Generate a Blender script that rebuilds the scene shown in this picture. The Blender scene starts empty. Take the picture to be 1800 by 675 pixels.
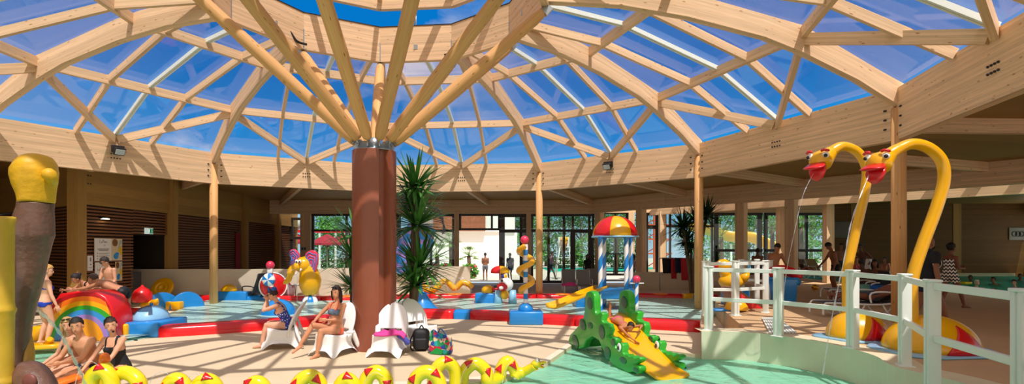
import bpy, bmesh, math, random
import numpy as np
from mathutils import Vector, Matrix
rnd = random.Random(7)
SC = bpy.context.scene
COL = SC.collection
PI = math.pi
V = lambda *a: Vector(a)

# ---------------------------------------------------------------- camera, sky, sun, exposure
cd = bpy.data.cameras.new('camera'); cam = bpy.data.objects.new('camera', cd); COL.objects.link(cam)
cam.location = (0, 0, 2.0); cam.rotation_euler = (PI/2, 0, 0)
cd.sensor_width = 36; cd.sensor_fit = 'HORIZONTAL'; cd.lens = 926.7/1800*36
cd.shift_x = (900-877.1)/1800; cd.shift_y = (437.3-337.5)/1800
cd.clip_start = .05; cd.clip_end = 500
SC.camera = cam
SUN_AZ, SUN_EL = math.radians(290), math.radians(60)
sd = bpy.data.lights.new('sun', 'SUN'); sun = bpy.data.objects.new('sun', sd); COL.objects.link(sun)
sd.energy = 4.5; sd.angle = math.radians(.6); sd.color = (1, .93, .82)
sun.location = (6, -18, 30)
sun.rotation_euler = Vector((math.cos(SUN_AZ)*math.cos(SUN_EL), math.sin(SUN_AZ)*math.cos(SUN_EL), math.sin(SUN_EL))).to_track_quat('Z', 'Y').to_euler()
SC.view_settings.view_transform = 'Standard'; SC.view_settings.look = 'None'
SC.view_settings.exposure = 0.22; SC.view_settings.gamma = 1; SC.view_settings.use_curve_mapping = False
try:
    SC.cycles.transparent_max_bounces = 24; SC.cycles.max_bounces = 10; SC.cycles.diffuse_bounces = 5
except Exception: pass

def lin(c):
    if isinstance(c, str):
        c = [int(c[i:i+2], 16)/255 for i in (0, 2, 4)]
    return tuple(x/12.92 if x <= .04045 else ((x+.055)/1.055)**2.4 for x in c[:3]) + (1,)

def nt_of(name):
    m = bpy.data.materials.new(name); m.use_nodes = True
    m.node_tree.nodes.clear(); return m, m.node_tree
def N(nt, t, **kw):
    n = nt.nodes.new(t)
    for k, v in kw.items():
        if k in n.inputs: n.inputs[k].default_value = v
        else: setattr(n, k, v)
    return n
def L(nt, a, b): nt.links.new(a, b)
def ramp(nt, fac, stops):
    r = N(nt, 'ShaderNodeValToRGB'); e = r.color_ramp.elements
    while len(e) < len(stops): e.new(.5)
    for k, (p, c) in enumerate(stops): e[k].position = p; e[k].color = c
    L(nt, fac, r.inputs[0]); return r

# sky: deep blue with cloud banks at left; unseen white behind the camera is added fill
wd = bpy.data.worlds.new('sky'); SC.world = wd; wd.use_nodes = True
nt = wd.node_tree; nt.nodes.clear()
tc = N(nt, 'ShaderNodeTexCoord'); sx = N(nt, 'ShaderNodeSeparateXYZ'); L(nt, tc.outputs['Generated'], sx.inputs[0])
blue = ramp(nt, sx.outputs['Z'], [(0, lin('cfe6f4')), (.08, lin('86c4f0')), (.18, lin('2496e0')), (.30, lin('0478cc')), (1, lin('046cc0'))])
nz = N(nt, 'ShaderNodeTexNoise', Scale=2.3, Detail=7, Roughness=.58); mp = N(nt, 'ShaderNodeMapping')
mp.inputs['Scale'].default_value = (1, 1, 2.2); mp.inputs['Location'].default_value = (3.1, .6, 0)
L(nt, tc.outputs['Generated'], mp.inputs[0]); L(nt, mp.outputs[0], nz.inputs[0])
cl = ramp(nt, nz.outputs[0], [(.54, (0, 0, 0, 1)), (.74, (1, 1, 1, 1))])
low = ramp(nt, sx.outputs['Z'], [(.05, (1, 1, 1, 1)), (.42, (.9, .9, .9, 1)), (.6, (.0, .0, .0, 1))])
back = N(nt, 'ShaderNodeMath', operation='MULTIPLY_ADD'); L(nt, sx.outputs['Y'], back.inputs[0]); back.inputs[1].default_value = -.75; back.inputs[2].default_value = .62  # whitens the sky behind the camera, added for neutral fill light
bk = N(nt, 'ShaderNodeClamp'); L(nt, back.outputs[0], bk.inputs[0])
m0 = N(nt, 'ShaderNodeMath', operation='MULTIPLY'); L(nt, cl.outputs[0], m0.inputs[0]); L(nt, low.outputs[0], m0.inputs[1])
wm = N(nt, 'ShaderNodeMath', operation='MULTIPLY_ADD'); L(nt, sx.outputs['X'], wm.inputs[0]); wm.inputs[1].default_value = -2.0; wm.inputs[2].default_value = .1
west = ramp(nt, wm.outputs[0], [(.0, (.05, .05, .05, 1)), (.6, (1, 1, 1, 1))])
m1 = N(nt, 'ShaderNodeMath', operation='MULTIPLY'); L(nt, m0.outputs[0], m1.inputs[0]); L(nt, west.outputs[0], m1.inputs[1])
mxc = N(nt, 'ShaderNodeMath', operation='MAXIMUM'); L(nt, m1.outputs[0], mxc.inputs[0]); L(nt, bk.outputs[0], mxc.inputs[1])
mix = N(nt, 'ShaderNodeMix', data_type='RGBA'); L(nt, mxc.outputs[0], mix.inputs['Factor']); L(nt, blue.outputs[0], mix.inputs['A'])
mix.inputs['B'].default_value = (1.22, 1.10, .98, 1)
bg = N(nt, 'ShaderNodeBackground', Strength=.86); L(nt, mix.outputs['Result'], bg.inputs[0])
L(nt, bg.outputs[0], N(nt, 'ShaderNodeOutputWorld').inputs[0])

# ---------------------------------------------------------------- materials
MATS = {}
def mat(name, col, rough=.5, metal=0, var=0, vscale=6, bump=0, bscale=60, spec=.5, coat=0, sss=0):
    if name in MATS: return MATS[name]
    m, nt = nt_of(name); b = N(nt, 'ShaderNodeBsdfPrincipled', Roughness=rough, Metallic=metal)
    b.inputs['Specular IOR Level'].default_value = spec; b.inputs['Coat Weight'].default_value = coat
    c = lin(col); b.inputs['Base Color'].default_value = c
    L(nt, b.outputs[0], N(nt, 'ShaderNodeOutputMaterial').inputs[0])
    tc = N(nt, 'ShaderNodeTexCoord')
    if var:
        nz = N(nt, 'ShaderNodeTexNoise', Scale=vscale, Detail=5, Roughness=.6); L(nt, tc.outputs['Object'], nz.inputs[0])
        r = ramp(nt, nz.outputs[0], [(.25, tuple(x*(1-var) for x in c[:3])+(1,)), (.75, tuple(min(1, x*(1+var)) for x in c[:3])+(1,))])
        L(nt, r.outputs[0], b.inputs['Base Color'])
    if bump:
        nb = N(nt, 'ShaderNodeTexNoise', Scale=bscale, Detail=3); L(nt, tc.outputs['Object'], nb.inputs[0])
        bp = N(nt, 'ShaderNodeBump', Strength=bump, Distance=.02); L(nt, nb.outputs[0], bp.inputs['Height']); L(nt, bp.outputs[0], b.inputs['Normal'])
    MATS[name] = m; return m

def wood(name, col, dark, lam=.045, knots=1.0, rough=.62):
    """glulam: u along the grain, v across, both in metres"""
    m, nt = nt_of(name); b = N(nt, 'ShaderNodeBsdfPrincipled', Roughness=rough); b.inputs['Specular IOR Level'].default_value = .3
    L(nt, b.outputs[0], N(nt, 'ShaderNodeOutputMaterial').inputs[0])
    uv = N(nt, 'ShaderNodeUVMap'); s = N(nt, 'ShaderNodeSeparateXYZ'); L(nt, uv.outputs[0], s.inputs[0])
    # lamella index decides tone and shifts the grain
    dv = N(nt, 'ShaderNodeMath', operation='DIVIDE'); L(nt, s.outputs[1], dv.inputs[0]); dv.inputs[1].default_value = lam
    fl = N(nt, 'ShaderNodeMath', operation='FLOOR'); L(nt, dv.outputs[0], fl.inputs[0])
    wn = N(nt, 'ShaderNodeTexWhiteNoise', noise_dimensions='1D'); L(nt, fl.outputs[0], wn.inputs['W'])
    su = N(nt, 'ShaderNodeMath', operation='MULTIPLY_ADD'); L(nt, wn.outputs[0], su.inputs[0]); su.inputs[1].default_value = 7.3; L(nt, s.outputs[0], su.inputs[2])
    cb = N(nt, 'ShaderNodeCombineXYZ'); L(nt, su.outputs[0], cb.inputs[0]); L(nt, s.outputs[1], cb.inputs[1])
    mp = N(nt, 'ShaderNodeMapping'); mp.inputs['Scale'].default_value = (1.1, 34, 1); L(nt, cb.outputs[0], mp.inputs[0])
    g = N(nt, 'ShaderNodeTexNoise', Scale=1, Detail=4, Roughness=.6); L(nt, mp.outputs[0], g.inputs[0])
    c, d = lin(col), lin(dark)
    r = ramp(nt, g.outputs[0], [(.28, tuple(.62*x+.38*y for x, y in zip(c, d))), (.7, c)])
    tone = N(nt, 'ShaderNodeMath', operation='MULTIPLY_ADD'); L(nt, wn.outputs[0], tone.inputs[0]); tone.inputs[1].default_value = .22; tone.inputs[2].default_value = .86
    mul = N(nt, 'ShaderNodeVectorMath', operation='SCALE'); L(nt, r.outputs[0], mul.inputs[0]); L(nt, tone.outputs[0], mul.inputs['Scale'])
    mk = N(nt, 'ShaderNodeMapping'); mk.inputs['Scale'].default_value = (3.2, 11, 1); L(nt, cb.outputs[0], mk.inputs[0])
    vk = N(nt, 'ShaderNodeTexVoronoi', Scale=1); L(nt, mk.outputs[0], vk.inputs[0])
    kr = ramp(nt, vk.outputs['Distance'], [(.06, (knots,)*3+(1,)), (.15, (0, 0, 0, 1))])
    mx = N(nt, 'ShaderNodeMix', data_type='RGBA'); L(nt, kr.outputs[0], mx.inputs['Factor']); L(nt, mul.outputs[0], mx.inputs['A']); mx.inputs['B'].default_value = d
    L(nt, mx.outputs['Result'], b.inputs['Base Color']); MATS[name] = m; return m

def schlick(nt, f0=.04, normal=None, top=1.0):
    """facing-independent fresnel of a thin pane"""
    ge = N(nt, 'ShaderNodeNewGeometry'); d = N(nt, 'ShaderNodeVectorMath', operation='DOT_PRODUCT')
    L(nt, ge.outputs['Incoming'], d.inputs[0]); L(nt, normal or ge.outputs['Normal'], d.inputs[1])
    a = N(nt, 'ShaderNodeMath', operation='ABSOLUTE'); L(nt, d.outputs['Value'], a.inputs[0])
    o = N(nt, 'ShaderNodeMath', operation='SUBTRACT'); o.inputs[0].default_value = 1; L(nt, a.outputs[0], o.inputs[1])
    p = N(nt, 'ShaderNodeMath', operation='POWER'); L(nt, o.outputs[0], p.inputs[0]); p.inputs[1].default_value = 5
    f = N(nt, 'ShaderNodeMath', operation='MULTIPLY_ADD'); L(nt, p.outputs[0], f.inputs[0]); f.inputs[1].default_value = top-f0; f.inputs[2].default_value = f0
    return f.outputs[0]
def glass(name, tint='f4faff', f0=.05, rough=0.0, dust=0):
    m, nt = nt_of(name)
    t = N(nt, 'ShaderNodeBsdfTransparent', Color=lin(tint)); g = N(nt, 'ShaderNodeBsdfGlossy', Roughness=rough)
    x = N(nt, 'ShaderNodeMixShader'); L(nt, schlick(nt, f0, None, .62), x.inputs[0]); L(nt, t.outputs[0], x.inputs[1]); L(nt, g.outputs[0], x.inputs[2])
    last = x
    if dust:
        df = N(nt, 'ShaderNodeBsdfDiffuse', Color=(.8, .82, .9, 1)); y = N(nt, 'ShaderNodeMixShader', Fac=dust)
        L(nt, x.outputs[0], y.inputs[1]); L(nt, df.outputs[0], y.inputs[2]); last = y
    L(nt, last.outputs[0], N(nt, 'ShaderNodeOutputMaterial').inputs[0]); MATS[name] = m; return m
def water(name, tint, f0=.03, scale=2.2, strength=.35, haze=.2, hazecol='cfeee2'):
    m, nt = nt_of(name); tc = N(nt, 'ShaderNodeTexCoord')
    nz = N(nt, 'ShaderNodeTexNoise', Scale=scale, Detail=3, Roughness=.5, Distortion=.6); L(nt, tc.outputs['Object'], nz.inputs[0])
    bp = N(nt, 'ShaderNodeBump', Strength=strength, Distance=.12); L(nt, nz.outputs[0], bp.inputs['Height'])
    t = N(nt, 'ShaderNodeBsdfTransparent', Color=lin(tint)); g = N(nt, 'ShaderNodeBsdfGlossy', Roughness=.03); L(nt, bp.outputs[0], g.inputs['Normal'])
    d = N(nt, 'ShaderNodeBsdfDiffuse', Color=lin(hazecol)); z = N(nt, 'ShaderNodeMixShader', Fac=haze); L(nt, t.outputs[0], z.inputs[1]); L(nt, d.outputs[0], z.inputs[2])
    x = N(nt, 'ShaderNodeMixShader'); L(nt, schlick(nt, f0, bp.outputs[0], .6), x.inputs[0]); L(nt, z.outputs[0], x.inputs[1]); L(nt, g.outputs[0], x.inputs[2])
    L(nt, x.outputs[0], N(nt, 'ShaderNodeOutputMaterial').inputs[0]); MATS[name] = m; return m
def emit(name, col, s):
    m, nt = nt_of(name); e = N(nt, 'ShaderNodeEmission', Color=lin(col), Strength=s)
    L(nt, e.outputs[0], N(nt, 'ShaderNodeOutputMaterial').inputs[0]); MATS[name] = m; return m

GLU = wood('glulam', 'eecda6', '9a6c40')
LOG = wood('round_timber', 'e2b074', '96642f', lam=.5)
SOF = wood('soffit_board', 'b08848', '74522a', lam=.3, knots=.25)
OSB = wood('brown_board', '74501f', '3c260e', lam=.12, knots=.6)
SLAT = wood('slat_wood', '8a5a3a', '4b2a18', lam=.05, knots=.3)
BRICK = wood('timber_cladding', 'a8664a', '6b3a28', lam=.14, knots=.2)
GLASS = glass('roof_glass', 'f8f7fb', .055, dust=.012)
PANE = glass('window_glass', 'e8f2f2', .05)
DARK = mat('dark_frame', '2a221e', .45)
WHITE = mat('white_aluminium', 'e2eae4', .35)
STEEL = mat('galvanised_steel', 'a9b2b6', .35, .85)
BLACK = mat('black_plastic', '17171a', .45)
RUST = mat('rust_paint', '8a4a33', .45, var=.10, vscale=2.5, coat=.15)
DECK = mat('sand_resin_deck', 'd6c3a2', .75, var=.07, vscale=1.6, bump=.15, bscale=90)
DECK2 = mat('upper_deck_resin', 'c9a67c', .75, var=.06, vscale=1.5, bump=.15, bscale=90)
PLAST = mat('cream_render', 'd9cfb8', .85, var=.04, vscale=3)
SAGE = mat('sage_pool_coat', 'd3d8bd', .6, var=.05, vscale=3)
LINER = mat('pool_liner', 'ccf0e0', .6, var=.07, vscale=2)
TLINER = mat('teal_liner', '35b9a4', .6)
WATER = water('splash_water', 'e6f5ee', .02, 4.5, 1.0, .62, 'cdf0e6')
FWATER = water('front_pool_water', 'd4f4e8', .02, 2.6, .7, .52, 'a6efd0')
TWATER = water('teal_water', '6fdcc6', .01, 3.5, 1.8, .75, '22d0b0')
def plastic(n, c, rough=.28, var=.04): return mat(n, c, rough, var=var, vscale=5, coat=.25)
KNOB = mat('weathered_yellow', 'dba912', .5, var=.16, vscale=9, bump=.2, bscale=30)
YEL = plastic('yellow_fibreglass', 'ecae06'); YELB = plastic('bright_yellow_fibreglass', 'f2d617', .2)
RED = plastic('red_fibreglass', 'd5161f'); BLU = plastic('blue_fibreglass', '1684d2'); LBL = plastic('light_blue_fibreglass', '8cc4e8')
GRN = plastic('green_fibreglass', '2fa52c'); DGR = plastic('dark_green_paint', '17603f'); ORG = plastic('orange_fibreglass', 'f07818')
PNK = plastic('pink_fibreglass', 'e0365a'); WHT = plastic('white_fibreglass', 'f2f2f0'); VIO = plastic('violet_fibreglass', '9a7fd0')
NAV = plastic('navy_fibreglass', '2b3a8c')

# ---------------------------------------------------------------- mesh builder
class MB:
    def __init__(s): s.v = []; s.f = []; s.m = []; s.uv = []; s.sm = []
    def add(s, vs, fs, mi=0, smooth=False, uvs=None):
        o = len(s.v); s.v += [tuple(p) for p in vs]
        for k, f in enumerate(fs):
            s.f.append([o+i for i in f]); s.m.append(mi); s.sm.append(smooth); s.uv.append(uvs[k] if uvs else None)
        return s
    def beam(s, p0, p1, w, h, up=(0, 0, 1), mi=0, uo=None):
        """box from p0 to p1; top face centred on the line, hanging h below it"""
        p0, p1 = Vector(p0), Vector(p1); d = (p1-p0); ln = d.length; d.normalize(); up = Vector(up)
        sd_ = d.cross(up).normalized(); u = sd_.cross(d).normalized()
        a, b = sd_*w/2, u*h; vs = []
        for p in (p0, p1): vs += [p-a, p+a, p+a-b, p-a-b]
        uo = rnd.uniform(0, 40) if uo is None else uo
        fs = [(0, 1, 5, 4), (1, 2, 6, 5), (2, 3, 7, 6), (3, 0, 4, 7), (3, 2, 1, 0), (4, 5, 6, 7)]
        dims = [w, h, w, h]; uvs = []
        off = uo
        for k in range(4):
            uvs.append([(uo, off), (uo, off+dims[k]), (uo+ln, off+dims[k]), (uo+ln, off)]); off += dims[k]
        uvs += [[(uo, off), (uo+.05, off), (uo+.05, off+h), (uo, off+h)]]*2
        return s.add(vs, fs, mi, False, uvs)
    def box(s, c, d, rz=0, mi=0):
        c = Vector(c); R = Matrix.Rotation(rz, 3, 'Z')
        vs = [c+R@Vector((x*d[0]/2, y*d[1]/2, z*d[2]/2)) for z in (-1, 1) for x, y in ((-1, -1), (1, -1), (1, 1), (-1, 1))]
        uo = rnd.uniform(0, 40)
        def q(a, b): return [(uo, uo), (uo+a, uo), (uo+a, uo+b), (uo, uo+b)]
        if d[2] > max(d[0], d[1])*1.2: side = lambda w: [(uo, uo), (uo, uo+w), (uo+d[2], uo+w), (uo+d[2], uo)]
        else: side = lambda w: q(w, d[2])
        return s.add(vs, [(3, 2, 1, 0), (4, 5, 6, 7), (0, 1, 5, 4), (1, 2, 6, 5), (2, 3, 7, 6), (3, 0, 4, 7)], mi, False,
                     [q(d[0], d[1])]*2+[side(d[0]), side(d[1])]*2)
    def rbox(s, c, d, r=.02, rz=0, mi=0, seg=2, M=None):
        """box with rounded edges (superellipsoid-like via bmesh bevel)"""
        bm = bmesh.new(); bmesh.ops.create_cube(bm, size=1)
        for v in bm.verts: v.co = Vector((v.co.x*d[0], v.co.y*d[1], v.co.z*d[2]))
        bmesh.ops.bevel(bm, geom=list(bm.edges)+list(bm.verts), offset=min(r, min(d)*.49), segments=seg, affect='EDGES', profile=.5)
        T = Matrix.Translation(c) @ (M.to_4x4() if M else Matrix.Rotation(rz, 4, 'Z')); s.bm(bm, T, mi, True); return s
    def bm(s, bm, T=Matrix(), mi=0, smooth=True):
        bm.verts.index_update(); s.add([T@v.co for v in bm.verts], [[v.index for v in f.verts] for f in bm.faces], mi, smooth); bm.free(); return s
    def tube(s, pts, rads, seg=12, mi=0, cap=True, flat=1.0, upv=None, smooth=True, closed=False, ms=None):
        """swept round (or flattened) section; uv u along, v around"""
        pts = [Vector(p) for p in pts]; n = len(pts)
        if not hasattr(rads, '__len__'): rads = [rads]*n
        vs, uv_u, acc = [], [], 0; pu = None; uo = rnd.uniform(0, 30)
        for i, p in enumerate(pts):
            a = pts[(i-1) % n] if (closed or i) else p; b = pts[(i+1) % n] if (closed or i < n-1) else p
            t = (b-a)
            t = t.normalized() if t.length > 1e-9 else Vector((0, 0, 1))
            if pu is None:
                ref = Vector(upv) if upv else (Vector((0, 0, 1)) if abs(t.z) < .9 else Vector((0, 1, 0)))
            else: ref = pu
            u = (ref-t*ref.dot(t)).normalized(); pu = u if upv is None else Vector(upv); w = t.cross(u)
            rr = rads[i]; ru, rw = (rr if hasattr(rr, '__len__') else (rr*flat, rr))
            for k in range(seg):
                an = 2*PI*k/seg; vs.append(p+u*(math.cos(an)*ru)+w*(math.sin(an)*rw))
            if i: acc += (p-pts[i-1]).length
            uv_u.append(acc+uo)
        fs, uvs, mm = [], [], []
        rm = max(r if not hasattr(r, '__len__') else r[0] for r in rads); C = 2*PI*rm
        for i in range(n if closed else n-1):
            j = (i+1) % n
            for k in range(seg):
                k2 = (k+1) % seg; fs.append((i*seg+k, i*seg+k2, j*seg+k2, j*seg+k))
                a, b = uv_u[i], uv_u[j] if j else acc+uo+.1; v0, v1 = uo+C*k/seg, uo+C*(k+1)/seg
                uvs.append([(a, v0), (a, v1), (b, v1), (b, v0)])
        s.add(vs, fs, mi, smooth, uvs)
        o = len(s.v)-len(vs)
        if ms:  # per-segment material
            base = len(s.f)-len(fs)
            for q in range(len(fs)): s.m[base+q] = ms(q//seg, q % seg)
        if cap and not closed:
            s.f.append([o+k for k in reversed(range(seg))]); s.f.append([o+(n-1)*seg+k for k in range(seg)])
            s.m += [mi, mi]; s.sm += [False, False]; s.uv += [None, None]
        return s
    def capsule(s, a, b, ra, rb, seg=10, mi=0, flat=1, upv=None):
        a, b = Vector(a), Vector(b); d = (b-a); l = d.length
        d = d/l if l > 1e-9 else Vector((0, 0, 1))
        pts, rr = [], []
        for k in (-88, -60, -30): pts.append(a+d*ra*math.sin(math.radians(k))); rr.append(ra*math.cos(math.radians(k)))
        pts += [a, b]; rr += [ra, rb]
        for k in (30, 60, 88): pts.append(b+d*rb*math.sin(math.radians(k))); rr.append(rb*math.cos(math.radians(k)))
        return s.tube(pts, rr, seg, mi, True, flat, upv)
    def ell(s, c, r, M=None, mi=0, seg=16, rings=10, z0=-1, z1=1, mf=None):
        """ellipsoid (z0..z1 cut it into a dome), M a 3x3 rotation; mf(i, k) picks a material"""
        c = Vector(c); r = (r, r, r) if not hasattr(r, '__len__') else r; M = M or Matrix.Identity(3); vs = []
        a0, a1 = math.asin(z0), math.asin(z1)
        for i in range(rings+1):
            a = a0+(a1-a0)*i/rings
            for k in range(seg):
                t = 2*PI*k/seg; vs.append(c+M@Vector((r[0]*math.cos(a)*math.cos(t), r[1]*math.cos(a)*math.sin(t), r[2]*math.sin(a))))
        fs = [(i*seg+k, i*seg+(k+1) % seg, (i+1)*seg+(k+1) % seg, (i+1)*seg+k) for i in range(rings) for k in range(seg)]
        s.add(vs, fs, mi, True)
        if mf:
            b = len(s.f)-len(fs)
            for q in range(len(fs)): s.m[b+q] = mf(q//seg, q % seg)
        if z0 > -1: o = len(s.v)-len(vs); s.f.append([o+k for k in reversed(range(seg))]); s.m.append(mi); s.sm.append(False); s.uv.append(None)
        if z1 < 1: o = len(s.v)-seg; s.f.append([o+k for k in range(seg)]); s.m.append(mi); s.sm.append(False); s.uv.append(None)
        return s
    def lathe(s, prof, c=(0, 0, 0), seg=24, mi=0, M=None, mf=None, smooth=True):
        c = Vector(c); M = M or Matrix.Identity(3); vs = [c+M@Vector((r*math.cos(2*PI*k/seg), r*math.sin(2*PI*k/seg), z)) for r, z in prof for k in range(seg)]
        n = len(prof); fs = [(i*seg+k, i*seg+(k+1) % seg, (i+1)*seg+(k+1) % seg, (i+1)*seg+k) for i in range(n-1) for k in range(seg)]
        s.add(vs, fs, mi, smooth)
        if mf:
            b = len(s.f)-len(fs)
            for q in range(len(fs)): s.m[b+q] = mf(q//seg, q % seg)
        return s
    def prism(s, pts, ext, mi=0, smooth=False, bev=0):
        """planar outline (3-D points) extruded by the vector ext; bev rounds the rims"""
        pts = [Vector(p) for p in pts]; ext = Vector(ext); n = len(pts); vs = [p for p in pts]+[p+ext for p in pts]
        if bev:
            bm = bmesh.new(); b = [bm.verts.new(p) for p in vs]
            bm.faces.new(b[:n][::-1]); bm.faces.new(b[n:])
            for i in range(n): bm.faces.new((b[i], b[(i+1) % n], b[n+(i+1) % n], b[n+i]))
            bmesh.ops.recalc_face_normals(bm, faces=bm.faces)
            es = [e for e in bm.edges if len(e.link_faces) == 2 and any(len(f.verts) > 4 or n <= 4 for f in e.link_faces) and (e.verts[0].index != -2)]
            rim = [e for e in es if abs((e.verts[0].co-e.verts[1].co).normalized().dot(ext.normalized())) < .5]
            bmesh.ops.bevel(bm, geom=rim, offset=bev, segments=3, affect='EDGES', profile=.5, clamp_overlap=True)
            s.bm(bm, Matrix(), mi, True); return s
        fs = [tuple(reversed(range(n))), tuple(range(n, 2*n))]+[(i, (i+1) % n, n+(i+1) % n, n+i) for i in range(n)]
        e1 = (pts[1]-pts[0]).normalized(); e2 = ext.normalized(); uo = rnd.uniform(0, 20)
        def uvp(p): return (uo+p.dot(e1), uo+p.dot(e2)+p.z*.7)
        uvs = [[uvp(vs[i]) for i in f] for f in fs]
        return s.add(vs, fs, mi, smooth, uvs)
    def build(s, name, mats, parent=None, bev=0, wn=False, sharp=None):
        me = bpy.data.meshes.new(name); me.from_pydata(s.v, [], s.f)
        for m in (mats if isinstance(mats, (list, tuple)) else [mats]): me.materials.append(m)
        if any(s.uv):
            ul = me.uv_layers.new(name='UVMap'); k = 0
            buf = np.zeros(len(me.loops)*2, np.float32)
            for f, u in zip(s.f, s.uv):
                for q in range(len(f)):
                    if u and q < len(u): buf[2*k] = u[q][0]; buf[2*k+1] = u[q][1]
                    k += 1
            ul.data.foreach_set('uv', buf)
        me.polygons.foreach_set('material_index', s.m); me.polygons.foreach_set('use_smooth', s.sm); me.update()
        o = bpy.data.objects.new(name, me); COL.objects.link(o)
        if parent: o.parent = parent; o.matrix_parent_inverse = Matrix.Translation(parent.location).inverted() if not parent.get('local') else Matrix()
        if bev:
            b = o.modifiers.new('bevel', 'BEVEL'); b.width = bev; b.segments = 2; b.limit_method = 'ANGLE'
        return o

def tag(o, label=None, cat=None, group=None, kind=None):
    if label: o['label'] = label
    if cat: o['category'] = cat
    if group: o['group'] = group
    if kind: o['kind'] = kind
    return o
def thing(name, label, cat, loc=(0, 0, 0), group=None, rz=0, local=False, kind=None):
    """an Empty at the base of a thing; parts built in world coordinates, or in its own frame when local"""
    o = bpy.data.objects.new(name, None); COL.objects.link(o); o.location = loc; o.empty_display_size = .1
    if local: o.rotation_euler = (0, 0, rz); o['local'] = 1
    return tag(o, label, cat, group, kind)
def copy_tree(o, parent=None):
    c = o.copy(); COL.objects.link(c)
    if parent: c.parent = parent
    for ch in o.children: copy_tree(ch, c)
    return c
def G(px, py, z=0):
    """ground point seen at a pixel of the 1800x675 frame"""
    Y = 926.7*(2-z)/(py-437.3); return Vector(((px-877.1)/926.7*Y, Y, z))
def D(px, py, Y): return Vector(((px-877.1)/926.7*Y, Y, 2-(py-437.3)/926.7*Y))
def lerp(a, b, t): return a+(b-a)*t
def ip(x, xs, ys): return float(np.interp(x, xs, ys))
def smooth_path(pts, n=8, closed=False):
    """Catmull-Rom through points"""
    P = [Vector(p) for p in pts]; m = len(P); out = []
    for i in range(m if closed else m-1):
        if closed: p0, p1, p2, p3 = P[i-1], P[i], P[(i+1) % m], P[(i+2) % m]
        else: p0, p1, p2, p3 = P[max(i-1, 0)], P[i], P[i+1], P[min(i+2, m-1)]
        for k in range(n):
            t = k/n; out.append(.5*((2*p1)+(p2-p0)*t+(2*p0-5*p1+4*p2-p3)*t*t+(3*p1-p0-3*p2+p3)*t**3))
    if not closed: out.append(P[-1])
    return out
# ================================================================ SETTING
CX, CY = -2.509, 10.611; S11 = 2*PI/11; A0 = 1.7585
ZU = .45                      # upper deck
ZW = -.06                     # front pool water
def RP(r, i, z): a = A0+S11*i; return V(CX+r*math.cos(a), CY+r*math.sin(a), z)
ZT = lambda r: ip(r, [3.475, 6, 8.85, 10.94], [7.55, 7.36, 6.62, 5.45])
ZB = lambda r: ip(r, [3.475, 5.06, 6.4, 8, 8.8, 10, 10.94], [7.02, 6.97, 6.76, 6.38, 6.08, 5.52, 4.95])
HC = lambda r: r*math.sin(S11/2)
AP = lambda r: r*math.cos(S11/2)
def BP(i, ap, lat, z):       # bay frame: apothem distance and lateral offset
    a = A0+S11*(i+.5); return V(CX+ap*math.cos(a)-lat*math.sin(a), CY+ap*math.sin(a)+lat*math.cos(a), z)

# ---- rotunda roof
roof = thing('ceiling', 'faceted timber and glass rotunda roof with radial glulam ribs', 'ceiling', (CX, CY, 5.4), kind='structure')
for i in range(11):
    a = A0+S11*i; w = .09; rs = [3.40, 4.2, 5, 5.7, 6.4, 7.2, 8, 8.8, 9.4, 10, 10.5, 10.98]
    if i == 6: rs = [r for r in rs]
    sdv = V(-math.sin(a), math.cos(a), 0); m = MB(); vs = []; u0 = rnd.uniform(0, 30)
    for r in rs:
        p = RP(r, i, 0)
        for q, z in ((-w, ZT(r)), (w, ZT(r)), (w, ZB(r)), (-w, ZB(r))): vs.append(p+sdv*q+V(0, 0, z))
    n = len(rs); fs = []; uvs = []
    for k in range(n-1):
        for q in range(4):
            q2 = (q+1) % 4; fs.append((4*k+q, 4*k+q2, 4*k+4+q2, 4*k+4+q))
            h0 = ZT(rs[k])-ZB(rs[k]); h1 = ZT(rs[k+1])-ZB(rs[k+1])
            uvs.append([(u0+rs[k], u0), (u0+rs[k], u0+(h0 if q % 2 else .18)), (u0+rs[k+1], u0+(h1 if q % 2 else .18)), (u0+rs[k+1], u0)])
    fs += [(3, 2, 1, 0), (4*n-4, 4*n-3, 4*n-2, 4*n-1)]; uvs += [None, None]
    m.add(vs, fs, 0, False, uvs).build('rib', GLU, roof)
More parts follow.
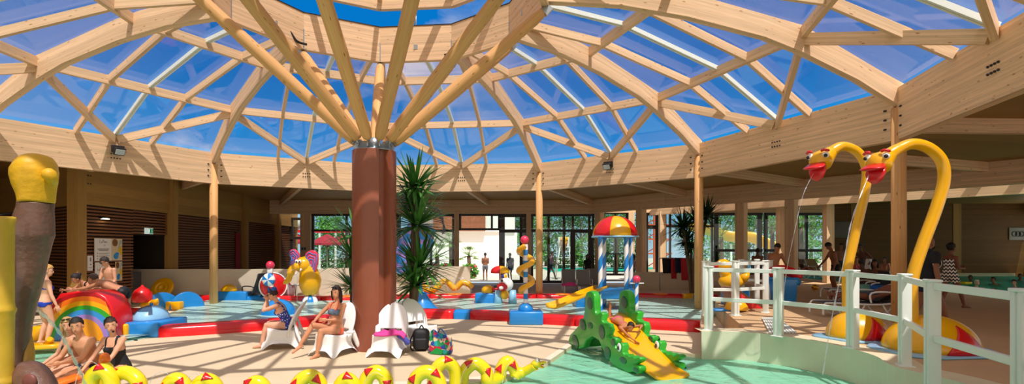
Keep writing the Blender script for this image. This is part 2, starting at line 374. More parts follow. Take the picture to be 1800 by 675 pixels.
for i in range(11):
    # ring fascia, outer ring beam, purlins, braces, jack rafters, glazing bar, glass
    m = MB(); m.beam(RP(3.46, i, 7.40), RP(3.46, i+1, 7.40), .14, .46); m.beam(RP(3.46, i, 7.85), RP(3.46, i+1, 7.85), .14, .445); m.build('ring_fascia', GLU, roof)
    m = MB(); m.beam(RP(3.46, i, 7.87), RP(3.46, i+1, 7.87), .17, .02); m.build('ring_flashing', BLACK, roof)
    m = MB(); c = RP(3.40, i, 7.2); m.box(c, (.035, .035, .5), A0+S11*i); m.build('joint_plate', STEEL, roof)
    m = MB(); d = (RP(10.94, i+1, 0)-RP(10.94, i, 0)).normalized()*.07
    m.beam(RP(10.98, i, 5.37)+d, RP(10.98, i+1, 5.37)-d, .2, 1.08); m.build('ring_beam', GLU, roof)
    bolt = MB()
    for q in (.22, .5, .78) if False else (.035, .965):
        for z in (4.95, 4.75, 4.55):
            for dz in (-.03, .03):
                p = lerp(RP(10.86, i, z), RP(10.86, i+1, z), q)+(d*dz*6); bolt.ell(p, .022, seg=6, rings=4)
    for sx_ in (-.12, -.04, .04, .12):
        for sz in (4.72, 4.84): bolt.ell(BP(i, AP(10.86), sx_, sz), .022, seg=6, rings=4)
    bolt.build('bolt_heads', DARK, roof)
    for r in (6.0, 8.85):
        m = MB(); e = .012; m.beam(RP(r, i, ZT(r)-.02), RP(r, i+1, ZT(r)-.02), .11, .23); m.build('purlin', GLU, roof)
    for q in (0, 1):
        m = MB(); m.beam(RP(8.85, i+q, 6.5), BP(i, AP(10.88), (.03 if q else -.03), 5.4), .11, .23); m.build('brace', GLU, roof)
    for sg in (-1, 1):
        m = MB(); ap = [AP(10.92), AP(8.85), AP(6.0), AP(3.6)]; zz = [5.43, 6.6, 7.34, 7.53]; la = [1.0, 1.0, 1.0, .96]
        for k in range(3):
            m.beam(BP(i, ap[k], sg*la[k], zz[k]), BP(i, ap[k+1], sg*la[k+1], zz[k+1]), .09, .19)
        m.build('jack_rafter', GLU, roof)
    m = MB(); ap = [AP(10.95), AP(8.85), AP(6.0), AP(3.55)]; zz = [5.46, 6.62, 7.36, 7.55]
    for k in range(3):
        for la in (-.035, .035): m.beam(BP(i, ap[k], la, zz[k]), BP(i, ap[k+1], la, zz[k+1]), .045, .10)
        m.beam(BP(i, ap[k], 0, zz[k]-.03), BP(i, ap[k+1], 0, zz[k+1]-.03), .06, .05)
    m.build('glazing_bar', WHITE, roof)
    for k in range(3):
        r0, r1 = (10.98, 8.85, 6.0)[k], (8.85, 6.0, 3.52)[k]; t = .012
        q = [RP(r0, i, ZT(r0)+.03), RP(r0, i+1, ZT(r0)+.03), RP(r1, i+1, ZT(r1)+.03), RP(r1, i, ZT(r1)+.03)]
        MB().prism(q, (0, 0, t)).build('roof_pane', GLASS, roof)
# raised lid over the ring
lid = MB()
for i in range(11):
    m = MB(); m.beam(RP(3.5, i, 8.8), RP(3.5, i+1, 8.8), .14, .45); m.build('lid_beam', GLU, roof)
    m = MB(); m.beam(RP(3.45, i, 8.78), RP(.3, i, 9.35), .1, .25); m.build('lid_rib', GLU, roof)
    MB().prism([RP(3.55, i, 8.86), RP(3.55, i+1, 8.86), RP(.2, i+1, 9.4), RP(.2, i, 9.4)], (0, 0, .012)).build('lid_pane', GLASS, roof)
MB().tube([(CX, CY, 9.05), (CX, CY, 9.42)], .4, 22).build('lid_hub', GLU, roof)
for i, ln in ((-.5, 1), (1.4, 0), (-2.4, 0), (3.5, 0), (5.5, 0)):
    p = RP(3.30, i, 0); m = MB(); m.tube([p+V(0, 0, 7.0), p+V(0, 0, 7.62)], .045, 10); m.tube([p+V(0, 0, 7.6), p+V(0, 0, 8.34)], .018, 8)
    m.box(p+V(0, 0, 7.3), (.1, .12, .12)); m.build('opening_piston', [STEEL], roof)
for i0, sg in ((.98, 1), (-.92, -1)):
    b = RP(3.3, i0, 7.05); t = V(-math.sin(A0+S11*i0), math.cos(A0+S11*i0), 0)*sg
    pts = smooth_path([b, b+t*.25+V(0, 0, .02), b+t*.45+V(0, 0, .22), b+t*.8+V(0, 0, .25), b+t*1.0+V(0, 0, .2)], 6)
    MB().tube(pts, .03, 8).build('hydraulic_hose', BLACK, roof)

# ---- round posts under the ring
PL = {0: 'round timber post hidden behind the rust red central column', 1: 'round timber post in front of the low cream wall and slatted wall',
      -1: 'round timber post beside the yellow spiral tube fountain', -2: 'round timber post beside the dark spiky potted yucca',
      -3: 'round timber post between the two yellow duck necks', -4: 'round timber post at the right edge of the rotunda'}
for i in (2, 1, 0, -1, -2, -3, -4, -5, 3, 4):
    p = RP(10.94, i, 0); o = MB().tube([p+V(0, 0, (ZU if i in (-3, -4) else 0)-.02), p+V(0, 0, 4.96)], .135, 20).build('timber_post', LOG)
    tag(o, PL.get(i, 'round timber post of the rotunda beside the viewer'), 'post', 'round timber posts of the rotunda')
    if i in (2, 3, 4, -4, -5): tag(o, kind='structure')

# ---- central column and its struts
col = thing('roof_column', 'thick rust red column carrying a fan of round timber struts', 'column', (CX, CY, 0))
m = MB(); prof = []
va = math.atan2(-CY, -CX)
for k in range(64):
    a = va+2*PI*k/64; r = .435
    off = math.degrees(2*PI*k/64)
    if 14 < off < 40: r = .30
    prof.append(V(CX+r*math.cos(a), CY+r*math.sin(a), 0))
m.prism(prof, (0, 0, 3.95)); m.build('shaft', RUST, col)
m = MB(); m.tube([(CX, CY, 3.95), (CX, CY, 3.965)], .40, 32); m.tube([(CX, CY, 4.0), (CX, CY, 4.22)], .12, 16)
for i in range(11):
    a, b = RP(.12, i, 3.97), RP(.38, i, 3.97); m.beam(a+V(0, 0, .12), b+V(0, 0, .17), .02, .15)
    for q in (.33, .41): m.ell(RP(q, i, 4.12), .03, seg=6, rings=4)
m.build('head_plate', STEEL, col)
for i in range(11):
    a, b = RP(.40, i, 4.16), RP(3.40, i, 6.82); d = (b-a)
    m = MB(); m.tube([a+d*t for t in (0, .015, .05, .5, .95, .985, 1)], [.085, .10, .115, .125, .115, .10, .085], 16); o = m.build('strut', LOG, col)
    m = MB(); m.beam(b-d*.012+V(0, 0, .07), b+d*.03+V(0, 0, .1), .10, .16); m.build('strut_shoe', STEEL, o)

# ---- floors
def poly(name, pts, z, m, t=.3):
    p = [V(x, y, z-t) for x, y in pts]; return MB().prism(p, (0, 0, t)).build(name, m)
# front pool outline: deck edge on the left, curved wall of the upper deck on the right
UW = [G(1232, 583, ZU), G(1300, 584, ZU), G(1365, 590, ZU), G(1440, 601, ZU), G(1500, 614, ZU), G(1545, 628, ZU), G(1578, 646, ZU)]
UW = [(p.x, p.y) for p in UW]+[(5.35, 6.0), (5.1, 5.0), (4.75, 4.0), (4.3, 3.0), (3.6, 1.6), (3.0, 0)]
UWs = [(p.x, p.y) for p in smooth_path([V(x, y, 0) for x, y in UW], 5)]
e0 = G(1228, 598, 0); e1 = G(1080, 603, 0); e2 = G(1012, 603); e3 = G(958, 640); e4 = G(880, 668)
left_edge = [(e1.x, e1.y), (e2.x, e2.y), (e3.x, e3.y), (e4.x, e4.y), (-.9, 7.62), (-2.6, 7.45), (-4.2, 7.25), (-5.5, 6.95), (-6.3, 6.9), (-6.75, 7.4), (-7.26, 8.24), (-7.9, 9.3), (-8.55, 10.35), (-9.0, 10.6), (-9.8, 10.65), (-11.2, 10.5), (-11.2, 0)]
pool = [UWs[0]]+[(e1.x+.2, e1.y+.05)]+left_edge[0:]
front = pool+[(-11.2, -3), (3.0, -3)]+UWs[::-1][:-1]
# lower deck: everything beyond the pool edge
low = [(-34, 31), (-34, -3), (-11.2, -3)]+left_edge[::-1]+[(UWs[0][0]+.1, UWs[0][1]-.02), (10, UWs[0][1]-.02), (12, 31)]
poly('floor', low, 0, DECK); bpy.data.objects['floor']['kind'] = 'structure'
cop = MB()
ce = [V(x, y, 0) for x, y in left_edge[:9]]
for a, b in zip(ce, ce[1:]):
    d = (b-a).normalized(); n_ = V(-d.y, d.x, 0)
    n_ = -n_ if n_.dot(V(0, 1, 0)) < 0 and a.x > -5 else n_
    cop.prism([a+V(0, 0, .004), b+V(0, 0, .004), b+V(0, .34, .004), a+V(0, .34, .004)], (0, 0, .008))
tag(cop.build('pool_coping', mat('pale_coping', 'e2d8bf', .7, var=.05)), kind='structure')
poly('front_pool_basin', [(-12, -4), (6.5, -4), (6.5, 11), (-12, 11)], -.55, LINER); bpy.data.objects['front_pool_basin']['kind'] = 'structure'
wl = MB()
for a, b in zip(left_edge, left_edge[1:]): wl.prism([V(*a, -.56), V(*b, -.56), V(*b, -.25), V(*a, -.25)], (0, .02, 0))
tag(wl.build('pool_wall', LINER), kind='structure')
o = MB().prism([V(x, y, ZW-.004) for x, y in front], (0, 0, .004)).build('water', FWATER); o['kind'] = 'structure'
# upper deck and its curved wall
ud = UWs+[(3.0, -6), (40, -6), (40, 40), (5.6, 40), (6.4, 30), (5.25, 15.5), (5.0, 12.6)]
LEFTX = UWs[0][0]
LXY = lambda y: LEFTX+(y-UWs[0][1])*.386
bp_edge = [(15.6, 32), (15.6, 24.2), (16.3, 19.7), (16.9, 17.2), (17.2, 12.5), (31, 12.5), (31, 32)]   # indoor pool
ud = UWs+[(3.0, -6), (40, -6), (40, 12.5), (17.2, 12.5), (16.9, 17.2), (16.3, 19.7), (15.6, 24.2), (15.6, 40), (10.5, 40), (10.0, 30), (8.9, 20.6), (6.4, 15.6), (LXY(12.7)+.62, 12.7), (LXY(10.3)+.85, 10.3), (LXY(10.3)+.17, 10.3), (LXY(12.6)+.17, 12.6), (LXY(12.6), 12.6)]
o = MB().prism([V(x, y, -.6) for x, y in ud], (0, 0, .6+ZU)).build('floor', DECK2); o['kind'] = 'structure'
m = MB(); n = len(UWs)
ins = []
for k in range(n):
    a = V(*UWs[max(k-1, 0)], 0); b = V(*UWs[min(k+1, n-1)], 0); t = (b-a).normalized(); ins.append(V(t.y, -t.x, 0))
vs = []
for k in range(n):
    p = V(*UWs[k], 0); q = ins[k]*.03
    vs += [p+q+V(0, 0, -.6), p+q+V(0, 0, ZU+.012), p-ins[k]*.38+V(0, 0, ZU+.012)]
fs = [(3*k+j, 3*k+3+j, 3*k+4+j, 3*k+1+j) for k in range(n-1) for j in (0, 1)]
mm = m.add(vs, fs, 0, True); mm.m = [1 if k % 2 else 0 for k in range(len(mm.m))]; mm.sm = [False]*len(mm.sm)
tag(m.build('wall_pool', [SAGE, mat('cream_coping', 'dccfae', .7, var=.04)]), kind='structure')
st = MB()   # steps up to the upper deck
st.box((LXY(10.75)+.51, 10.70, .1), (.62, .7, .42), -.35); st.box((LXY(11.5)+.48, 11.5, .0), (.56, .8, .32), -.35)
tag(st.build('steps', mat('step_cream', 'cdb88f', .75, var=.05)), kind='structure')
# indoor pool
o = MB().prism([V(x, y, ZU-.10) for x, y in bp_edge], (0, 0, .004)).build('water', TWATER); o['kind'] = 'structure'
poly('indoor_pool_basin', bp_edge, -.4, TLINER); bpy.data.objects['indoor_pool_basin']['kind'] = 'structure'
rm = MB()
for a, b in zip(bp_edge[:5], bp_edge[1:5]): rm.beam(V(*a, ZU+.03), V(*b, ZU+.03), .3, .2)
rm.beam(V(15.5, 31.9, ZU+.08), V(31, 31.9, ZU+.08), .5, .2)
tag(rm.build('pool_rim', mat('pale_tile', 'cbbf9f', .5)), kind='structure')

# ---- kids' pool: water sheet between the two kerbs
fk = [G(190, 607), G(280, 591), G(420, 582), G(560, 571), G(640, 564), G(730, 558), G(860, 561), G(940, 567), G(1050, 573), G(1145, 577), G(1232, 582)]
bk_ = [G(345, 529), G(440, 530), G(560, 531), G(690, 528.5), G(800, 526.5), G(900, 527), G(985, 527), G(1090, 525), G(1180, 526), G(1260, 527)]
kp = [(p.x, p.y) for p in fk]+[(p.x+.5, p.y) for p in bk_[::-1]]+[(-11.0, 20.0), (-10.2, 17), (-9.2, 13.5)]
o = MB().prism([V(x, y, .002) for x, y in kp], (0, 0, .012)).build('kids_pool_base', mat('kids_pool_liner', 'c2e2d6', .6, var=.06)); o['kind'] = 'structure'
o = MB().prism([V(x, y, .075) for x, y in kp], (0, 0, .003)).build('water', WATER); o['kind'] = 'structure'
def kerb(px, cols, w=.42, h=.24, grp='', lab='', n0=0):
    """soft kerb cushions laid end to end along a line of points"""
    path = smooth_path(px, 6)
    # arc length resample
    d = [0]
    for a, b in zip(path, path[1:]): d.append(d[-1]+(b-a).length)
    def at(s): return V(*[ip(s, d, [p[k] for p in path]) for k in range(3)])
    s = 0; k = 0
    for ln, cm, cname in cols:
        if s >= d[-1]-.2: break
        e = min(s+ln, d[-1]); q = [at(lerp(s+.015, e-.015, t/8)) for t in range(9)]
        m = MB(); pr = [(-w/2, 0), (-w/2, h*.7), (-w*.38, h*.93), (-w*.15, h), (w*.15, h), (w*.38, h*.93), (w/2, h*.7), (w/2, 0)]; vs = []
        for j, p in enumerate(q):
            t = (q[min(j+1, 8)]-q[max(j-1, 0)]).normalized(); n_ = V(-t.y, t.x, 0)
            for x, z in pr: vs.append(p+n_*x+V(0, 0, z))
        np_ = len(pr); fs = [(j*np_+i, j*np_+i+1, (j+1)*np_+i+1, (j+1)*np_+i) for j in range(8) for i in range(np_-1)]
        fs += [tuple(reversed(range(np_))), tuple(range(8*np_, 9*np_))]
        m.add(vs, fs, 0, True); o = m.build('kerb_cushion', cm)
        if h < .25 and cm is RED and k % 2:
            c_ = at((s+e)/2); tt = (q[8]-q[0]).normalized(); pm = MB(); pm.ell(c_+V(0, -.1, h-.035), (.34, .17, .06), Matrix((tt, V(-tt.y, tt.x, 0), V(0, 0, 1))).transposed(), seg=20, rings=8); pm.build('orange_patch', ORG, o)
        mid = at((s+e)/2); k += 1
        tag(o, lab(k, cname, mid), 'kerb cushion', grp); s = e
ORD = ['first', 'second', 'third', 'fourth', 'fifth', 'sixth', 'seventh', 'eighth', 'ninth', 'tenth', 'eleventh', 'twelfth', 'thirteenth', 'fourteenth']
R_ = lambda l: (l, RED, 'red'); B_ = lambda l: (l, BLU, 'blue')
kerb(fk[1:], [R_(2.3), R_(2.1), R_(1.7), R_(1.4), B_(.5), R_(1.5), R_(1.6), R_(1.6), R_(1.5), R_(1.4), R_(1.5)], .5, .26, 'soft kerb cushions along the near side of the kids pool',
     lambda k, c, m: f'{c} soft kerb cushion along the near pool edge, {ORD[k-1]} from the blue whale box')
kerb(bk_, [R_(1.6), B_(1.4), R_(2), R_(2), R_(2), R_(2), R_(2.2), R_(2), R_(2), R_(2), R_(2.2), R_(2)], .5, .24, 'low kerb cushions along the far side of the kids pool',
     lambda k, c, m: f'{c} low kerb cushion at the far pool edge, {ORD[k-1]} counting from the yellow ring')
# ---- flat roof round the rotunda, its joists
def ring_pt(i, z): return RP(11.02, i, z)
ZS = 4.75
H1 = [(5.4, 29.6), (8.2, 25.7), (15.2, 17.3), (20.0, 11.5), (24, 6.7), (24, -6)]
outer = {}
def ray_hit(ang, box):
    x0, y0, x1, y1 = box; c, s = math.cos(ang), math.sin(ang); t = []
    if c > 1e-6: t.append((x1-CX)/c)
    if c < -1e-6: t.append((x0-CX)/c)
    if s > 1e-6: t.append((y1-CY)/s)
    if s < -1e-6: t.append((y0-CY)/s)
    t = min(t); return (CX+c*t, CY+s*t)
BOX = (-22, -6, 24, 30.4)
sof = MB()
for i in range(11):
    a0, a1 = A0+S11*i, A0+S11*(i+1)
    angs = [a0, a1]
    for cx_, cy_ in ((-22, -6), (24, -6), (-22, 30.4)):
        an = math.atan2(cy_-CY, cx_-CX)
        while an < a0: an += 2*PI
        if a0 < an < a1: angs.append(an)
    angs.sort()
    outp = [ray_hit(a, BOX) for a in angs]
    def clipH(p):   # keep on the inner side of the right-hand header line
        best = p
        for (x0, y0), (x1, y1) in zip(H1[:3], H1[1:4]):
            d = (p[0]-CX, p[1]-CY); e = (x1-x0, y1-y0); den = d[0]*e[1]-d[1]*e[0]
            if abs(den) < 1e-9: continue
            t = ((x0-CX)*e[1]-(y0-CY)*e[0])/den; u = ((x0-CX)*d[1]-(y0-CY)*d[0])/den
            if 0 < t < 1 and -.001 <= u <= 1.001: best = (CX+d[0]*t, CY+d[1]*t); break
        return best
    sub = []
    for k in range(len(angs)-1):
        nn = 4
        for j in range(nn): sub.append(lerp(angs[k], angs[k+1], j/nn))
    sub.append(angs[-1])
    op = [clipH(ray_hit(a, BOX)) for a in sub]
    ip_ = []
    r0 = RP(11.0, i, 0); r1 = RP(11.0, i+1, 0)
    for a in sub:
        d = V(math.cos(a), math.sin(a), 0); am = A0+S11*(i+.5); r = 11.0*math.cos(S11/2)/math.cos(a-am); ip_.append((CX+d.x*r, CY+d.y*r))
    for k in range(len(sub)-1):
        q = [V(*ip_[k], ZS), V(*ip_[k+1], ZS), V(*op[k+1], ZS), V(*op[k], ZS)]
        sof.prism(q, (0, 0, .3))
tag(sof.build('ceiling', SOF), kind='structure')
for i in range(11):
    for q in (0, .5):
        if (CY+20*math.sin(A0+S11*(i+q))) < 3: continue
        a = A0+S11*(i+q); am = A0+S11*(i+.5); r0 = 11.1*math.cos(S11/2)/math.cos(a-am)
        e = ray_hit(a, (-13.2, -6, 24, 29.8)); p = V(CX+r0*math.cos(a), CY+r0*math.sin(a), ZS+.0)
        ex, ey = e
        for (x0, y0), (x1, y1) in zip(H1[:3], H1[1:4]):
            d = (ex-CX, ey-CY); ee = (x1-x0, y1-y0); den = d[0]*ee[1]-d[1]*ee[0]
            t = ((x0-CX)*ee[1]-(y0-CY)*ee[0])/den; u = ((x0-CX)*d[1]-(y0-CY)*d[0])/den
            if 0 < t < 1 and 0 <= u <= 1: ex, ey = CX+d[0]*t, CY+d[1]*t; break
        if (V(ex, ey, ZS)-p).length < .5: continue
        m = MB(); m.beam(p, V(ex, ey, ZS), .16, .30); o = m.build('joist', GLU); tag(o, kind='structure'); o.name = 'trim_joist'

def wallseg(mb, a, b, z0, z1, t=.2, mi=0):
    a, b = V(*a, 0), V(*b, 0); d = (b-a).normalized(); mb.beam(a+V(0, 0, z1), b+V(0, 0, z1), t, z1-z0, mi=mi)
# ---- left wall: slatted panels, posts, frieze
XL = -13.1
def slats(name, a, b, z0, z1):
    root = thing(name, 'dark horizontal timber slat wall', 'wall', (*a, 0), kind='structure')
    a3, b3 = V(*a, 0), V(*b, 0); d = (b3-a3).normalized(); n = V(d.y, -d.x, 0)
    m = MB(); m.beam(a3+n*.1+V(0, 0, z1), b3+n*.1+V(0, 0, z1), .08, z1-z0); m.build('backing', mat('dark_backing', '2b1a12', .8), root)
    m = MB(); z = z0+.05
    while z < z1-.02: m.beam(a3+V(0, 0, z+.062), b3+V(0, 0, z+.062), .05, .062); z += .108
    m.build('slats', SLAT, root); return root
slats('wall_left', (XL, 18.85), (XL, 16.35), 0, 3.4)
slats('wall_left', (XL, 20.85), (XL, 18.85), 2.5, 3.4)
slats('wall_left', (XL, 26.8), (XL, 20.85), 0, 3.4)
slats('wall_left', (XL, 34.0), (XL, 26.8), 0, 3.4)
slats('wall_left', (-13.5, 16.9), (-22.1, 22.65), 0, 3.4)
fz = MB(); wallseg(fz, (XL, 16.2), (XL, 34), 3.4, ZS, .22); wallseg(fz, (-13.3, 16.75), (-22, 22.5), 3.4, ZS, .22)
wallseg(fz, (-22, 22.5), (-22, -6), 0, ZS, .2)
tag(fz.build('wall_left', SOF), kind='structure')
for x, y in ((XL+.05, 16.3), (XL+.08, 20.95), (XL+.08, 26.9), (XL+.05, 31)):
    m = MB(); m.box((x, y, ZS/2), (.34, .34, ZS)); tag(m.build('pillar', SOF), kind='structure')
m = MB()
for z in (4.55, 4.3, 4.05):
    for q in (-.07, .0, .07): m.ell((XL+.2, 16.55+q*1.5, z), .025, seg=6, rings=4)
tag(m.build('trim_bolts', DARK), kind='structure')
# room behind the opening
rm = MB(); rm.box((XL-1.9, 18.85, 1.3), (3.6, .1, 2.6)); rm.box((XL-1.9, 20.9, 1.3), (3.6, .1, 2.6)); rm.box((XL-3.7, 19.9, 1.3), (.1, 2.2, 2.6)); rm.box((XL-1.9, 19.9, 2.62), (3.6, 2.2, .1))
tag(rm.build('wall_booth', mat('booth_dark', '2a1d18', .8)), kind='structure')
def simple(name, label, cat, mb, m, **k): return tag(mb.build(name, m, bev=k.pop('bev', 0)), label, cat, **k)
m = MB(); m.rbox((XL-1.2, 20.0, .55), (.6, 1.5, 1.1), .02); simple('counter', 'grey counter inside the dark wall opening', 'counter', m, mat('counter_grey', '6a6a70', .5))
m = MB(); m.rbox((XL-3.42, 19.5, 1.62), (.08, .75, .55), .01); simple('notice_board', 'pale notice board at the back of the dark opening', 'notice board', m, mat('board_grey', '8c8a8c', .5))
m = MB(); m.rbox((XL-3.0, 19.45, .56), (.5, .7, 1.1), .03); simple('appliance', 'grey appliance door at the back of the dark opening', 'appliance', m, mat('appliance_grey', '77787e', .4))
ex = thing('exit_sign', 'green and white exit sign above the dark wall opening', 'sign', (XL+.06, 19.5, 2.58))
m = MB(); m.rbox((XL+.07, 19.62, 2.66), (.05, .44, .22), .01); m.build('housing', emit('exit_white', 'dfeee2', .55), ex)
m = MB(); m.rbox((XL+.10, 19.70, 2.66), (.012, .24, .18), .004); m.build('green_field', emit('exit_green', '1f8a55', .45), ex)
m = MB(); c = V(XL+.112, 19.72, 2.66)
m.ell(c+V(0, .0, .055), (.004, .016, .016), seg=8, rings=6); m.beam(c+V(0, 0, .04), c+V(0, .02, -.01), .006, .03, (1, 0, 0)); m.beam(c+V(0, .02, -.01), c+V(0, -.03, -.06), .006, .015, (1, 0, 0)); m.beam(c+V(0, .02, -.01), c+V(0, .06, -.05), .006, .015, (1, 0, 0)); m.box(c+V(0, -.14, 0), (.004, .07, .14))
m.build('running_figure', emit('exit_figure', 'eefaf0', .6), ex)
lw = thing('wall_lamp', 'small lit spot lamp on the slatted wall above the posters', 'lamp', (XL, 17.15, 2.9))
m = MB(); m.rbox((XL+.10, 17.35, 3.02), (.12, .3, .07), .02); m.build('body', BLACK, lw)
m = MB(); m.rbox((XL+.14, 17.35, 2.985), (.1, .26, .03), .008); m.build('lens', emit('warm_lens', 'fff0c0', 6), lw)
# posters on the slats
def poster(lab, y0, y1, z0, z1, kind):
    t = thing('poster', lab, 'poster', (XL+.05, (y0+y1)/2, z0)); X = XL+.07
    m = MB(); m.box((X, (y0+y1)/2, (z0+z1)/2), (.02, y1-y0, z1-z0)); m.build('sheet', mat('poster_'+('paper' if kind != 'pic' else 'sand'), 'e9e2dc' if kind != 'pic' else 'd9c39c', .6), t)
    X += .012; w, h = y1-y0, z1-z0; yy = lambda u: y0+w*u; zz = lambda v: z0+h*v
    grey = mat('ink_grey', '6c655f', .7); bm_ = MB()
    if kind == 'pic':
        bm_.ell((X, yy(.3), zz(.82)), (.004, w*.26, h*.17), seg=20); bm_.build('basket', mat('basket_brown', '7b5128', .7), t)
        q = MB(); q.ell((X, yy(.4), zz(.2)), (.005, w*.24, h*.14)); q.ell((X, yy(.5), zz(.3)), (.005, w*.2, h*.08)); q.build('blue_flipper', BLU, t)
        q = MB(); q.ell((X, yy(.78), zz(.5)), (.005, w*.2, h*.16)); q.ell((X, yy(.9), zz(.35)), (.005, w*.1, h*.1)); q.build('sunflower', mat('sun_yellow', 'e2b514', .6), t)
        q = MB(); q.tube(smooth_path([(X, yy(.62), zz(.55)), (X, yy(.72), zz(.75)), (X, yy(.8), zz(.92)), (X, yy(.88), zz(.85)), (X, yy(.8), zz(.78))], 5), .022, 6, flat=.3); q.build('snorkel', mat('pale_blue', '7fb2cc', .5), t)
        return t
    cur = [(.40, .80), (.38, .90), (.42, .80), (.46, .80), (.47, .84), (.44, .82), (.48, .80)] 
    def stroke(pts, r=.008): bm_.tube([V(X, yy(a), zz(b)) for a, b in pts], r*.6, 5)
    sc = .22
    def glyphs(u0, v0, s):
        k = {'L': [(0, 1), (0, 0), (.45, .05)], 'a': [(.5, .45), (.2, .5), (.1, .2), (.3, 0), (.5, .2), (.5, .45), (.55, 0)], 'P': [(.1, 0), (.15, 1), (.6, .9), (.55, .55), (.15, .45)], 'i': [(.1, .5), (.12, 0), (.25, .05)], 'n': [(0, 0), (.05, .5), (.1, .35), (.3, .5), (.4, 0)], 'e': [(.1, .25), (.45, .3), (.3, .5), (.1, .3), (.2, .02), (.5, .1)]}
        u = u0
        for ch, ww in (('L', .55), ('a', .8), ('P', .65), ('i', .3), ('n', .5), ('e', .55)): stroke([(u+a*s, v0+b*s*w/h*1.1) for a, b in k[ch]]); u += ww*s
    if kind == 'rules':
        glyphs(.28, .80, .13); stroke([(.52, .70), (.62, .72), (.55, .66)]); 
        for j, v in enumerate((.54, .50, .46)): bm_.box((X, yy(.5), zz(v)), (.004, w*(.7-.08*j), h*.018))
        for j, v in enumerate((.34, .22, .10)): bm_.box((X, yy(.55), zz(v)), (.004, w*.6, h*.014)); bm_.box((X, yy(.5), zz(v-.04)), (.004, w*.5, h*.01)); bm_.ell((X, yy(.15), zz(v)), (.004, .02, .02))
    elif kind == 'logo': glyphs(.2, .58, .17); stroke([(.45, .45), (.6, .35), (.5, .42), (.62, .44)])
    else:
        bm_.ell((X, yy(.55), zz(.84)), (.004, .02, .02)); bm_.box((X, yy(.55), zz(.72)), (.004, .035, .09)); bm_.box((X, yy(.62), zz(.72)), (.004, .012, .12)); bm_.ell((X, yy(.6), zz(.42)), (.004, .03, .02)); bm_.box((X, yy(.5), zz(.2)), (.004, w*.6, .012))
    bm_.build('lettering', grey, t); return t
poster('upper white rules poster with printed lines on the slatted wall', 16.98, 17.72, 1.60, 2.34, 'rules')
poster('beach photo poster with basket and sunflower on the slatted wall', 17.73, 18.22, 1.60, 2.34, 'pic')
poster('lower white poster with only a scribbled title on the slatted wall', 17.0, 17.45, .9, 1.56, 'logo')
poster('lower strip of the beach picture behind the standing man', 17.9, 18.22, .9, 1.56, 'pic')
poster('narrow white pictogram sheet beside the corner post', 16.68, 16.9, 1.3, 1.78, 'icons')

# ---- facade at the back
YF = 30.0
hd = MB(); hd.beam((XL, YF, ZS+.05), (5.5, YF, ZS+.05), .3, ZS+.05-3.98); tag(hd.build('trim_header', GLU), kind='structure')
def PX(px, Y): return (px-877.1)/926.7*Y
def window(name, a, b, z0, z1, mul=(), trans=(), fr=.09, m=DARK, pane=True):
    """window in the vertical plane a-b; mul in 0..1 along it, trans as heights"""
    root = thing(name, None, None, ((a[0]+b[0])/2, (a[1]+b[1])/2, z0), kind='structure'); A, B = V(*a, 0), V(*b, 0); d = (B-A).normalized()
    f = MB(); f.beam(A+V(0, 0, z1), B+V(0, 0, z1), .12, fr); f.beam(A+V(0, 0, z0+fr), B+V(0, 0, z0+fr), .12, fr)
    for q in (0, 1)+tuple(mul):
        w = fr; p = lerp(A, B, q)+(d*fr/2 if q == 0 else -d*fr/2 if q == 1 else V(0, 0, 0)); f.beam(p+V(0, 0, z0), p+V(0, 0, z1), fr, .12, (d.y, -d.x, 0))
    for z in trans: f.beam(A+V(0, 0, z), B+V(0, 0, z), .12, fr)
    f.build('window_frame', m, root)
    if pane: p = MB(); p.beam(A+V(0, 0, z1), B+V(0, 0, z1), .012, z1-z0); p.build('window_pane', PANE, root)
    return root
window('window_1', (PX(483, 33), 33), (PX(532, 33), 33), 0, 3.95, (.6,), (2.75,), .16)
window('window_2', (PX(548, YF), YF), (PX(700, YF), YF), .1, 3.98, (.4, .7), (3.1,), .12)
window('window_3', (PX(700, YF), YF), (PX(799, YF), YF), .1, 3.98, (.58,), (3.1,), .14)
window('window_4', (PX(807, YF), YF), (PX(879, YF), YF), 3.05, 3.98, (.8,), (), .12)
window('window_5', (PX(877, YF), YF), (PX(925, YF), YF), .05, 3.98, (.16, .82), (3.1,), .18)
window('window_6', (PX(933, YF), YF), (PX(1045, YF), YF), .05, 3.98, (.28, .52, .66, .92), (3.1,), .14)
door = thing('door_1', None, None, (PX(1025, YF), YF, 0), kind='structure')
m = MB(); x0, x1 = PX(1003, YF), PX(1044, YF)
m.beam((x0, YF-.1, 3.1), (x1, YF-.1, 3.1), .12, .2)
for x in (x0+.12, x1-.2): m.beam((x, YF-.1, 0), (x, YF-.1, 3.1), .28, .12, (0, -1, 0))
m.build('door_frame', DARK, door)
for x0, x1 in ((531, 548), (799, 807), (925, 933)):
    m = MB(); X0_, X1_ = PX(x0, YF), PX(x1, YF); m.box(((X0_+X1_)/2, YF-.05, 2), (X1_-X0_, .4, 4.0)); tag(m.build('pillar', GLU), kind='structure')
# a slatted wall stub and white wall left of the first window
wl_ = MB(); wallseg(wl_, (XL, 34.2), (PX(483, 33), 33.3), 0, ZS, .2); wallseg(wl_, (PX(531, YF), YF), (PX(531, 33), 33.3), 0, ZS, .2); tag(wl_.build('wall_back', SOF), kind='structure')
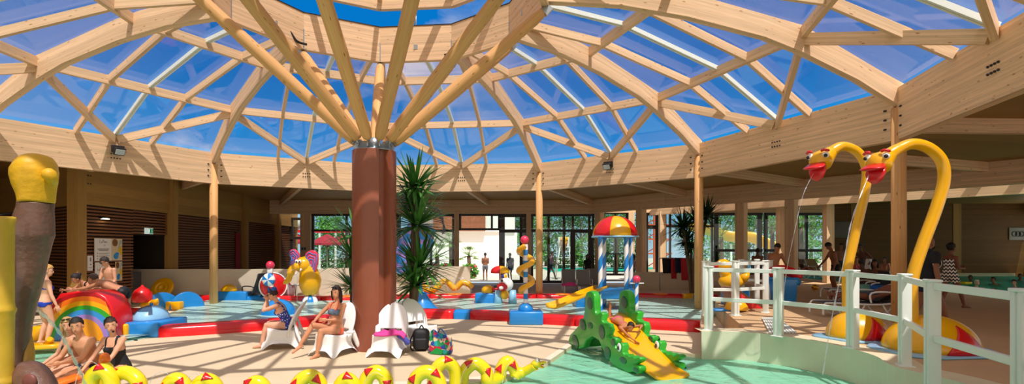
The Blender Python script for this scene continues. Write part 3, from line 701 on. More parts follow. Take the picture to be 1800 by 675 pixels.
# right-hand openings: header, slot, second beam, hall
def Hp(t):  # along the header from (5.4, 29.6)
    pts = [V(*p, 0) for p in H1[:4]]; s = [0]
    for a, b in zip(pts, pts[1:]): s.append(s[-1]+(b-a).length)
    return V(ip(t, s, [p.x for p in pts]), ip(t, s, [p.y for p in pts]), 0)
hd = MB()
for a, b in zip(H1[:3], H1[1:4]): hd.beam(V(*a, ZS+.3), V(*b, ZS+.3), .28, ZS+.3-4.0)
tag(hd.build('trim_header', GLU), kind='structure')
H2 = [(9.0, 31.6), (11.7, 28.4), (13.6, 24.9), (18.0, 20.5), (23.5, 14.2)]
hd = MB()
for a, b in zip(H2, H2[1:]): hd.beam(V(*a, ZS+.2), V(*b, ZS+.2), .25, ZS+.2-4.0)
tag(hd.build('trim_beam', GLU), kind='structure')
def seg_offset(a, b, off):
    d = (V(*b, 0)-V(*a, 0)).normalized(); n = V(d.y, -d.x, 0); return n*off
rs = MB(); rj = MB()
SL0, SL1 = .45, .95     # slot along the front of the second beam, as a share of the gap between the beams
for k in range(len(H2)-1):
    a2, b2 = V(*H2[k], 0), V(*H2[k+1], 0)
    def near(p):
        best = None
        for (x0, y0), (x1, y1) in zip(H1[:3], H1[1:4]):
            A, B = V(x0, y0, 0), V(x1, y1, 0); e = B-A; t = max(0, min(1, (p-A).dot(e)/e.dot(e))); q = A+e*t
            if best is None or (q-p).length < (best-p).length: best = q
        return best
    a1, b1 = near(a2), near(b2)
    rs.prism([a1+V(0, 0, ZS), b1+V(0, 0, ZS), lerp(b1, b2, SL0)+V(0, 0, ZS), lerp(a1, a2, SL0)+V(0, 0, ZS)], (0, 0, .25))
    nj = max(2, int((b2-a2).length/1.1))
    for j in range(nj):
        t = (j+.5)/nj; rj.beam(lerp(lerp(a1, b1, t), lerp(a2, b2, t), .0)+V(0, 0, ZS+.2), lerp(a2, b2, t)+V(0, 0, ZS+.2), .22, .4)
tag(rs.build('ceiling', SOF), kind='structure'); tag(rj.build('trim_rafters', GLU), kind='structure')
hr = MB(); hp = [V(*p, ZS) for p in H2]
hr.prism([hp[0], hp[1], hp[2], hp[3], hp[4], V(32, 14.2, ZS), V(32, 33, ZS), V(9, 33, ZS)], (0, 0, .25))
tag(hr.build('ceiling', SOF), kind='structure')
for px, Y in ((1127, 27.0), (1303, 23.3), (1391, 21.7), (1054, 29.8)):
    X = PX(px, Y); m = MB(); m.box((X, Y, 2.1), (.38, .38, 4.2), math.radians(-50)); tag(m.build('pillar', GLU), kind='structure')
for px, Y in ((1164, 31), (1373, 25.6), (1456, 24.0), (1109, 31.5)):
    X = PX(px, Y); m = MB(); m.box((X, Y, 2.1), (.34, .34, 4.2)); tag(m.build('pillar', GLU), kind='structure')
# glazing behind the right-hand pillars
YW = 31.5
lowt = 2.0
window('window_7', (PX(1060, YW), YW), (PX(1104, YW), YW), .4, 4.2, (.5,), (3.2,), .12)
window('window_8', (PX(1133, YW), YW), (PX(1159, YW), YW), .3, 4.2, (), (3.4,), .22)
window('window_9', (PX(1168, YW), YW), (PX(1254, YW), YW), .3, 4.2, (.12,), (3.4,), .12)
window('window_10', (PX(1256, YW), YW), (PX(1340, YW), YW), .45, 4.15, (.06, .48, .93), (1.98,), .16)
window('window_11', (PX(1345, YW), YW), (PX(1400, YW), YW), .45, 4.15, (.02, .98), (1.98,), .16)
window('window_12', (PX(1400, YW), YW), (PX(1452, YW), YW), .45, 4.15, (.35, .97), (1.98,), .16)
m = MB(); m.beam((PX(1045, YW), YW, 5), (PX(1462, YW), YW, 5), .3, .85); tag(m.build('trim_header', GLU), kind='structure')
m = MB(); m.box(((PX(1128, 26.2)+PX(1233, 25))/2+.6, 25.9, .42), (4.6, .3, .84), math.radians(-14)); tag(m.build('wall_low', PLAST), kind='structure')
# brown board walls of the hall
m = MB(); m.beam((PX(1462, YW), YW+.6, ZS), (32, YW+.6, ZS), .2, ZS); m.beam((32, 33, ZS), (32, 6, ZS), .2, .6); m.beam((32, 33, .9), (32, 6, .9), .2, .9); m.beam((PX(1462, YW), YW, ZS), (PX(1462, YW), YW+.7, ZS), .2, ZS)
tag(m.build('wall_right', OSB), kind='structure')
m = MB()
for x in (21.6, 27.8): m.beam((x, YW+.47, 0), (x, YW+.47, ZS), .5, .1, (0, -1, 0))
tag(m.build('trim_hall', SOF), kind='structure')
m = MB(); m.rbox((31.42, YW+.46, 2.9), (1.0, .04, .75), .01); s = thing('wall_sign', 'square pale sign with dark looping mark on the brown board wall', 'sign', (31.42, YW+.4, 2.5)); m.build('panel', mat('sign_pale', '8f8a80', .6), s)
m = MB()
for dx in (-.2, .02, .24): m.tube([V(31.42+dx+.15*math.cos(t), YW+.42, 2.9+.15*math.sin(t)) for t in np.linspace(0, 2*PI, 13)], .02, 6)
m.build('looping_mark', BLACK, s)
m = MB(); m.rbox((PX(1480, YW), YW+.40, 3.15), (1.5, .06, 1.0), .02); simple('notice_board', 'pale grey framed panel on the brown board wall by the window', 'notice board', m, mat('panel_grey', '6e665c', .6))
window('added_side_window', (32, 31.8), (32, 8), .9, 4.15, (.2, .4, .6, .8), (), .12)  # unseen glazing, added to bring daylight to the dark indoor pool
# ---- low cream wall behind the kids' pool
m = MB(); m.box(((-14.6-5.4)/2, 20.75, .6), (9.2, .22, 1.2)); m.box((-14.5, 20.9, .6), (.3, .3, 1.2))
tag(m.build('wall_low', PLAST), kind='structure')
m = MB(); m.box(((PX(690, 22.5)+PX(827, 22.5))/2, 22.5, .62), (PX(827, 22.5)-PX(690, 22.5), .22, 1.25)); m.box((PX(640, 22), 22.2, .6), (3.2, .22, 1.2), math.radians(10)); tag(m.build('wall_low', PLAST), kind='structure')
m = MB(); m.box((-10, 20.6, .06), (9.2, .06, .12)); tag(m.build('baseboard_back', mat('skirting', 'c9bfa6', .7)), kind='structure')
# flood lamps under the ring beam
for i, lab in ((1.5, 'black floodlight at the beam above the slatted wall'), (-1.5, 'black floodlight at the beam above the striped kiosk')):
    c = BP(i-.5, AP(10.72), 0, 4.98); t = thing('floodlight', lab, 'floodlight', c)
    a = A0+S11*i; m = MB(); m.rbox(c, (.1, .34, .22), .02, a); m.build('housing', BLACK, t)
    M = Matrix.Rotation(a, 3, 'Z') @ Matrix.Rotation(math.radians(-35), 3, 'Y')
    m = MB(); q = c+Matrix.Rotation(a, 3, 'Z')@V(-.1, 0, -.08); m.rbox(q, (.07, .30, .24), .02, M=M); m.build('head', BLACK, t)
    m = MB(); m.rbox(q+M@V(-.04, 0, 0), (.012, .25, .17), .004, M=M); m.build('lens', mat('lens_grey', 'b9c6cc', .2), t)
# ================================================================ PEOPLE
DG = bpy.context.evaluated_depsgraph_get
SKINS = {}
def skin(c):
    if c not in SKINS: SKINS[c] = mat('skin_'+c, c, .55, var=.05, vscale=9, spec=.35)
    return SKINS[c]
LIP = mat('lips', 'b0645a', .5); BROW = mat('brow', '6a4e3a', .7); EYEW = mat('eye_white', 'f0ece6', .3); IRIS = mat('iris', '2c2018', .25)
def two_bone(a, t, l1, l2, pole):
    d = t-a; n = d.length; n = min(max(n, abs(l1-l2)+.02), l1+l2-.004); d.normalize()
    x = (l1*l1-l2*l2+n*n)/(2*n); h = math.sqrt(max(0, l1*l1-x*x)); p = Vector(pole); p = (p-d*p.dot(d))
    p = p.normalized() if p.length > 1e-6 else V(0, 0, 1)
    return a+d*x+p*h, a+d*n
def person(label, loc, yaw, h=1.72, sex='m', pelvis=(0, 0, .94), chest=None, neckdir=(0, .12, 1), look=(0, 1, -.05), hands=None, feet=None,
           elb=None, knee=None, toe=None, sk='d9a684', hair=('short', '2b2019'), wear=(), vox=.017, fingers=True, glasses=None, group=None, fat=1.0, palm=None, lat=None, curl=.5, cat='person'):
    k = h/1.75; pel = V(*pelvis); ch = V(*chest) if chest else pel+V(0, .02, .50)
    sp = (ch-pel).normalized(); la = V(*lat).normalized() if lat else (V(1, 0, 0)-sp*sp.x).normalized()
    fw = sp.cross(la)
    w = sex == 'w'
    hands = hands or ((-.26, .06, .80), (.26, .06, .80)); feet = feet or ((-.10, 0, .08), (.10, .0, .08))
    elb = elb or ((-.4, -1, -.2), (.4, -1, -.2)); knee = knee or ((0, 1, .1), (0, 1, .1)); toe = toe or ((-.2, 1, 0), (.2, 1, 0))
    m = MB(); bones = []
    st = [(-.17, .095, .085), (-.09, .155, .115), (.04, .172, .122), (.2, .152, .106), (.38, .138, .097), (.6, .158, .112), (.78, .172, .112), (.9, .155, .088), (1.0, .095, .065)]
    if w: st = [(-.17, .095, .09), (-.09, .165, .125), (.03, .178, .128), (.18, .150, .105), (.36, .122, .09), (.58, .138, .104), (.76, .148, .104), (.9, .138, .08), (1.0, .085, .06)]
    ln = (ch-pel).length
    m.tube([pel+sp*(t*ln) for t, a, b in st], [(a*fat, b*fat) for t, a, b in st], 16, upv=la)
    bones.append(('torso', pel, ch, .14))
    if w:
        for s in (-1, 1): m.ell(pel+sp*ln*.63+la*s*.07+fw*.075, (.062, .062, .062), seg=12, rings=8)
    nd = V(*neckdir).normalized(); hb = ch+nd*.085; hc = ch+nd*.195
    m.capsule(ch-nd*.03, hb+nd*.03, .062 if not w else .052, .055 if not w else .047, 12)
    lk = V(*look).normalized(); up = (nd-lk*nd.dot(lk)*.9); up = (up-lk*up.dot(lk)).normalized(); rt = lk.cross(up).normalized(); HM = Matrix((rt, lk, up)).transposed()
    hc = hc+lk*.018
    m.ell(hc+HM@V(0, -.012, .020), (.080, .096, .096), HM, seg=16, rings=12); m.ell(hc+HM@V(0, .022, -.045), (.060, .066, .070), HM, seg=14, rings=10); m.ell(hc+HM@V(0, .058, -.088), (.026, .026, .024), HM, seg=10, rings=8)
    bones.append(('head', hb, hc+up*.05, .08))
    hand_info = []
    for s, nm in ((-1, 'L'), (1, 'R')):
        j = 0 if s < 0 else 1
        sh = pel+sp*ln*.90+la*s*(.158 if w else .185)
        tgt = V(*hands[j]); e, wr = two_bone(sh.copy(), tgt, .285, .255, elb[j])
        f = (.92 if w else 1.05)*(.5+.5*fat)
        m.ell(sh, .058*f, seg=12, rings=8); m.capsule(sh, lerp(sh, e, .5), .052*f, .047*f, 10); m.capsule(lerp(sh, e, .45), e, .047*f, .038*f, 10)
        m.capsule(e, lerp(e, wr, .3), .038*f, .040*f, 10); m.capsule(lerp(e, wr, .3), wr, .040*f, .026*f, 10)
        bones += [('uarm', sh, e, .05), ('farm', e, wr, .035)]
        hip = pel+la*s*.092-sp*.03
        tg = V(*feet[j]); kn, an = two_bone(hip.copy(), tg, .43, .425, knee[j])
        m.capsule(hip, lerp(hip, kn, .5), .092*fat, .076*fat, 12); m.capsule(lerp(hip, kn, .5), kn, .076*fat, .054*fat, 12)
        m.capsule(kn, lerp(kn, an, .32), .052*fat, .055*fat, 10); m.capsule(lerp(kn, an, .32), an, .055*fat, .034, 10)
        bones += [('thigh', hip, kn, .08), ('shin', kn, an, .05)]
        td = V(*toe[j]).normalized(); heel = an+V(0, 0, -.035)-td*.035
        m.capsule(heel, an+td*.05+V(0, 0, -.035), .036, .035, 10); m.capsule(an+td*.04+V(0, 0, -.03), an+td*.155+V(0, 0, -.052), .036, .024, 10)
        bones.append(('foot', heel, an+td*.15, .04))
        hd = (wr-e).normalized(); hand_info.append((s, wr, hd, sh))
        if not fingers: m.capsule(wr, wr+hd*.10, .032, .024, 8)
    me = bpy.data.meshes.new('tmp'); me.from_pydata(m.v, [], m.f); ob = bpy.data.objects.new('tmp', me); COL.objects.link(ob)
    r = ob.modifiers.new('r', 'REMESH'); r.mode = 'VOXEL'; r.voxel_size = vox; sm = ob.modifiers.new('s', 'SMOOTH'); sm.factor = .5; sm.iterations = 3
    ev = ob.evaluated_get(DG()); em = ev.to_mesh()
    n = len(em.vertices); co = np.empty(n*3); em.vertices.foreach_get('co', co); co = co.reshape(-1, 3); no = np.empty(n*3); em.vertices.foreach_get('normal', no); no = no.reshape(-1, 3)
    fs = [list(p.vertices) for p in em.polygons]; ev.to_mesh_clear(); bpy.data.objects.remove(ob); bpy.data.meshes.remove(me)
    # nearest bone
    B = np.zeros(n, int); T = np.zeros(n); best = np.full(n, 1e9)
    for bi, (nm, a, b, rr) in enumerate(bones):
        a_, d_ = np.array(a), np.array(b-a); t = ((co-a_)@d_)/(d_@d_); tc_ = np.clip(t, -.2 if nm == 'torso' else 0, 1); dist = np.linalg.norm(co-(a_+tc_[:, None]*d_), axis=1)/rr
        u = dist < best; best[u] = dist[u]; B[u] = bi; T[u] = t[u]
    names = [b[0] for b in bones]; nmv = np.array([names[i] for i in B])
    rel = co-np.array(pel); front = rel@np.array(fw); side = rel@np.array(la); along = rel@np.array(sp)/ln
    root = bpy.data.objects.new('person', None); COL.objects.link(root); root.location = loc; root.rotation_euler = (0, 0, yaw); root.scale = (k, k, k); root['local'] = 1
    tag(root, label, cat, group)
    S = skin(sk); body = MB(); body.add(co, fs, 0, True)
    P = lambda x, y, z: hc+HM@V(x, y, z)
    body.ell(P(0, .082, -.012), (.011, .018, .024), HM, seg=10, rings=7); body.ell(P(0, .090, -.028), (.015, .012, .009), HM, seg=10, rings=7)
    for s in (-1, 1): body.ell(P(.078*s, -.01, -.01), (.012, .022, .034), HM, seg=10, rings=7)
    body.ell(P(0, .080, -.060), (.023, .009, .0055), HM, 1, 10, 6); body.ell(P(0, .079, -.068), (.019, .009, .006), HM, 1, 10, 6)
    for s in (-1, 1): body.ell(P(.031*s, .073, .034), (.018, .010, .0042), HM, 2, 10, 6)
    if fingers:
        for (s, wr, hd, sh) in hand_info:
            pm = V(*palm[0 if s < 0 else 1]) if palm else V(-s, .2, 0); pn = (pm-hd*pm.dot(hd)).normalized(); wd = hd.cross(pn)*s
            wd = wd if True else wd
            M = Matrix((wd, hd, pn)).transposed(); body.ell(wr+hd*.045, (.040, .055, .016), M, seg=12, rings=8); body.ell(wr+hd*.005, (.026, .03, .02), M, seg=10, rings=7)
            for q, (off, l, sp_) in enumerate(((-.029, .070, -.10), (-.010, .080, -.02), (.010, .074, .05), (.028, .058, .13))):
                b0 = wr+hd*.088+wd*off; d1 = (hd+wd*sp_+pn*curl*.5).normalized(); d2 = (hd*.8+wd*sp_+pn*curl*1.4).normalized()
                body.tube([b0-hd*.012, b0, b0+d1*l*.5, b0+d1*l*.5+d2*l*.42, b0+d1*l*.5+d2*l*.5], [.0085, .0092, .0085, .0075, .003], 8)
            b0 = wr+hd*.03-wd*.034; d1 = (hd*.75-wd*.7+pn*.35).normalized(); d2 = (hd-wd*.2+pn*.3).normalized()
            body.tube([b0-d1*.012, b0, b0+d1*.035, b0+d1*.035+d2*.028, b0+d1*.035+d2*.036], [.009, .011, .0105, .0085, .003], 8)
    body.build('body', [S, LIP, BROW], root)
    for s in (-1, 1):
        e = MB(); e.ell(P(.030*s, .067, .014), (.0135, .009, .0068), HM, seg=10, rings=7); o = e.build('eye', EYEW, root)
        e = MB(); e.ell(P(.030*s, .0735, .014), (.0058, .004, .0058), HM, seg=8, rings=6); e.build('iris', IRIS, o)
    for gi, (kind, col_) in enumerate(wear):
        off = .007
        th = (nmv == 'thigh'); to = (nmv == 'torso'); ua = (nmv == 'uarm')
        if kind == 'trunks': sel = (to & (along < .10)) | (th & (T < .50)); off = .014
        elif kind == 'briefs': sel = (to & (along < .08)) | (th & (T < .16)); off = .008
        elif kind == 'bottom': sel = ((to | th) & (along < .03) & (along > -.22) & (~th | (T < .10+.12*(front < 0))))
        elif kind == 'top': sel = to & (along > .50) & (along < .75) & (((front > .045) & (np.abs(side) < .15) & (np.abs(along-.63) < .125)) | (np.abs(along-.60) < .045))
        elif kind == 'suit': sel = (to & (along < .56+.17*(front > .02)*(np.abs(side) < .12))) | (th & (T < .08)) | (to & (along >= .55) & (np.abs(np.abs(side)-.085) < .022)); off = .008
        elif kind == 'shirt': sel = (to & (along > -.12)) | (ua & (T < .62)); off = .022
        elif kind == 'tank': sel = (to & (along > -.10) & (along < .86)); off = .014
        elif kind == 'dress': sel = (to & (along < .80)) | (th & (T < .45)); off = .016
        elif kind == 'skirt': sel = (to & (along < .14)) | (th & (T < .35)); off = .016
        else: continue
        idx = {}; c = MB(); vs = []; ff = []
        for f in fs:
            if all(sel[i] for i in f):
                g = []
                for i in f:
                    if i not in idx: idx[i] = len(vs); vs.append(co[i]+no[i]*off)
                    g.append(idx[i])
                ff.append(g)
        if ff:
            c.add(vs, ff, 0, True); o = c.build({'trunks': 'swim_trunks', 'briefs': 'swim_briefs', 'bottom': 'bikini_bottom', 'top': 'bikini_top', 'suit': 'swimsuit', 'shirt': 't_shirt', 'tank': 'tank_top', 'dress': 'dress', 'skirt': 'skirt'}[kind], col_, root)
            sdm = o.modifiers.new('t', 'SOLIDIFY'); sdm.thickness = .006; sdm.offset = -1
    stl, hcol = hair[0], mat('hair_'+hair[1], hair[1], .6, var=.15, vscale=40, bump=.4, bscale=120)
    if stl != 'none':
        hm = MB(); seg, rg = 22, 16; vs, ids = [], {}
        for i in range(rg+1):
            a = -PI/2+PI*i/rg
            for q in range(seg):
                t = 2*PI*q/seg; x, y, z = math.cos(a)*math.cos(t), math.cos(a)*math.sin(t), math.sin(a)
                j = 1+.035*math.sin(7*t+3*a)+.03*math.sin(13*a+5*t)+.015*math.sin(17*t-9*a)
                vs.append((x*.090*j, y*.108*j-.018, z*.112*j+.034))
        ff = []
        lim = -.02 if stl == 'short' else -.06
        for i in range(rg):
            for q in range(seg):
                f = (i*seg+q, i*seg+(q+1) % seg, (i+1)*seg+(q+1) % seg, (i+1)*seg+q); cx_ = [sum(vs[g][d] for g in f)/4 for d in range(3)]
                ok = cx_[2] > (.078 if cx_[1] > .04 else .05 if cx_[1] > .015 else .012 if cx_[1] > -.015 else lim)
                if ok: ff.append(f)
        hm.add([hc+HM@V(*p) for p in vs], ff, 0, True)
        if stl in ('long', 'shoulder'):
            L_ = .30 if stl == 'long' else .2
            hm.tube([hc+HM@V(0, -.05, .08), hc+HM@V(0, -.085, 0), hc+HM@V(0, -.075, -.08), hc+HM@V(0, -.085, -.08)+V(0, 0, -L_*.5), hc+HM@V(0, -.08, -.08)+V(0, 0, -L_)], [(.05, .03), (.08, .045), (.09, .045), (.085, .035), (.04, .015)], 14, upv=rt)
            for s in (-1, 1): hm.tube([P(.05*s, .0, .09), P(.083*s, .005, .02), P(.088*s, .0, -.07), P(.08*s, -.01, -.07)+V(0, 0, -.09)], [.02, .026, .026, .008], 8)
        if stl == 'bun': hm.ell(P(0, -.125, .06), .045, HM, seg=12, rings=8); hm.ell(P(0, -.10, .04), .05, HM, seg=12, rings=8)
        if stl == 'pony': hm.tube([P(0, -.1, .05), P(0, -.15, .03), P(0, -.15, -.08), P(0, -.12, -.17)], [.03, .035, .03, .008], 10)
        hm.build('hair', hcol, root)
    if glasses:
        g = MB()
        for s in (-1, 1): g.rbox(P(.033*s, .096, .014), (.05, .012, .034), .012, M=HM); g.tube([P(.058*s, .092, .018), P(.080*s, .0, .018)], .004, 6)
        g.tube([P(-.012, .102, .02), P(.012, .102, .02)], .004, 6); g.build('sunglasses', glasses, root)
    root['hc'] = list(hc); root['hm'] = [x for r in HM for x in r]
    return root
def on_head(root):
    return Vector(root['hc']), Matrix([root['hm'][0:3], root['hm'][3:6], root['hm'][6:9]])
BLK = mat('black_cloth', '16171c', .8); NVY = mat('navy_cloth', '1c2440', .8); BLUC = mat('royal_blue_cloth', '1a3fc0', .7); REDC = mat('red_cloth', 'c22230', .75)
CORAL = mat('coral_cloth', 'f0603f', .7); GREYB = mat('grey_blue_cloth', '5d6f86', .8, var=.3, vscale=120); PINKC = mat('pink_cloth', 'e85a86', .75); DGREY = mat('dark_grey_cloth', '3a3d44', .8)
def dotted(name, base, dot, sc):
    m, nt = nt_of(name); b = N(nt, 'ShaderNodeBsdfPrincipled', Roughness=.75); L(nt, b.outputs[0], N(nt, 'ShaderNodeOutputMaterial').inputs[0])
    tc = N(nt, 'ShaderNodeTexCoord'); v = N(nt, 'ShaderNodeTexVoronoi', Scale=sc); L(nt, tc.outputs['Object'], v.inputs[0])
    r = ramp(nt, v.outputs['Distance'], [(.26, lin(dot)), (.34, lin(base))]); L(nt, r.outputs[0], b.inputs['Base Color']); return m
FLORAL = dotted('navy_floral_cloth', '2a3690', 'c8d0ec', 22)
def zigzag(name, a, c, sc=9):
    m, nt = nt_of(name); b = N(nt, 'ShaderNodeBsdfPrincipled', Roughness=.75); L(nt, b.outputs[0], N(nt, 'ShaderNodeOutputMaterial').inputs[0])
    tc = N(nt, 'ShaderNodeTexCoord'); s = N(nt, 'ShaderNodeSeparateXYZ'); L(nt, tc.outputs['Object'], s.inputs[0])
    ad = N(nt, 'ShaderNodeMath', operation='ADD'); L(nt, s.outputs[0], ad.inputs[0]); L(nt, s.outputs[1], ad.inputs[1])
    pp = N(nt, 'ShaderNodeMath', operation='PINGPONG'); L(nt, ad.outputs[0], pp.inputs[0]); pp.inputs[1].default_value = .05
    su = N(nt, 'ShaderNodeMath', operation='ADD'); L(nt, pp.outputs[0], su.inputs[0]); L(nt, s.outputs[2], su.inputs[1])
    mu = N(nt, 'ShaderNodeMath', operation='PINGPONG'); L(nt, su.outputs[0], mu.inputs[0]); mu.inputs[1].default_value = .045
    r = ramp(nt, mu.outputs[0], [(.02, lin(a)), (.024, lin(c))]); L(nt, r.outputs[0], b.inputs['Base Color']); return m
ZIG = zigzag('zigzag_cloth', '0e0e12', 'ece8e2')
# ================================================================ PLAY EQUIPMENT
JET = glass('water_jet', 'ffffff', .2, .05, dust=.22)
def jet(name, pts, r=.012, lab='', grp='water jets'):
    p = smooth_path(pts, 8); m = MB(); m.tube(p, [r*(1+.5*math.sin(k*2.1)) for k in range(len(p))], 6); o = m.build(name, JET); return tag(o, lab, 'water jet', grp)
Zr = lambda a: Matrix.Rotation(a, 3, 'Z')
Xr = lambda a: Matrix.Rotation(a, 3, 'X')
Yr = lambda a: Matrix.Rotation(a, 3, 'Y')
def solo(name, lab, cat, loc, grp=None): return thing(name, lab, cat, loc, grp)

# ---- duck necked water spouts on the upper deck
def duck(lab, base, wid, hgt, neck, rad, head, beak, Y, rot, grp, hs):
    t = solo('duck_fountain', lab, 'fountain', base, grp)
    m = MB(); pr = []
    for k in range(29):
        a = 2*PI*k/28; pr.append((1+.07*math.sin(3*a+rot)+.05*math.sin(5*a), a))
    m.prism([base+V(math.cos(a)*wid*.66*r, math.sin(a)*wid*.52*r, .004) for r, a in pr[:-1]], (0, 0, .035), bev=.01); m.build('puddle_base', LBL, t)
    d = MB(); d.ell(base+V(0, 0, .03), (wid*.5, wid*.44, hgt), seg=36, rings=12, z0=0); o = d.build('body', YEL, t)
    # red feet wedges on the flank
    for a0 in (-1.39, 1.75):
        w = MB(); vs = []; fs = []
        for i in range(7):
            el = .02+.86*i/6; hw = .50*(1-i/6.1)
            for j in range(5):
                a = a0+hw*(j/2-1); q = 1.03
                vs.append(base+V(0, 0, .03)+V(wid*.5*q*math.cos(el)*math.cos(a), wid*.44*q*math.cos(el)*math.sin(a), hgt*q*math.sin(el)))
        fs = [(i*5+j, i*5+j+1, i*5+6+j, i*5+5+j) for i in range(6) for j in range(4)]
        w.add(vs, fs, 0, True); f = w.build('foot_panel', RED, t); sdm = f.modifiers.new('t', 'SOLIDIFY'); sdm.thickness = .02
    p = smooth_path(neck, 8); n = len(p); m = MB()
    rr = [rad*(1+.25*max(0, (k-n*.86)/(n*.14))) for k in range(n)]; m.tube(p, rr, 20); nk = m.build('neck', YEL, t)
    # head: swollen end of the neck, pointing along head dir
    hd = (Vector(beak)-Vector(head)).normalized(); c = Vector(head)
    rt = hd.cross(V(0, 0, 1)).normalized(); up = rt.cross(hd).normalized(); M = Matrix((rt, hd, up)).transposed(); s = hs
    m = MB(); m.tube([p[-2], p[-1], lerp(p[-1], c, .5), c, c+hd*s*.45, c+hd*s*.78], [rad*1.15, rad*1.3, s*.62, s*.80, s*.66, s*.25], 22)
    h = m.build('head', YEL, t)
    for sd_ in (-1, 1):
        e = MB(); e.ell(c+M@V(sd_*s*.52, s*.22, s*.50), s*.24, seg=16, rings=10); eo = e.build('eye', WHT, h)
        e = MB(); e.ell(c+M@V(sd_*s*.60, s*.40, s*.54), s*.13, seg=12, rings=8); e.build('pupil', BLACK, eo)
        b = MB(); b.tube(smooth_path([c+M@V(sd_*s*.30, s*.24, s*.84), c+M@V(sd_*s*.52, s*.26, s*.92), c+M@V(sd_*s*.80, s*.10, s*.74)], 4), [s*.05]+[s*.10]*7+[s*.03], 10); b.build('eyebrow', RED, h)
    bk = MB(); b0 = c+hd*s*.60
    bk.tube([b0, b0+M@V(0, s*.35, s*.02), b0+M@V(0, s*.75, s*.05), b0+M@V(0, s*1.08, s*.16)], [(s*.60, s*.22), (s*.68, s*.19), (s*.70, s*.13), (s*.36, s*.05)], 18, upv=rt)
    bk.tube([b0+M@V(0, 0, -s*.15), b0+M@V(0, s*.28, -s*.45), b0+M@V(0, s*.52, -s*.8), b0+M@V(0, s*.60, -s*1.05)], [(s*.58, s*.22), (s*.60, s*.17), (s*.46, s*.12), (s*.14, s*.05)], 18, upv=rt)
    bk.build('beak', RED, h); return t
b1 = V(6.17, 9.08, ZU); Y1 = b1.y+.02
duck('yellow duck neck fountain further from the viewer, beside the seated loungers', b1, .98, .47, [D(1489, 570, Y1), D(1489, 520, Y1), D(1489.5, 476, Y1), D(1499, 430, Y1), D(1511, 378, Y1), D(1521, 332, Y1), D(1523, 296, Y1), D(1508, 268, Y1), D(1482, 257, Y1), D(1462, 266, Y1)], .077, D(1443, 283, Y1), D(1420, 305, Y1-.25), Y1, .4, 'duck neck fountains on the upper deck', .235)
b2 = V(6.53, 7.98, ZU); Y2 = b2.y-.02
duck('yellow duck neck fountain nearer the viewer, behind the railing corner', b2, 1.28, .52, [D(1603, 600, Y2), D(1603, 545, Y2), D(1604, 490, Y2), D(1622, 430, Y2), D(1645, 368, Y2), D(1659, 318, Y2), D(1655, 283, Y2), D(1632, 260, Y2), D(1603, 253, Y2), D(1577, 263, Y2), D(1563, 272, Y2)], .082, D(1546, 287, Y2), D(1521, 306, Y2-.25), Y2, 1.9, 'duck neck fountains on the upper deck', .225)
jet('water_jet', [D(1430, 305, Y1-.1), D(1412, 342, Y1-.3), D(1397, 405, Y1-.3), D(1382, 480, Y1-.2), D(1370, 572, Y1+.2), V(4.95, 9.75, ZU)], .005, 'thin water jet from the beak of the further duck neck')
jet('water_jet', [D(1527, 308, Y2-.15), D(1498, 385, Y2-.4), D(1484, 455, Y2-.5), D(1462, 560, Y2-.4), D(1446, 660, Y2-.3)], .008, 'thin water jet from the beak of the nearer duck neck')

# ---- green dragon slide
SL0_, SLd = V(1.60, 10.85, 0), V(.285, -.958, 0).normalized(); SLn = V(-SLd.y, SLd.x, 0)
def on_plane(px, py, P0, d):
    t = (px-877.1)/926.7; k = (P0.x-t*P0.y)/(t*d.y-d.x); p = P0+d*k; return V(k, 0, 2-(py-437.3)*p.y/926.7)
OUT = [(1004, 600), (1012, 609), (1024, 613), (1031, 610), (1036, 598), (1046, 591), (1058, 598), (1066, 616), (1076, 632), (1084, 643), (1095, 653), (1108, 657), (1118, 653), (1126, 657), (1131, 650), (1129, 643), (1120, 640), (1127, 637), (1132, 631), (1128, 627), (1121, 630), (1118, 625), (1112, 627), (1108, 622), (1102, 624), (1099, 618), (1101, 609), (1098, 602), (1093, 603), (1090, 612), (1086, 612), (1086, 604), (1089, 597), (1083, 592), (1077, 595), (1073, 590), (1076, 580), (1073, 569), (1066, 567), (1062, 563), (1065, 553), (1061, 548), (1055, 552), (1051, 550), (1051, 540), (1050, 520), (1047, 513), (1042, 511), (1036, 514), (1034, 521), (1034, 540), (1031, 556), (1022, 572), (1014, 581), (1007, 588)]
loc2 = [on_plane(x, y, SL0_, SLd) for x, y in OUT]
drag = solo('dragon_slide', 'green spotted dragon slide with yellow chute running into the pool', 'slide', SL0_+V(.7, -1, 0))
WID = .74
def side_panel(off, nm):
    pts = [SL0_+SLd*q.x+SLn*off+V(0, 0, q.z) for q in loc2]; m = MB(); m.prism(pts, SLn*.14, bev=.045); return m.build(nm, GRN, drag)
lp = side_panel(-.07, 'side_panel'); rp = side_panel(WID-.07, 'side_panel')
for sgn, off, par in ((-1, -.078, lp), (1, WID+.078, rp), (-1, WID-.078, rp)):
    for (x, y, a, b, rz) in ((1043, 533, 6, 11, 0), (1030, 570, 7, 10, .3), (1043, 572, 5, 6, 0), (1017, 600, 8, 10, .5), (1064, 583, 6, 13, -.1), (1074, 620, 6, 11, -.3), (1085, 601, 4, 7, 0), (1102, 633, 6, 6, 0), (1125, 650, 5, 4, 0)):
        q = on_plane(x, y, SL0_, SLd); c = SL0_+SLd*q.x+SLn*off+V(0, 0, q.z); kx = c.y/926.7*1.6
        M = Matrix((SLd, SLn, V(0, 0, 1))).transposed() @ Yr(rz); m = MB(); m.ell(c, (a*kx*1.2, .008, b*kx*.62), M, seg=18, rings=8); m.build('spot', DGR, par)
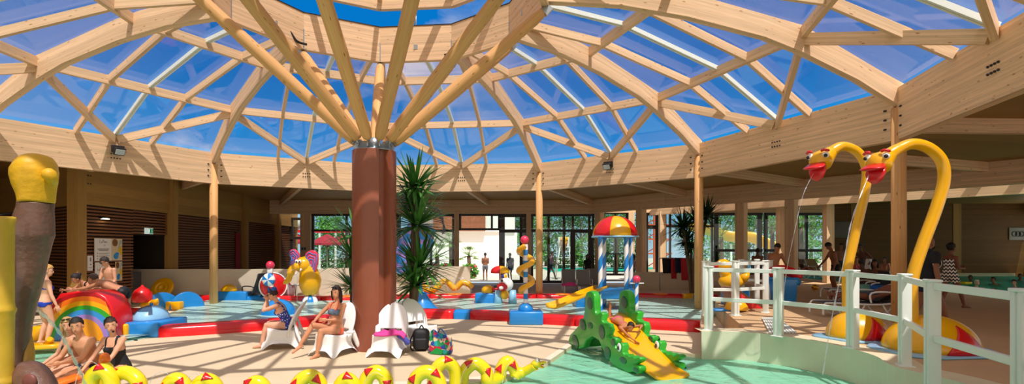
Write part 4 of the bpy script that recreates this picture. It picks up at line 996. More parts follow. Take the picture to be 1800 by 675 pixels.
for off, par, sg in ((-.085, lp, -1), (WID-.085, rp, -1)):
    q = on_plane(1096, 610, SL0_, SLd); c = SL0_+SLd*q.x+SLn*off+V(0, 0, q.z); M = Matrix((SLd, SLn, V(0, 0, 1))).transposed()
    m = MB(); m.ell(c, (.062, .02, .075), M); e = m.build('eye', WHT, par); m = MB(); m.ell(c+SLn*sg*.015+V(0, 0, -.01), (.028, .014, .04), M); m.build('pupil', BLACK, e)
# chute: from the platform down to the water
ch = [(0.55, .62), (.80, .60), (1.05, .52), (1.5, .32), (2.0, .10), (2.4, -.04), (2.75, -.10)]
chp = smooth_path([V(a, 0, b) for a, b in ch], 5); m = MB(); vs = []; NS = 9
for p in chp:
    for j in range(NS):
        u = j/(NS-1); lift = .07*(abs(2*u-1)**3); vs.append(SL0_+SLd*p.x+SLn*lerp(.05, WID-.05, u)+V(0, 0, p.z+lift))
n = len(chp); m.add(vs, [(i*NS+j, i*NS+j+1, (i+1)*NS+j+1, (i+1)*NS+j) for i in range(n-1) for j in range(NS-1)], 0, True)
o = m.build('chute', YEL, drag); sm_ = o.modifiers.new('t', 'SOLIDIFY'); sm_.thickness = .05; sm_.offset = -1
m = MB()
for k in range(3): m.rbox(SL0_+SLd*(.10+.14*k)+SLn*WID/2+V(0, 0, .09+.18*k), (WID-.1, .16, .18+.0), .02, math.atan2(SLn.y, SLn.x))
m.build('steps', GRN, drag)

# ---- striped kiosk with dome roof
KY = 17.0
def KP(px, dy=0): return V((px-877.1)/926.7*(KY), KY+dy, 0)
kc = KP(1081)
kio = solo('play_kiosk', 'play kiosk with red and yellow dome on blue striped posts', 'play kiosk', kc)
m = MB(); pr = [(.72*math.cos(a), .66*math.sin(a)) for a in np.linspace(0, PI/2-.02, 12)]
stripe = lambda i, k: ((k+1)//4) % 2
m.lathe([(r, 2.40+z) for r, z in pr], kc, 32, M=Zr(.35), mf=lambda i, k: 1 if (k//5) % 2 else 0)
o = m.build('dome', [YEL, RED], kio); s_ = o.modifiers.new('t', 'SOLIDIFY'); s_.thickness = .03
m = MB(); m.lathe([(.70, 2.36), (.75, 2.36), (.75, 2.41), (.70, 2.41), (.70, 2.36)], kc, 32); m.build('rim', LBL, kio)
def striped(name, mats, par, c, z0, z1, r, turns=5, nst=10):
    m = MB(); seg, rings = 16, int((z1-z0)/.05); vs = []
    for i in range(rings+1):
        for k in range(seg): a = 2*PI*k/seg+turns*2*PI*i/rings; vs.append(Vector(c)+V(r*math.cos(a), r*math.sin(a), lerp(z0, z1, i/rings)))
    fs = [(i*seg+k, i*seg+(k+1) % seg, (i+1)*seg+(k+1) % seg, (i+1)*seg+k) for i in range(rings) for k in range(seg)]
    m.add(vs, fs, 0, True); m.m = [1 if (q % seg) < seg//2 else 0 for q in range(len(fs))]; return m.build(name, mats, par)
for px, dy in ((1055.5, -.5), (1062, .5), (1101, -.5), (1109, .5)):
    striped('striped_post', [BLU, WHT], kio, V((px-877.1)/926.7*(KY+dy), KY+dy, 0), .0, 2.38, .072, 3)
m = MB(); m.rbox(kc+V(0, 0, .58), (1.15, 1.15, .30), .04); m.build('platform', BLU, kio)
for dx in (-.4, .4):
    m = MB(); m.rbox(kc+V(dx, .3, .22), (.16, .16, .45), .02); m.build('support', BLU, kio)
for z in (.95, 1.25, 1.83):
    m = MB(); m.tube([kc+V(-.36, .5, z), kc+V(.46, .5, z)], .018, 8); m.build('guard_bar', BLACK, kio)
a, b = D(1051, 508, KY-.3), D(976, 541, KY-1.6); m = MB(); d = (b-a); sd_ = V(d.y, -d.x, 0).normalized()
tr = [a+V(.1, 0, 0), lerp(a, b, .3), lerp(a, b, .7), b+V(0, 0, .02), b-V(.12, 0, 0)]
vs = []; sec = [(-.22, .12), (-.20, .03), (-.12, 0), (.12, 0), (.20, .03), (.22, .12)]
for p in tr:
    for x, z in sec: vs.append(p+sd_*x+V(0, 0, z))
m.add(vs, [(i*6+j, i*6+j+1, i*6+7+j, i*6+6+j) for i in range(4) for j in range(5)], 0, True); o = m.build('slide_chute', YEL, kio); s_ = o.modifiers.new('t', 'SOLIDIFY'); s_.thickness = .03
def ladder_box(lab, c, d, mt, nm='play_block', cat='play block', grp=None): t = solo(nm, lab, cat, c, grp); m = MB(); m.rbox(c+V(0, 0, d[2]/2), d, .05); m.build('block', mt, t); return t
t = ladder_box('blue play block with a yellow half ball left of the kiosk', V((1030-877.1)/926.7*17.6, 17.6, 0), (.72, .6, .42), BLU)
m = MB(); m.ell(V((1030-877.1)/926.7*17.6, 17.6, .42), (.22, .22, .26), z0=0); m.build('half_ball', YEL, t)
sp = solo('spray_post', 'short striped spray post with pink ball right of the kiosk', 'spray post', V((1119-877.1)/926.7*15.9, 15.9, 0))
c = V((1119-877.1)/926.7*15.9, 15.9, 0); striped('post', [BLU, WHT], sp, c, 0, .98, .06, 2); m = MB(); m.ell(c+V(0, 0, 1.08), .12); m.build('ball', PNK, sp); m = MB(); m.tube([c+V(-.2, 0, .96), c+V(.22, 0, .96)], .02, 8); m.build('spray_bar', WHT, sp)

# ---- spiral tube fountain
Ysp = 14.2; c = V((924-877.1)/926.7*Ysp, Ysp, 0); t = solo('spiral_fountain', 'yellow spiral tube round a striped pole on a blue block', 'fountain', c)
m = MB(); m.rbox(c+V(0, 0, .17), (.88, .8, .34), .03); m.build('block', BLU, t)
m = MB(); m.ell(c+V(0, 0, .33), (.21, .21, .22), z0=0); m.build('dome', NAV if False else BLU, t)
m = MB(); rr = [(.062, z) for z in np.linspace(.5, 2.12, 12)]; m.lathe(rr, c, 16, mf=lambda i, k: i % 2); m.build('pole', [WHT, BLU], t)
p = [c+V(.185*math.cos(a)*(.55+.45*min(1, q*5)*min(1, (1-q)*6+.3)), .185*math.sin(a)*(.55+.45*min(1, q*5)*min(1, (1-q)*6+.3)), lerp(.80, 2.08, q)) for q in np.linspace(0, 1, 60) for a in [q*2*PI*2.35+2.4]]
m = MB(); m.tube(p, [.04]+[.075]*58+[.06], 12); m.build('spiral_tube', YEL, t)
m = MB(); m.ell(c+V(-.03, 0, 2.24), .115); m.build('ball', PNK, t)

# ---- fish sculpture behind the column
Yf = 16.6; c = V((728-877.1)/926.7*Yf, Yf, 0); t = solo('fish_sculpture', 'tall blue and white fish fountain rising behind the rust column', 'fountain', c)
m = MB(); m.lathe([(.62, 0), (.58, .06), (.36, .25), (.22, .45), (.14, .6)], c+V(.25, 0, 0), 28); m.build('cone_base', BLU, t)
m = MB(); m.tube([c+V(.15, 0, .45), c+V(.10, 0, .8), c+V(-.02, 0, 1.35)], [.15, .16, .18], 18, ms=None); m.build('pole', plastic('cyan_fibreglass', '35b6e4'), t)
m = MB(); m.tube(smooth_path([D(700, 480, Yf), D(712, 462, Yf), D(726, 438, Yf), D(738, 412, Yf), D(742, 396, Yf)], 4), [(.10, .08)]+[(.35, .2)]*3+[(.48, .26)]*4+[(.52, .28)]*4+[(.46, .24)]*4+[(.3, .2)], 20, upv=(1, 0, 0))
m.m = [1 if ((q//20)+(q % 20)//3) % 3 == 0 else 0 for q in range(len(m.f))]; m.build('body', [BLU, VIO], t)
m = MB(); m.prism([D(x, y, Yf-.05) for x, y in ((742, 358), (752, 364), (760, 378), (762, 395), (756, 408), (746, 412), (728, 408), (718, 398), (725, 385), (735, 372))], (0, .16, 0), bev=.05); m.build('tail_fan', WHT, t)
for k in range(9):
    q = smooth_path([D(752+k*.6, 364+k*3, Yf-.1+.05*k), D(766+k*1.4, 364+k*3.5, Yf-.1), D(776+k*.8, 376+k*3.5, Yf-.1), D(780-k*.4, 388+k*3, Yf-.15)], 4)
    m = MB(); m.tube(q, [.012]+[.03]*(len(q)-2)+[.006], 6, flat=.4); m.build('tassel', mat('tassel_grey', '5d5660', .6), t)

# ---- elephant
Ye = 19.2; E_ = lambda x, y, dy=0: D(x, y, Ye+dy); c = G(544, 534); c = V((545-877.1)/926.7*Ye, Ye, 0)
t = solo('elephant_fountain', 'yellow elephant with pink ears sitting on a blue striped half ball', 'fountain', c)
m = MB(); m.ell(c+V(0, 0, -.02), (.30, .30, .37), seg=32, rings=8, z0=0, mf=lambda i, k: (k//4) % 2); m.build('half_ball', [BLU, WHT], t)
m = MB(); zc = lambda py: 2-(py-437.3)*Ye/926.7
m.tube([V(c.x+dx, Ye, z) for dx, z in ((0, .33), (0, .40), (.0, .6), (.0, .85), (-.02, 1.05), (-.06, 1.25), (-.12, 1.45), (-.17, 1.62), (-.19, 1.72))], [.20, .27, .36, .40, .36, .30, .27, .22, .08], 24); m.build('body', YEL, t)
hc_ = E_(533, 466, -.12); m = MB(); m.ell(hc_, (.30, .26, .30)); m.build('head', YEL, t)
m = MB(); m.tube(smooth_path([E_(524, 468, -.3), E_(515, 472, -.4), E_(510, 482, -.45), E_(508, 490, -.45), E_(503, 496, -.5), E_(499, 496, -.5)], 5), [.16]*3+[.13]*8+[.10]*8+[.075]*6+[.06], 16); m.build('trunk', YEL, t)
for pts, dy, rz in (([(509, 440), (516, 438), (522, 441), (527, 450), (525, 460), (517, 467), (510, 472), (509, 462), (511, 455), (508, 447)], .1, 0), ([(536, 447), (543, 441), (551, 440), (558, 446), (559, 458), (556, 472), (552, 482), (546, 485), (540, 480), (538, 468), (537, 456)], -.2, 0)):
    q = [E_(x, y, dy) for x, y in pts]; m = MB(); m.prism(smooth_path(q, 3, True), (0, .09, 0), bev=.03); e = m.build('ear', PNK, t)
    cc = sum((p for p in q), V(0, 0, 0))/len(q)
    for s_, mt in ((.78, BLU), (.52, VIO), (.28, BLU)):
        m = MB(); m.tube(smooth_path([cc+(p-cc)*s_*(1+.12*math.sin(k*2.3))+V(0, -.012, 0) for k, p in enumerate(q)], 3, True), .016, 6, closed=True); m.build('ear_swirl', mt, e)
for x in (521.5, 527): m = MB(); m.ell(E_(x, 459.5, -.40), (.055, .04, .07)); e = m.build('eye', WHT, t); m = MB(); m.ell(E_(x-.5, 460.5, -.44), (.025, .02, .035)); m.build('pupil', BLACK, e)
for x, y in ((529, 473), (521, 479)): m = MB(); m.tube([E_(x, y, -.38), E_(x-2, y+4, -.46)], [.04, .01], 8); m.build('tusk', WHT, t)
jet('water_jet', [E_(499, 496, -.5), E_(503, 480, -.8), E_(521, 478, -.9), E_(522, 532, -1.0)], .008, 'thin water jet dropping from the elephant trunk')

# ---- red disc with pinwheel
Yd = 19.7; F_ = lambda x, y, dy=0: D(x, y, Yd+dy); t = solo('pinwheel_fountain', 'red disc with blue and white pinwheel and pink ball on top', 'fountain', V((478-877.1)/926.7*Yd, Yd, 0))
m = MB(); M = Xr(PI/2) @ Matrix.Identity(3); m.lathe([(0, -.06), (.46, -.06), (.48, 0), (.46, .06), (0, .06)], F_(480, 502), 36, M=Zr(.5) @ Xr(PI/2)); m.build('disc', RED, t)
m = MB(); m.lathe([(.455, -.07), (.50, -.07), (.50, .07), (.455, .07), (.455, -.07)], F_(480, 502), 36, M=Zr(.5) @ Xr(PI/2)); m.build('rim', WHT, t)
m = MB(); m.lathe([(0, .08), (.2, .06), (.25, 0), (.2, -.06), (0, -.08)], F_(472, 492, -.25), 32, M=Xr(PI/2), mf=lambda i, k: (k//4) % 2); m.build('pinwheel', [WHT, BLU], t)
m = MB(); m.lathe([(.085, z) for z in (0, .15, .3, .45, .6, .75)], V(F_(477, 520, -.2).x, Yd-.2, 0), 16, mf=lambda i, k: i % 2); m.build('post', [WHT, RED], t)
m = MB(); m.rbox(F_(475, 476, -.1), (.19, .15, .2), .03); m.build('block', WHT, t); m = MB(); m.ell(F_(475, 466, -.1), .155); m.build('ball', PNK, t)
m = MB(); m.tube([V(F_(476, 520, -.1).x, Yd-.1, .7), F_(475, 478, -.1)], .05, 10); m.build('stem', WHT, t)
# blue dome and blocks in the kids' pool
def dome(lab, c, r, h, mt, nm='blue_dome'):
    t = solo(nm, lab, 'play dome', c); m = MB(); m.lathe([(r*1.06, 0), (r*1.08, .05), (r*1.0, .07)]+[(r*math.cos(a), .06+(h-.06)*math.sin(a)) for a in np.linspace(.05, PI/2-.01, 9)], c, 32); m.build('shell', mt, t)
    m = MB(); m.tube([c+V(0, 0, h-.03), c+V(0, 0, h+.04)], .04, 10); m.build('nozzle', WHT, t); return t
p = G(477, 560); dome('blue spray dome in the water behind the woman in the floral suit', p+V(0, .5, 0), .5, .52, BLU)
Yb = 20.0; t = ladder_box('long blue play block with yellow half disc beside the timber post', V((411-877.1)/926.7*Yb, Yb-.1, 0), (1.25, .5, .40), BLU)
m = MB(); m.ell(V((405-877.1)/926.7*Yb, Yb-.1, .40), (.30, .22, .26), z0=0, seg=24); m.build('half_disc', YEL, t)
# yellow spinning bowl
c = D(286, 507, 19.9); t = solo('spinner_bowl', 'round yellow ringed bowl leaning by the low cream wall', 'spinner', V(c.x, c.y, 0)); M = Xr(math.radians(62))
m = MB(); m.lathe([(0, .02), (.10, .03), (.12, .07), (.16, .03), (.24, .04), (.26, .08), (.30, .05), (.38, .08), (.42, .05), (.40, -.03), (.2, -.12), (0, -.14)], c, 36, M=M); m.build('bowl', YEL, t)
m = MB(); m.tube([V(c.x, c.y+.12, 0), c+V(0, .05, -.05)], [.18, .12], 16); m.build('pedestal', YEL, t)
# blue half wheel seat
Yh = 17.4; t = solo('half_wheel_seat', 'two blue half wheels with a yellow step between in the water', 'play seat', V((309-877.1)/926.7*Yh, Yh, 0))
for x0, dy in ((290, -.15), (325, .1)):
    c = V((x0-877.1)/926.7*Yh, Yh+dy, 0); d = V(.75, .66, 0); pts = [c+d*(.52*math.cos(a))+V(0, 0, .58*math.sin(a)) for a in np.linspace(0, PI, 18)]
    m = MB(); m.prism(pts, V(.66, -.75, 0)*.13, bev=.02); m.build('half_wheel', BLU, t)
m = MB(); m.rbox(V((313-877.1)/926.7*Yh, Yh-.1, .14), (.46, .42, .28), .03); m.build('step', YEL, t)
# red and yellow bird
def bird(lab, c, s, ang, box=None):
    t = solo('toy_duck', lab, 'play duck', c); R = Zr(ang); P_ = lambda x, y, z: c+R@V(x*s, y*s, z*s)
    m = MB(); m.ell(P_(0, 0, .24), (.26*s, .36*s, .24*s), R); m.tube([P_(0, -.28, .3), P_(0, -.42, .42), P_(0, -.48, .5)], [.16*s, .09*s, .02*s], 12); m.build('body', YEL, t)
    m = MB(); m.tube([P_(0, .14, .35), P_(0, .2, .52), P_(0, .2, .64)], [.17*s, .13*s, .14*s], 14); m.ell(P_(0, .22, .70), (.19*s, .22*s, .19*s), R); h = m.build('head', YEL, t)
    m = MB(); m.tube([P_(0, .36, .68), P_(0, .50, .68), P_(0, .60, .72)], [(.14*s, .07*s), (.15*s, .05*s), (.07*s, .02*s)], 12, upv=R@V(1, 0, 0)); m.tube([P_(0, .36, .64), P_(0, .48, .58), P_(0, .53, .56)], [(.12*s, .05*s), (.10*s, .04*s), (.04*s, .02*s)], 12, upv=R@V(1, 0, 0)); m.build('beak', RED, h)
    for q in (-1, 1): m = MB(); m.ell(P_(.13*q, .34, .78), .045*s); e = m.build('eye', WHT, h); m = MB(); m.ell(P_(.15*q, .375, .785), .022*s); m.build('pupil', BLACK, e)
    return t, P_
Yd2 = 16.2; c = V((262-877.1)/926.7*Yd2, Yd2, .08); t, P_ = bird('yellow play duck with big red helmet head beside the blue whale', c, .8, 1.2)
m = MB(); m.lathe([(.25, .0), (.28, .10), (.26, .26), (.19, .37), (.10, .43), (.05, .47), (.03, .51), (0, .52)], c+V(-.14, -.1, .30), 20); m.build('red_hood', RED, t)
m = MB(); m.tube([c+V(-.5, -.1, .02), c+V(.3, -.15, .02)], .1, 10); m.build('float_ring', RED, t)
# blue whale on its block
c = V((247-877.1)/926.7*12.0, 12.45, 0); t = solo('whale_fountain', 'light blue whale with navy patch on a blue block', 'fountain', c)
m = MB(); m.rbox(c+V(.03, -.05, .17), (.95, 1.15, .34), .04); m.build('block', BLU, t)
m = MB(); m.ell(c+V(-.05, 0, .33), (.36, .44, .34), z0=0, seg=28); w = m.build('body', LBL, t)
m = MB(); vs = []
for i in range(9):
    for j in range(7):
        el = lerp(.45, 1.45, i/8); az = -PI/2+lerp(-.75, .75, j/6)*(1 if i < 6 else 1); q = 1.015; vs.append(c+V(-.05, 0, .33)+V(.36*q*math.cos(el)*math.cos(az), .44*q*math.cos(el)*math.sin(az), .34*q*math.sin(el)))
m.add(vs, [(i*7+j, i*7+j+1, i*7+8+j, i*7+7+j) for i in range(8) for j in range(6) if not (i < 2 and abs(j-2.5) < 2)], 0, True); m.build('navy_patch', plastic('slate_blue', '34506e'), w)
for dx in (-.19, .09): m = MB(); m.ell(c+V(dx, -.34, .45), .022, seg=8, rings=6); m.build('eye', BLACK, w)
m = MB(); m.tube([c+V(-.05, 0, .66), c+V(-.05, 0, .72)], .035, 10); m.build('blowhole', BLU, w)
t = solo('corner_kerb', 'low light blue corner cushion left of the whale block', 'kerb cushion', G(198, 594)); m = MB(); q = G(200, 593); m.rbox(q+V(.0, .1, .10), (.55, .5, .2), .08); m.build('cushion', plastic('sky_fibreglass', '3fa0dc'), t)

# ---- rainbow slide
YR = 11.5; R_x = lambda x: (x-877.1)/926.7*YR; zc = lambda y: 2-(y-437.3)*YR/926.7
t = solo('rainbow_slide', 'wide red children slide with a rainbow painted on its front', 'slide', V(R_x(150), YR, 0))
cx_, cz_ = R_x(153), zc(600)
def arc(rx, rz, n=26): return [(cx_+rx*math.cos(a), cz_+rz*math.sin(a)) for a in np.linspace(0, PI, n)]
body_o = [(R_x(203), 0), (R_x(201), zc(565)), (R_x(196), zc(540)), (R_x(185), zc(522)), (R_x(168), zc(512)), (R_x(140), zc(511)), (R_x(120), zc(514)), (R_x(104), zc(516)), (R_x(94), zc(530)), (R_x(86), zc(560)), (R_x(80), zc(590)), (R_x(78), 0)]
m = MB(); m.prism([V(x, YR, max(z, 0)) for x, z in body_o], (0, .62, 0), bev=.05); bd = m.build('body', RED, t)
def inside(x, z): 
    xs = sorted(p[0] for p in body_o); top = ip(x, [p[0] for p in body_o[::-1]], [p[1] for p in body_o[::-1]]); return min(z, top-.04)
bands = [(1.13, 1.08, plastic('band_red', 'b81420')), (1.03, .99, ORG), (.90, .89, YEL), (.78, .79, GRN), (.66, .70, plastic('band_blue', '2f8fd8')), (.53, .595, VIO), (.42, .50, plastic('band_amber', 'e8a01a'))]
for k, (rx, rz, mt) in enumerate(bands):
    nx = bands[k+1] if k < len(bands)-1 else None; o_ = arc(rx, rz); i_ = arc(nx[0], nx[1])[::-1] if nx else [(cx_-rx, cz_), (cx_+rx, cz_)]
    m = MB(); vs = [V(x, YR-.03-.004*k, max(.01, inside(x, z))) for x, z in o_]; n = len(vs)
    if nx:
        vs += [V(x, YR-.03-.004*k, max(.01, inside(x, z))) for x, z in i_[::-1]]; fs = [(j, j+1, n+j+1, n+j) for j in range(n-1)]
        m.add(vs, fs, 0, False)
    else: m.add(vs, [tuple(range(n))], 0, False)
    o = m.build('rainbow_band', mt, bd); s_ = o.modifiers.new('t', 'SOLIDIFY'); s_.thickness = .035; s_.offset = -1 if k < 0 else 0
m = MB(); m.rbox(V(R_x(72), YR+.2, .16), (.3, .7, .32), .05); m.build('yellow_foot', YEL, t)
m = MB(); m.rbox(V(R_x(200), YR+.45, .16), (.2, .4, .32), .05); m.build('yellow_foot', YEL, t)
q = G(72, 616)
t = solo('yellow_ray_float', 'flat yellow ray shaped spray figure at the left pool edge', 'spray figure', q)
m = MB(); m.prism(smooth_path([q+V(-.5, .1, .03), q+V(-.1, .30, .03), q+V(.25, .25, .03), q+V(.36, .05, .03), q+V(.1, -.12, .03), q+V(-.4, -.2, .03)], 3, True), (0, 0, .09), bev=.03); m.build('body', YEL, t)
m = MB(); m.tube([q+V(.05, .1, .1), q+V(.12, .08, .2), q+V(.15, .02, .22)], [.08, .06, .05], 10); m.build('spout', YEL, t)

# ---- tall brown and yellow spout in the foreground, and the bamboo cane
Yt = 4.0; T_ = lambda x, y, dy=0: D(x, y, Yt+dy)
tr = solo('totem_spout', 'tall brown bulging spout with a yellow knob on top at the left edge', 'fountain', V(-3.62, Yt, -.5))
BRN = mat('weathered_brown', '6a4b3c', .42, var=.22, vscale=7, bump=.35, bscale=24, coat=.3)
pp = [(27, 760, .10), (28, 700, .058), (30, 650, .057), (34, 610, .066), (37, 567, .071), (44, 517, .090), (52, 480, .096), (54.5, 460, .100), (56, 433, .118), (56.5, 412, .138), (59, 388, .128), (62, 368, .114), (63, 356, .112)]
sp_ = smooth_path([T_(x, y) for x, y, r in pp], 4); rr = [ip(k/4, range(len(pp)), [p[2] for p in pp]) for k in range(len(sp_))]
m = MB(); m.tube([V(sp_[0].x, Yt, -.55)]+sp_, [.13]+rr, 26); m.build('trunk', BRN, tr)
kp_ = [(63, 358, .120), (63, 340, .135), (62, 322, .155), (61, 305, .163), (60, 292, .155), (58, 281, .125), (57, 275, .06)]
s2 = smooth_path([T_(x, y) for x, y, r in kp_], 4); rr = [ip(k/4, range(len(kp_)), [p[2] for p in kp_]) for k in range(len(s2))]
m = MB(); m.tube(s2, rr, 26)
m.v = [tuple(Vector(v)*1.0+V(.012*math.sin(v[2]*9+v[1]*14)+.014*math.sin(v[0]*17), 0, .012*math.sin(v[0]*14))) for v in m.v]; m.build('knob', KNOB, tr)
m = MB(); m.tube(smooth_path([T_(78, 300, -.10), T_(89, 310, -.09), T_(95, 326, -.05)], 4), [.02, .035, .045, .048, .045, .04, .035, .02, .01], 12); m.build('knob_ridge', KNOB, tr)
m = MB(); m.tube(smooth_path([T_(45, 585, .03), T_(50, 610, .02), T_(51, 632, 0), T_(45, 655, 0)], 4), [.02]+[.035]*11+[.02], 10); m.build('amber_strip', mat('amber_coat', 'b88a34', .4), tr)
q = smooth_path([T_(20, 705, -.2), T_(40, 672, -.25), T_(52, 662, -.3), T_(70, 690, -.35), T_(75, 740, -.35)], 5)
t = solo('brown_spout', 'dark brown curved spout low in the left corner', 'fountain', V(-3.4, 3.7, -.5)); m = MB(); m.tube([V(q[0].x-.03, q[0].y, -.55)]+q+[V(q[-1].x, q[-1].y, -.55)], [.11]+[.11]*len(q)+[.1], 16); m.build('arch', BRN, t)
m = MB(); m.ell(T_(52, 670, -.43), (.05, .02, .05)); m.build('mouth', mat('dull_red_brown', '7a4238', .5), t)
bt = solo('bamboo_pole', 'thick yellow bamboo pole standing at the left edge', 'pole', V(-3.42, 3.6, -.5))
BAM = mat('bamboo_yellow', 'c9a52c', .45, var=.15, vscale=5, bump=.1, bscale=30); xb = (4-877.1)/926.7*3.6
m = MB(); zs = [-.55, .38, 1.10, 1.585, 2.22]; pts, rr = [], []
for k in range(len(zs)-1):
    a, b = zs[k], zs[k+1]
    for q, r in ((0, .077), (.03, .068), (.08, .064), (.5, .063), (.92, .066), (.97, .074)): pts.append(V(xb, 3.6, lerp(a, b, q))); rr.append(r)
m.tube(pts+[V(xb, 3.6, 2.22)], rr+[.07], 20); m.build('cane', BAM, bt)
jet('water_jet', [T_(42, 545, .05), D(70, 548, 4.6), D(105, 585, 5.2), D(130, 630, 5.6), D(152, 680, 6.0)], .013, 'thick glassy water jet arching in front of the seated trio')

# ---- long yellow snake in the front pool
sn = solo('snake_fountain', 'long yellow humped snake fountain with red triangles along the pool', 'fountain', V(-2.8, 7.2, -.5))
SNY = plastic('lemon_fibreglass', 'ecd41c', .22)
def hump(x0, x1, top, Y, dY=0):
    """foot, crown, foot in world units from pixel extents at distance Y"""
    a, b = (x0-877.1)/926.7*Y, (x1-877.1)/926.7*(Y+dY); zt = 2-(top-437.3)*Y/926.7-.095
    return a, b, zt
segs = [(157, 199, 639, 7.0, 0), (192, 250, 641, 7.15, -.1), (290, 330, 654, 6.8, 0), (342, 384, 656, 6.75, .05), (432, 470, 659, 6.7, 0), (519, 566, 650, 6.85, .1), (594, 626, 654, 7.0, 0), (640, 682, 641, 7.1, .0), (725, 775, 641, 7.2, .0), (762, 802, 627, 7.55, .1), (812, 858, 628, 7.75, .05), (878, 905, 625, 8.1, .05)]
cent = []
for x0, x1, top, Y, dY in segs:
    a, b, zt = hump(x0, x1, top, Y, dY); zb = max(-.12, zt-.62) if x0 < 800 else .03
    cent += [V(a, Y, zb), V(lerp(a, b, .08), Y, zt-.12), V(lerp(a, b, .5), Y+dY/2, zt), V(lerp(a, b, .92), Y+dY, zt-.12), V(b, Y+dY, zb)]
tail = [V(cent[0].x+.02, 7.35, -.12), V((184-877.1)/926.7*7.35, 7.35, .1)]
path = smooth_path(cent, 6)
rad = [.095]*len(path)
for k in range(10): rad[-1-k] = .095-.0025*(9-k)
m = MB(); m.tube(path, rad, 16); m.build('body', SNY, sn)
m = MB(); q = [V((184-877.1)/926.7*7.35, 7.35, z) for z in (-.1, .15, .28, .36, .40, .42, .46, .48)]; m.tube(q, [.09, .105, .11, .10, .07, .06, .06, .05], 16); tl = m.build('tail', SNY, sn)
m = MB(); m.tube([q[-3], q[-2], q[-1], q[-1]+V(0, 0, .05), q[-1]+V(0, 0, .07)], [.066, .068, .065, .05, .02], 14); m.build('orange_tip', ORG, tl)
# triangles along the flank and back of the humps
tm = RED
for k in range(4, len(path)-8, 9):
    p = path[k]; tt = (path[k+1]-path[k-1]).normalized()
    if p.z < .02: continue
    for side in ((0,) if k % 4 else (1,)):
        nrm = V(0, -.75, .66) if tt.z*tt.z < .5 else V(-.3 if tt.z > 0 else .3, -.9, .2)
        nrm = (nrm-tt*nrm.dot(tt)).normalized(); bi = tt.cross(nrm); vs = []
        for a in range(5):
            wv = .062*(1-a/4)
            for b in (-1, 0, 1):
                ang = b*wv/.095; d = nrm*math.cos(ang)+bi*math.sin(ang); vs.append(p+tt*(a/4-.5)*.13+d*.0995)
        m = MB(); m.add(vs, [(a*3+b, a*3+b+1, a*3+4+b, a*3+3+b) for a in range(4) for b in (0, 1)], 0, True); o = m.build('red_triangle', tm, sn); s_ = o.modifiers.new('t', 'SOLIDIFY'); s_.thickness = .006; s_.offset = 0
hp_ = [path[-1], V((910-877.1)/926.7*8.1, 8.15, .07), V((921-877.1)/926.7*8.15, 8.15, .10), V((931-877.1)/926.7*8.15, 8.1, .16), V((940-877.1)/926.7*8.15, 8.05, .215)]
m = MB(); m.tube(smooth_path(hp_, 4), [.09]*4+[.085]*4+[.07]*4+[.065]*4+[.07], 14); m.build('neck', SNY, sn)
hc_ = hp_[-1]; m = MB(); m.ell(hc_+V(.02, 0, .03), (.085, .08, .06)); m.tube([hc_+V(.06, -.01, .04), hc_+V(.13, -.02, .055), hc_+V(.17, -.025, .06)], [(.06, .03), (.055, .022), (.03, .01)], 12, upv=(0, 1, 0)); h = m.build('head', SNY, sn)
m = MB(); m.tube([hc_+V(.05, -.01, -.0), hc_+V(.11, -.02, -.02), hc_+V(.14, -.025, -.02)], [(.055, .02), (.045, .015), (.02, .006)], 12, upv=(0, 1, 0)); m.build('jaw', SNY, h)
m = MB(); m.tube([hc_+V(.05, -.01, .022), hc_+V(.13, -.02, .022)], [(.05, .012), (.04, .008)], 10, upv=(0, 1, 0)); m.build('mouth', RED, h)
for dy in (-.045, .03): m = MB(); m.ell(hc_+V(.03, dy-.01, .085), (.025, .022, .03)); e = m.build('eye', WHT, h); m = MB(); m.ell(hc_+V(.048, dy-.018, .09), (.01, .01, .014)); m.build('pupil', BLACK, e)
for k, (px, Y, top) in enumerate(((160, 6.9, 636), (286, 6.7, 654), (345, 6.65, 658), (660, 7.0, 655), (830, 7.6, 640), (905, 8.0, 632))):
    x = (px-877.1)/926.7*Y; z = 2-(top-437.3)*Y/926.7; jet('water_jet', [V(x+.1, Y, z-.05), V(x, Y-.02, z+.01), V(x-.12, Y-.05, z-.1), V(x-.2, Y-.08, -.06)], .004, 'fine water jet over the long snake, '+ORD[k]+' from its tail')
# orange mats by the seated trio
for (pts, w, lab) in (([G(70, 655, .02), G(110, 651, .05)], .10, 'slim orange foam bar by the legs of the seated trio'), ([G(84, 678, .03), G(140, 660, .10)], .30, 'broad orange foam mat at the feet of the seated trio')):
    a, b = pts; d = (b-a).normalized(); m = MB(); s_ = V(d.y, -d.x, 0).normalized()
    c = (a+b)/2; M = Matrix((d, -s_, d.cross(-s_))).transposed(); m.rbox(c, ((b-a).length, w, .06), .025, M=M); simple('foam_mat', lab, 'foam mat', m, ORG, group='orange foam mats by the trio')
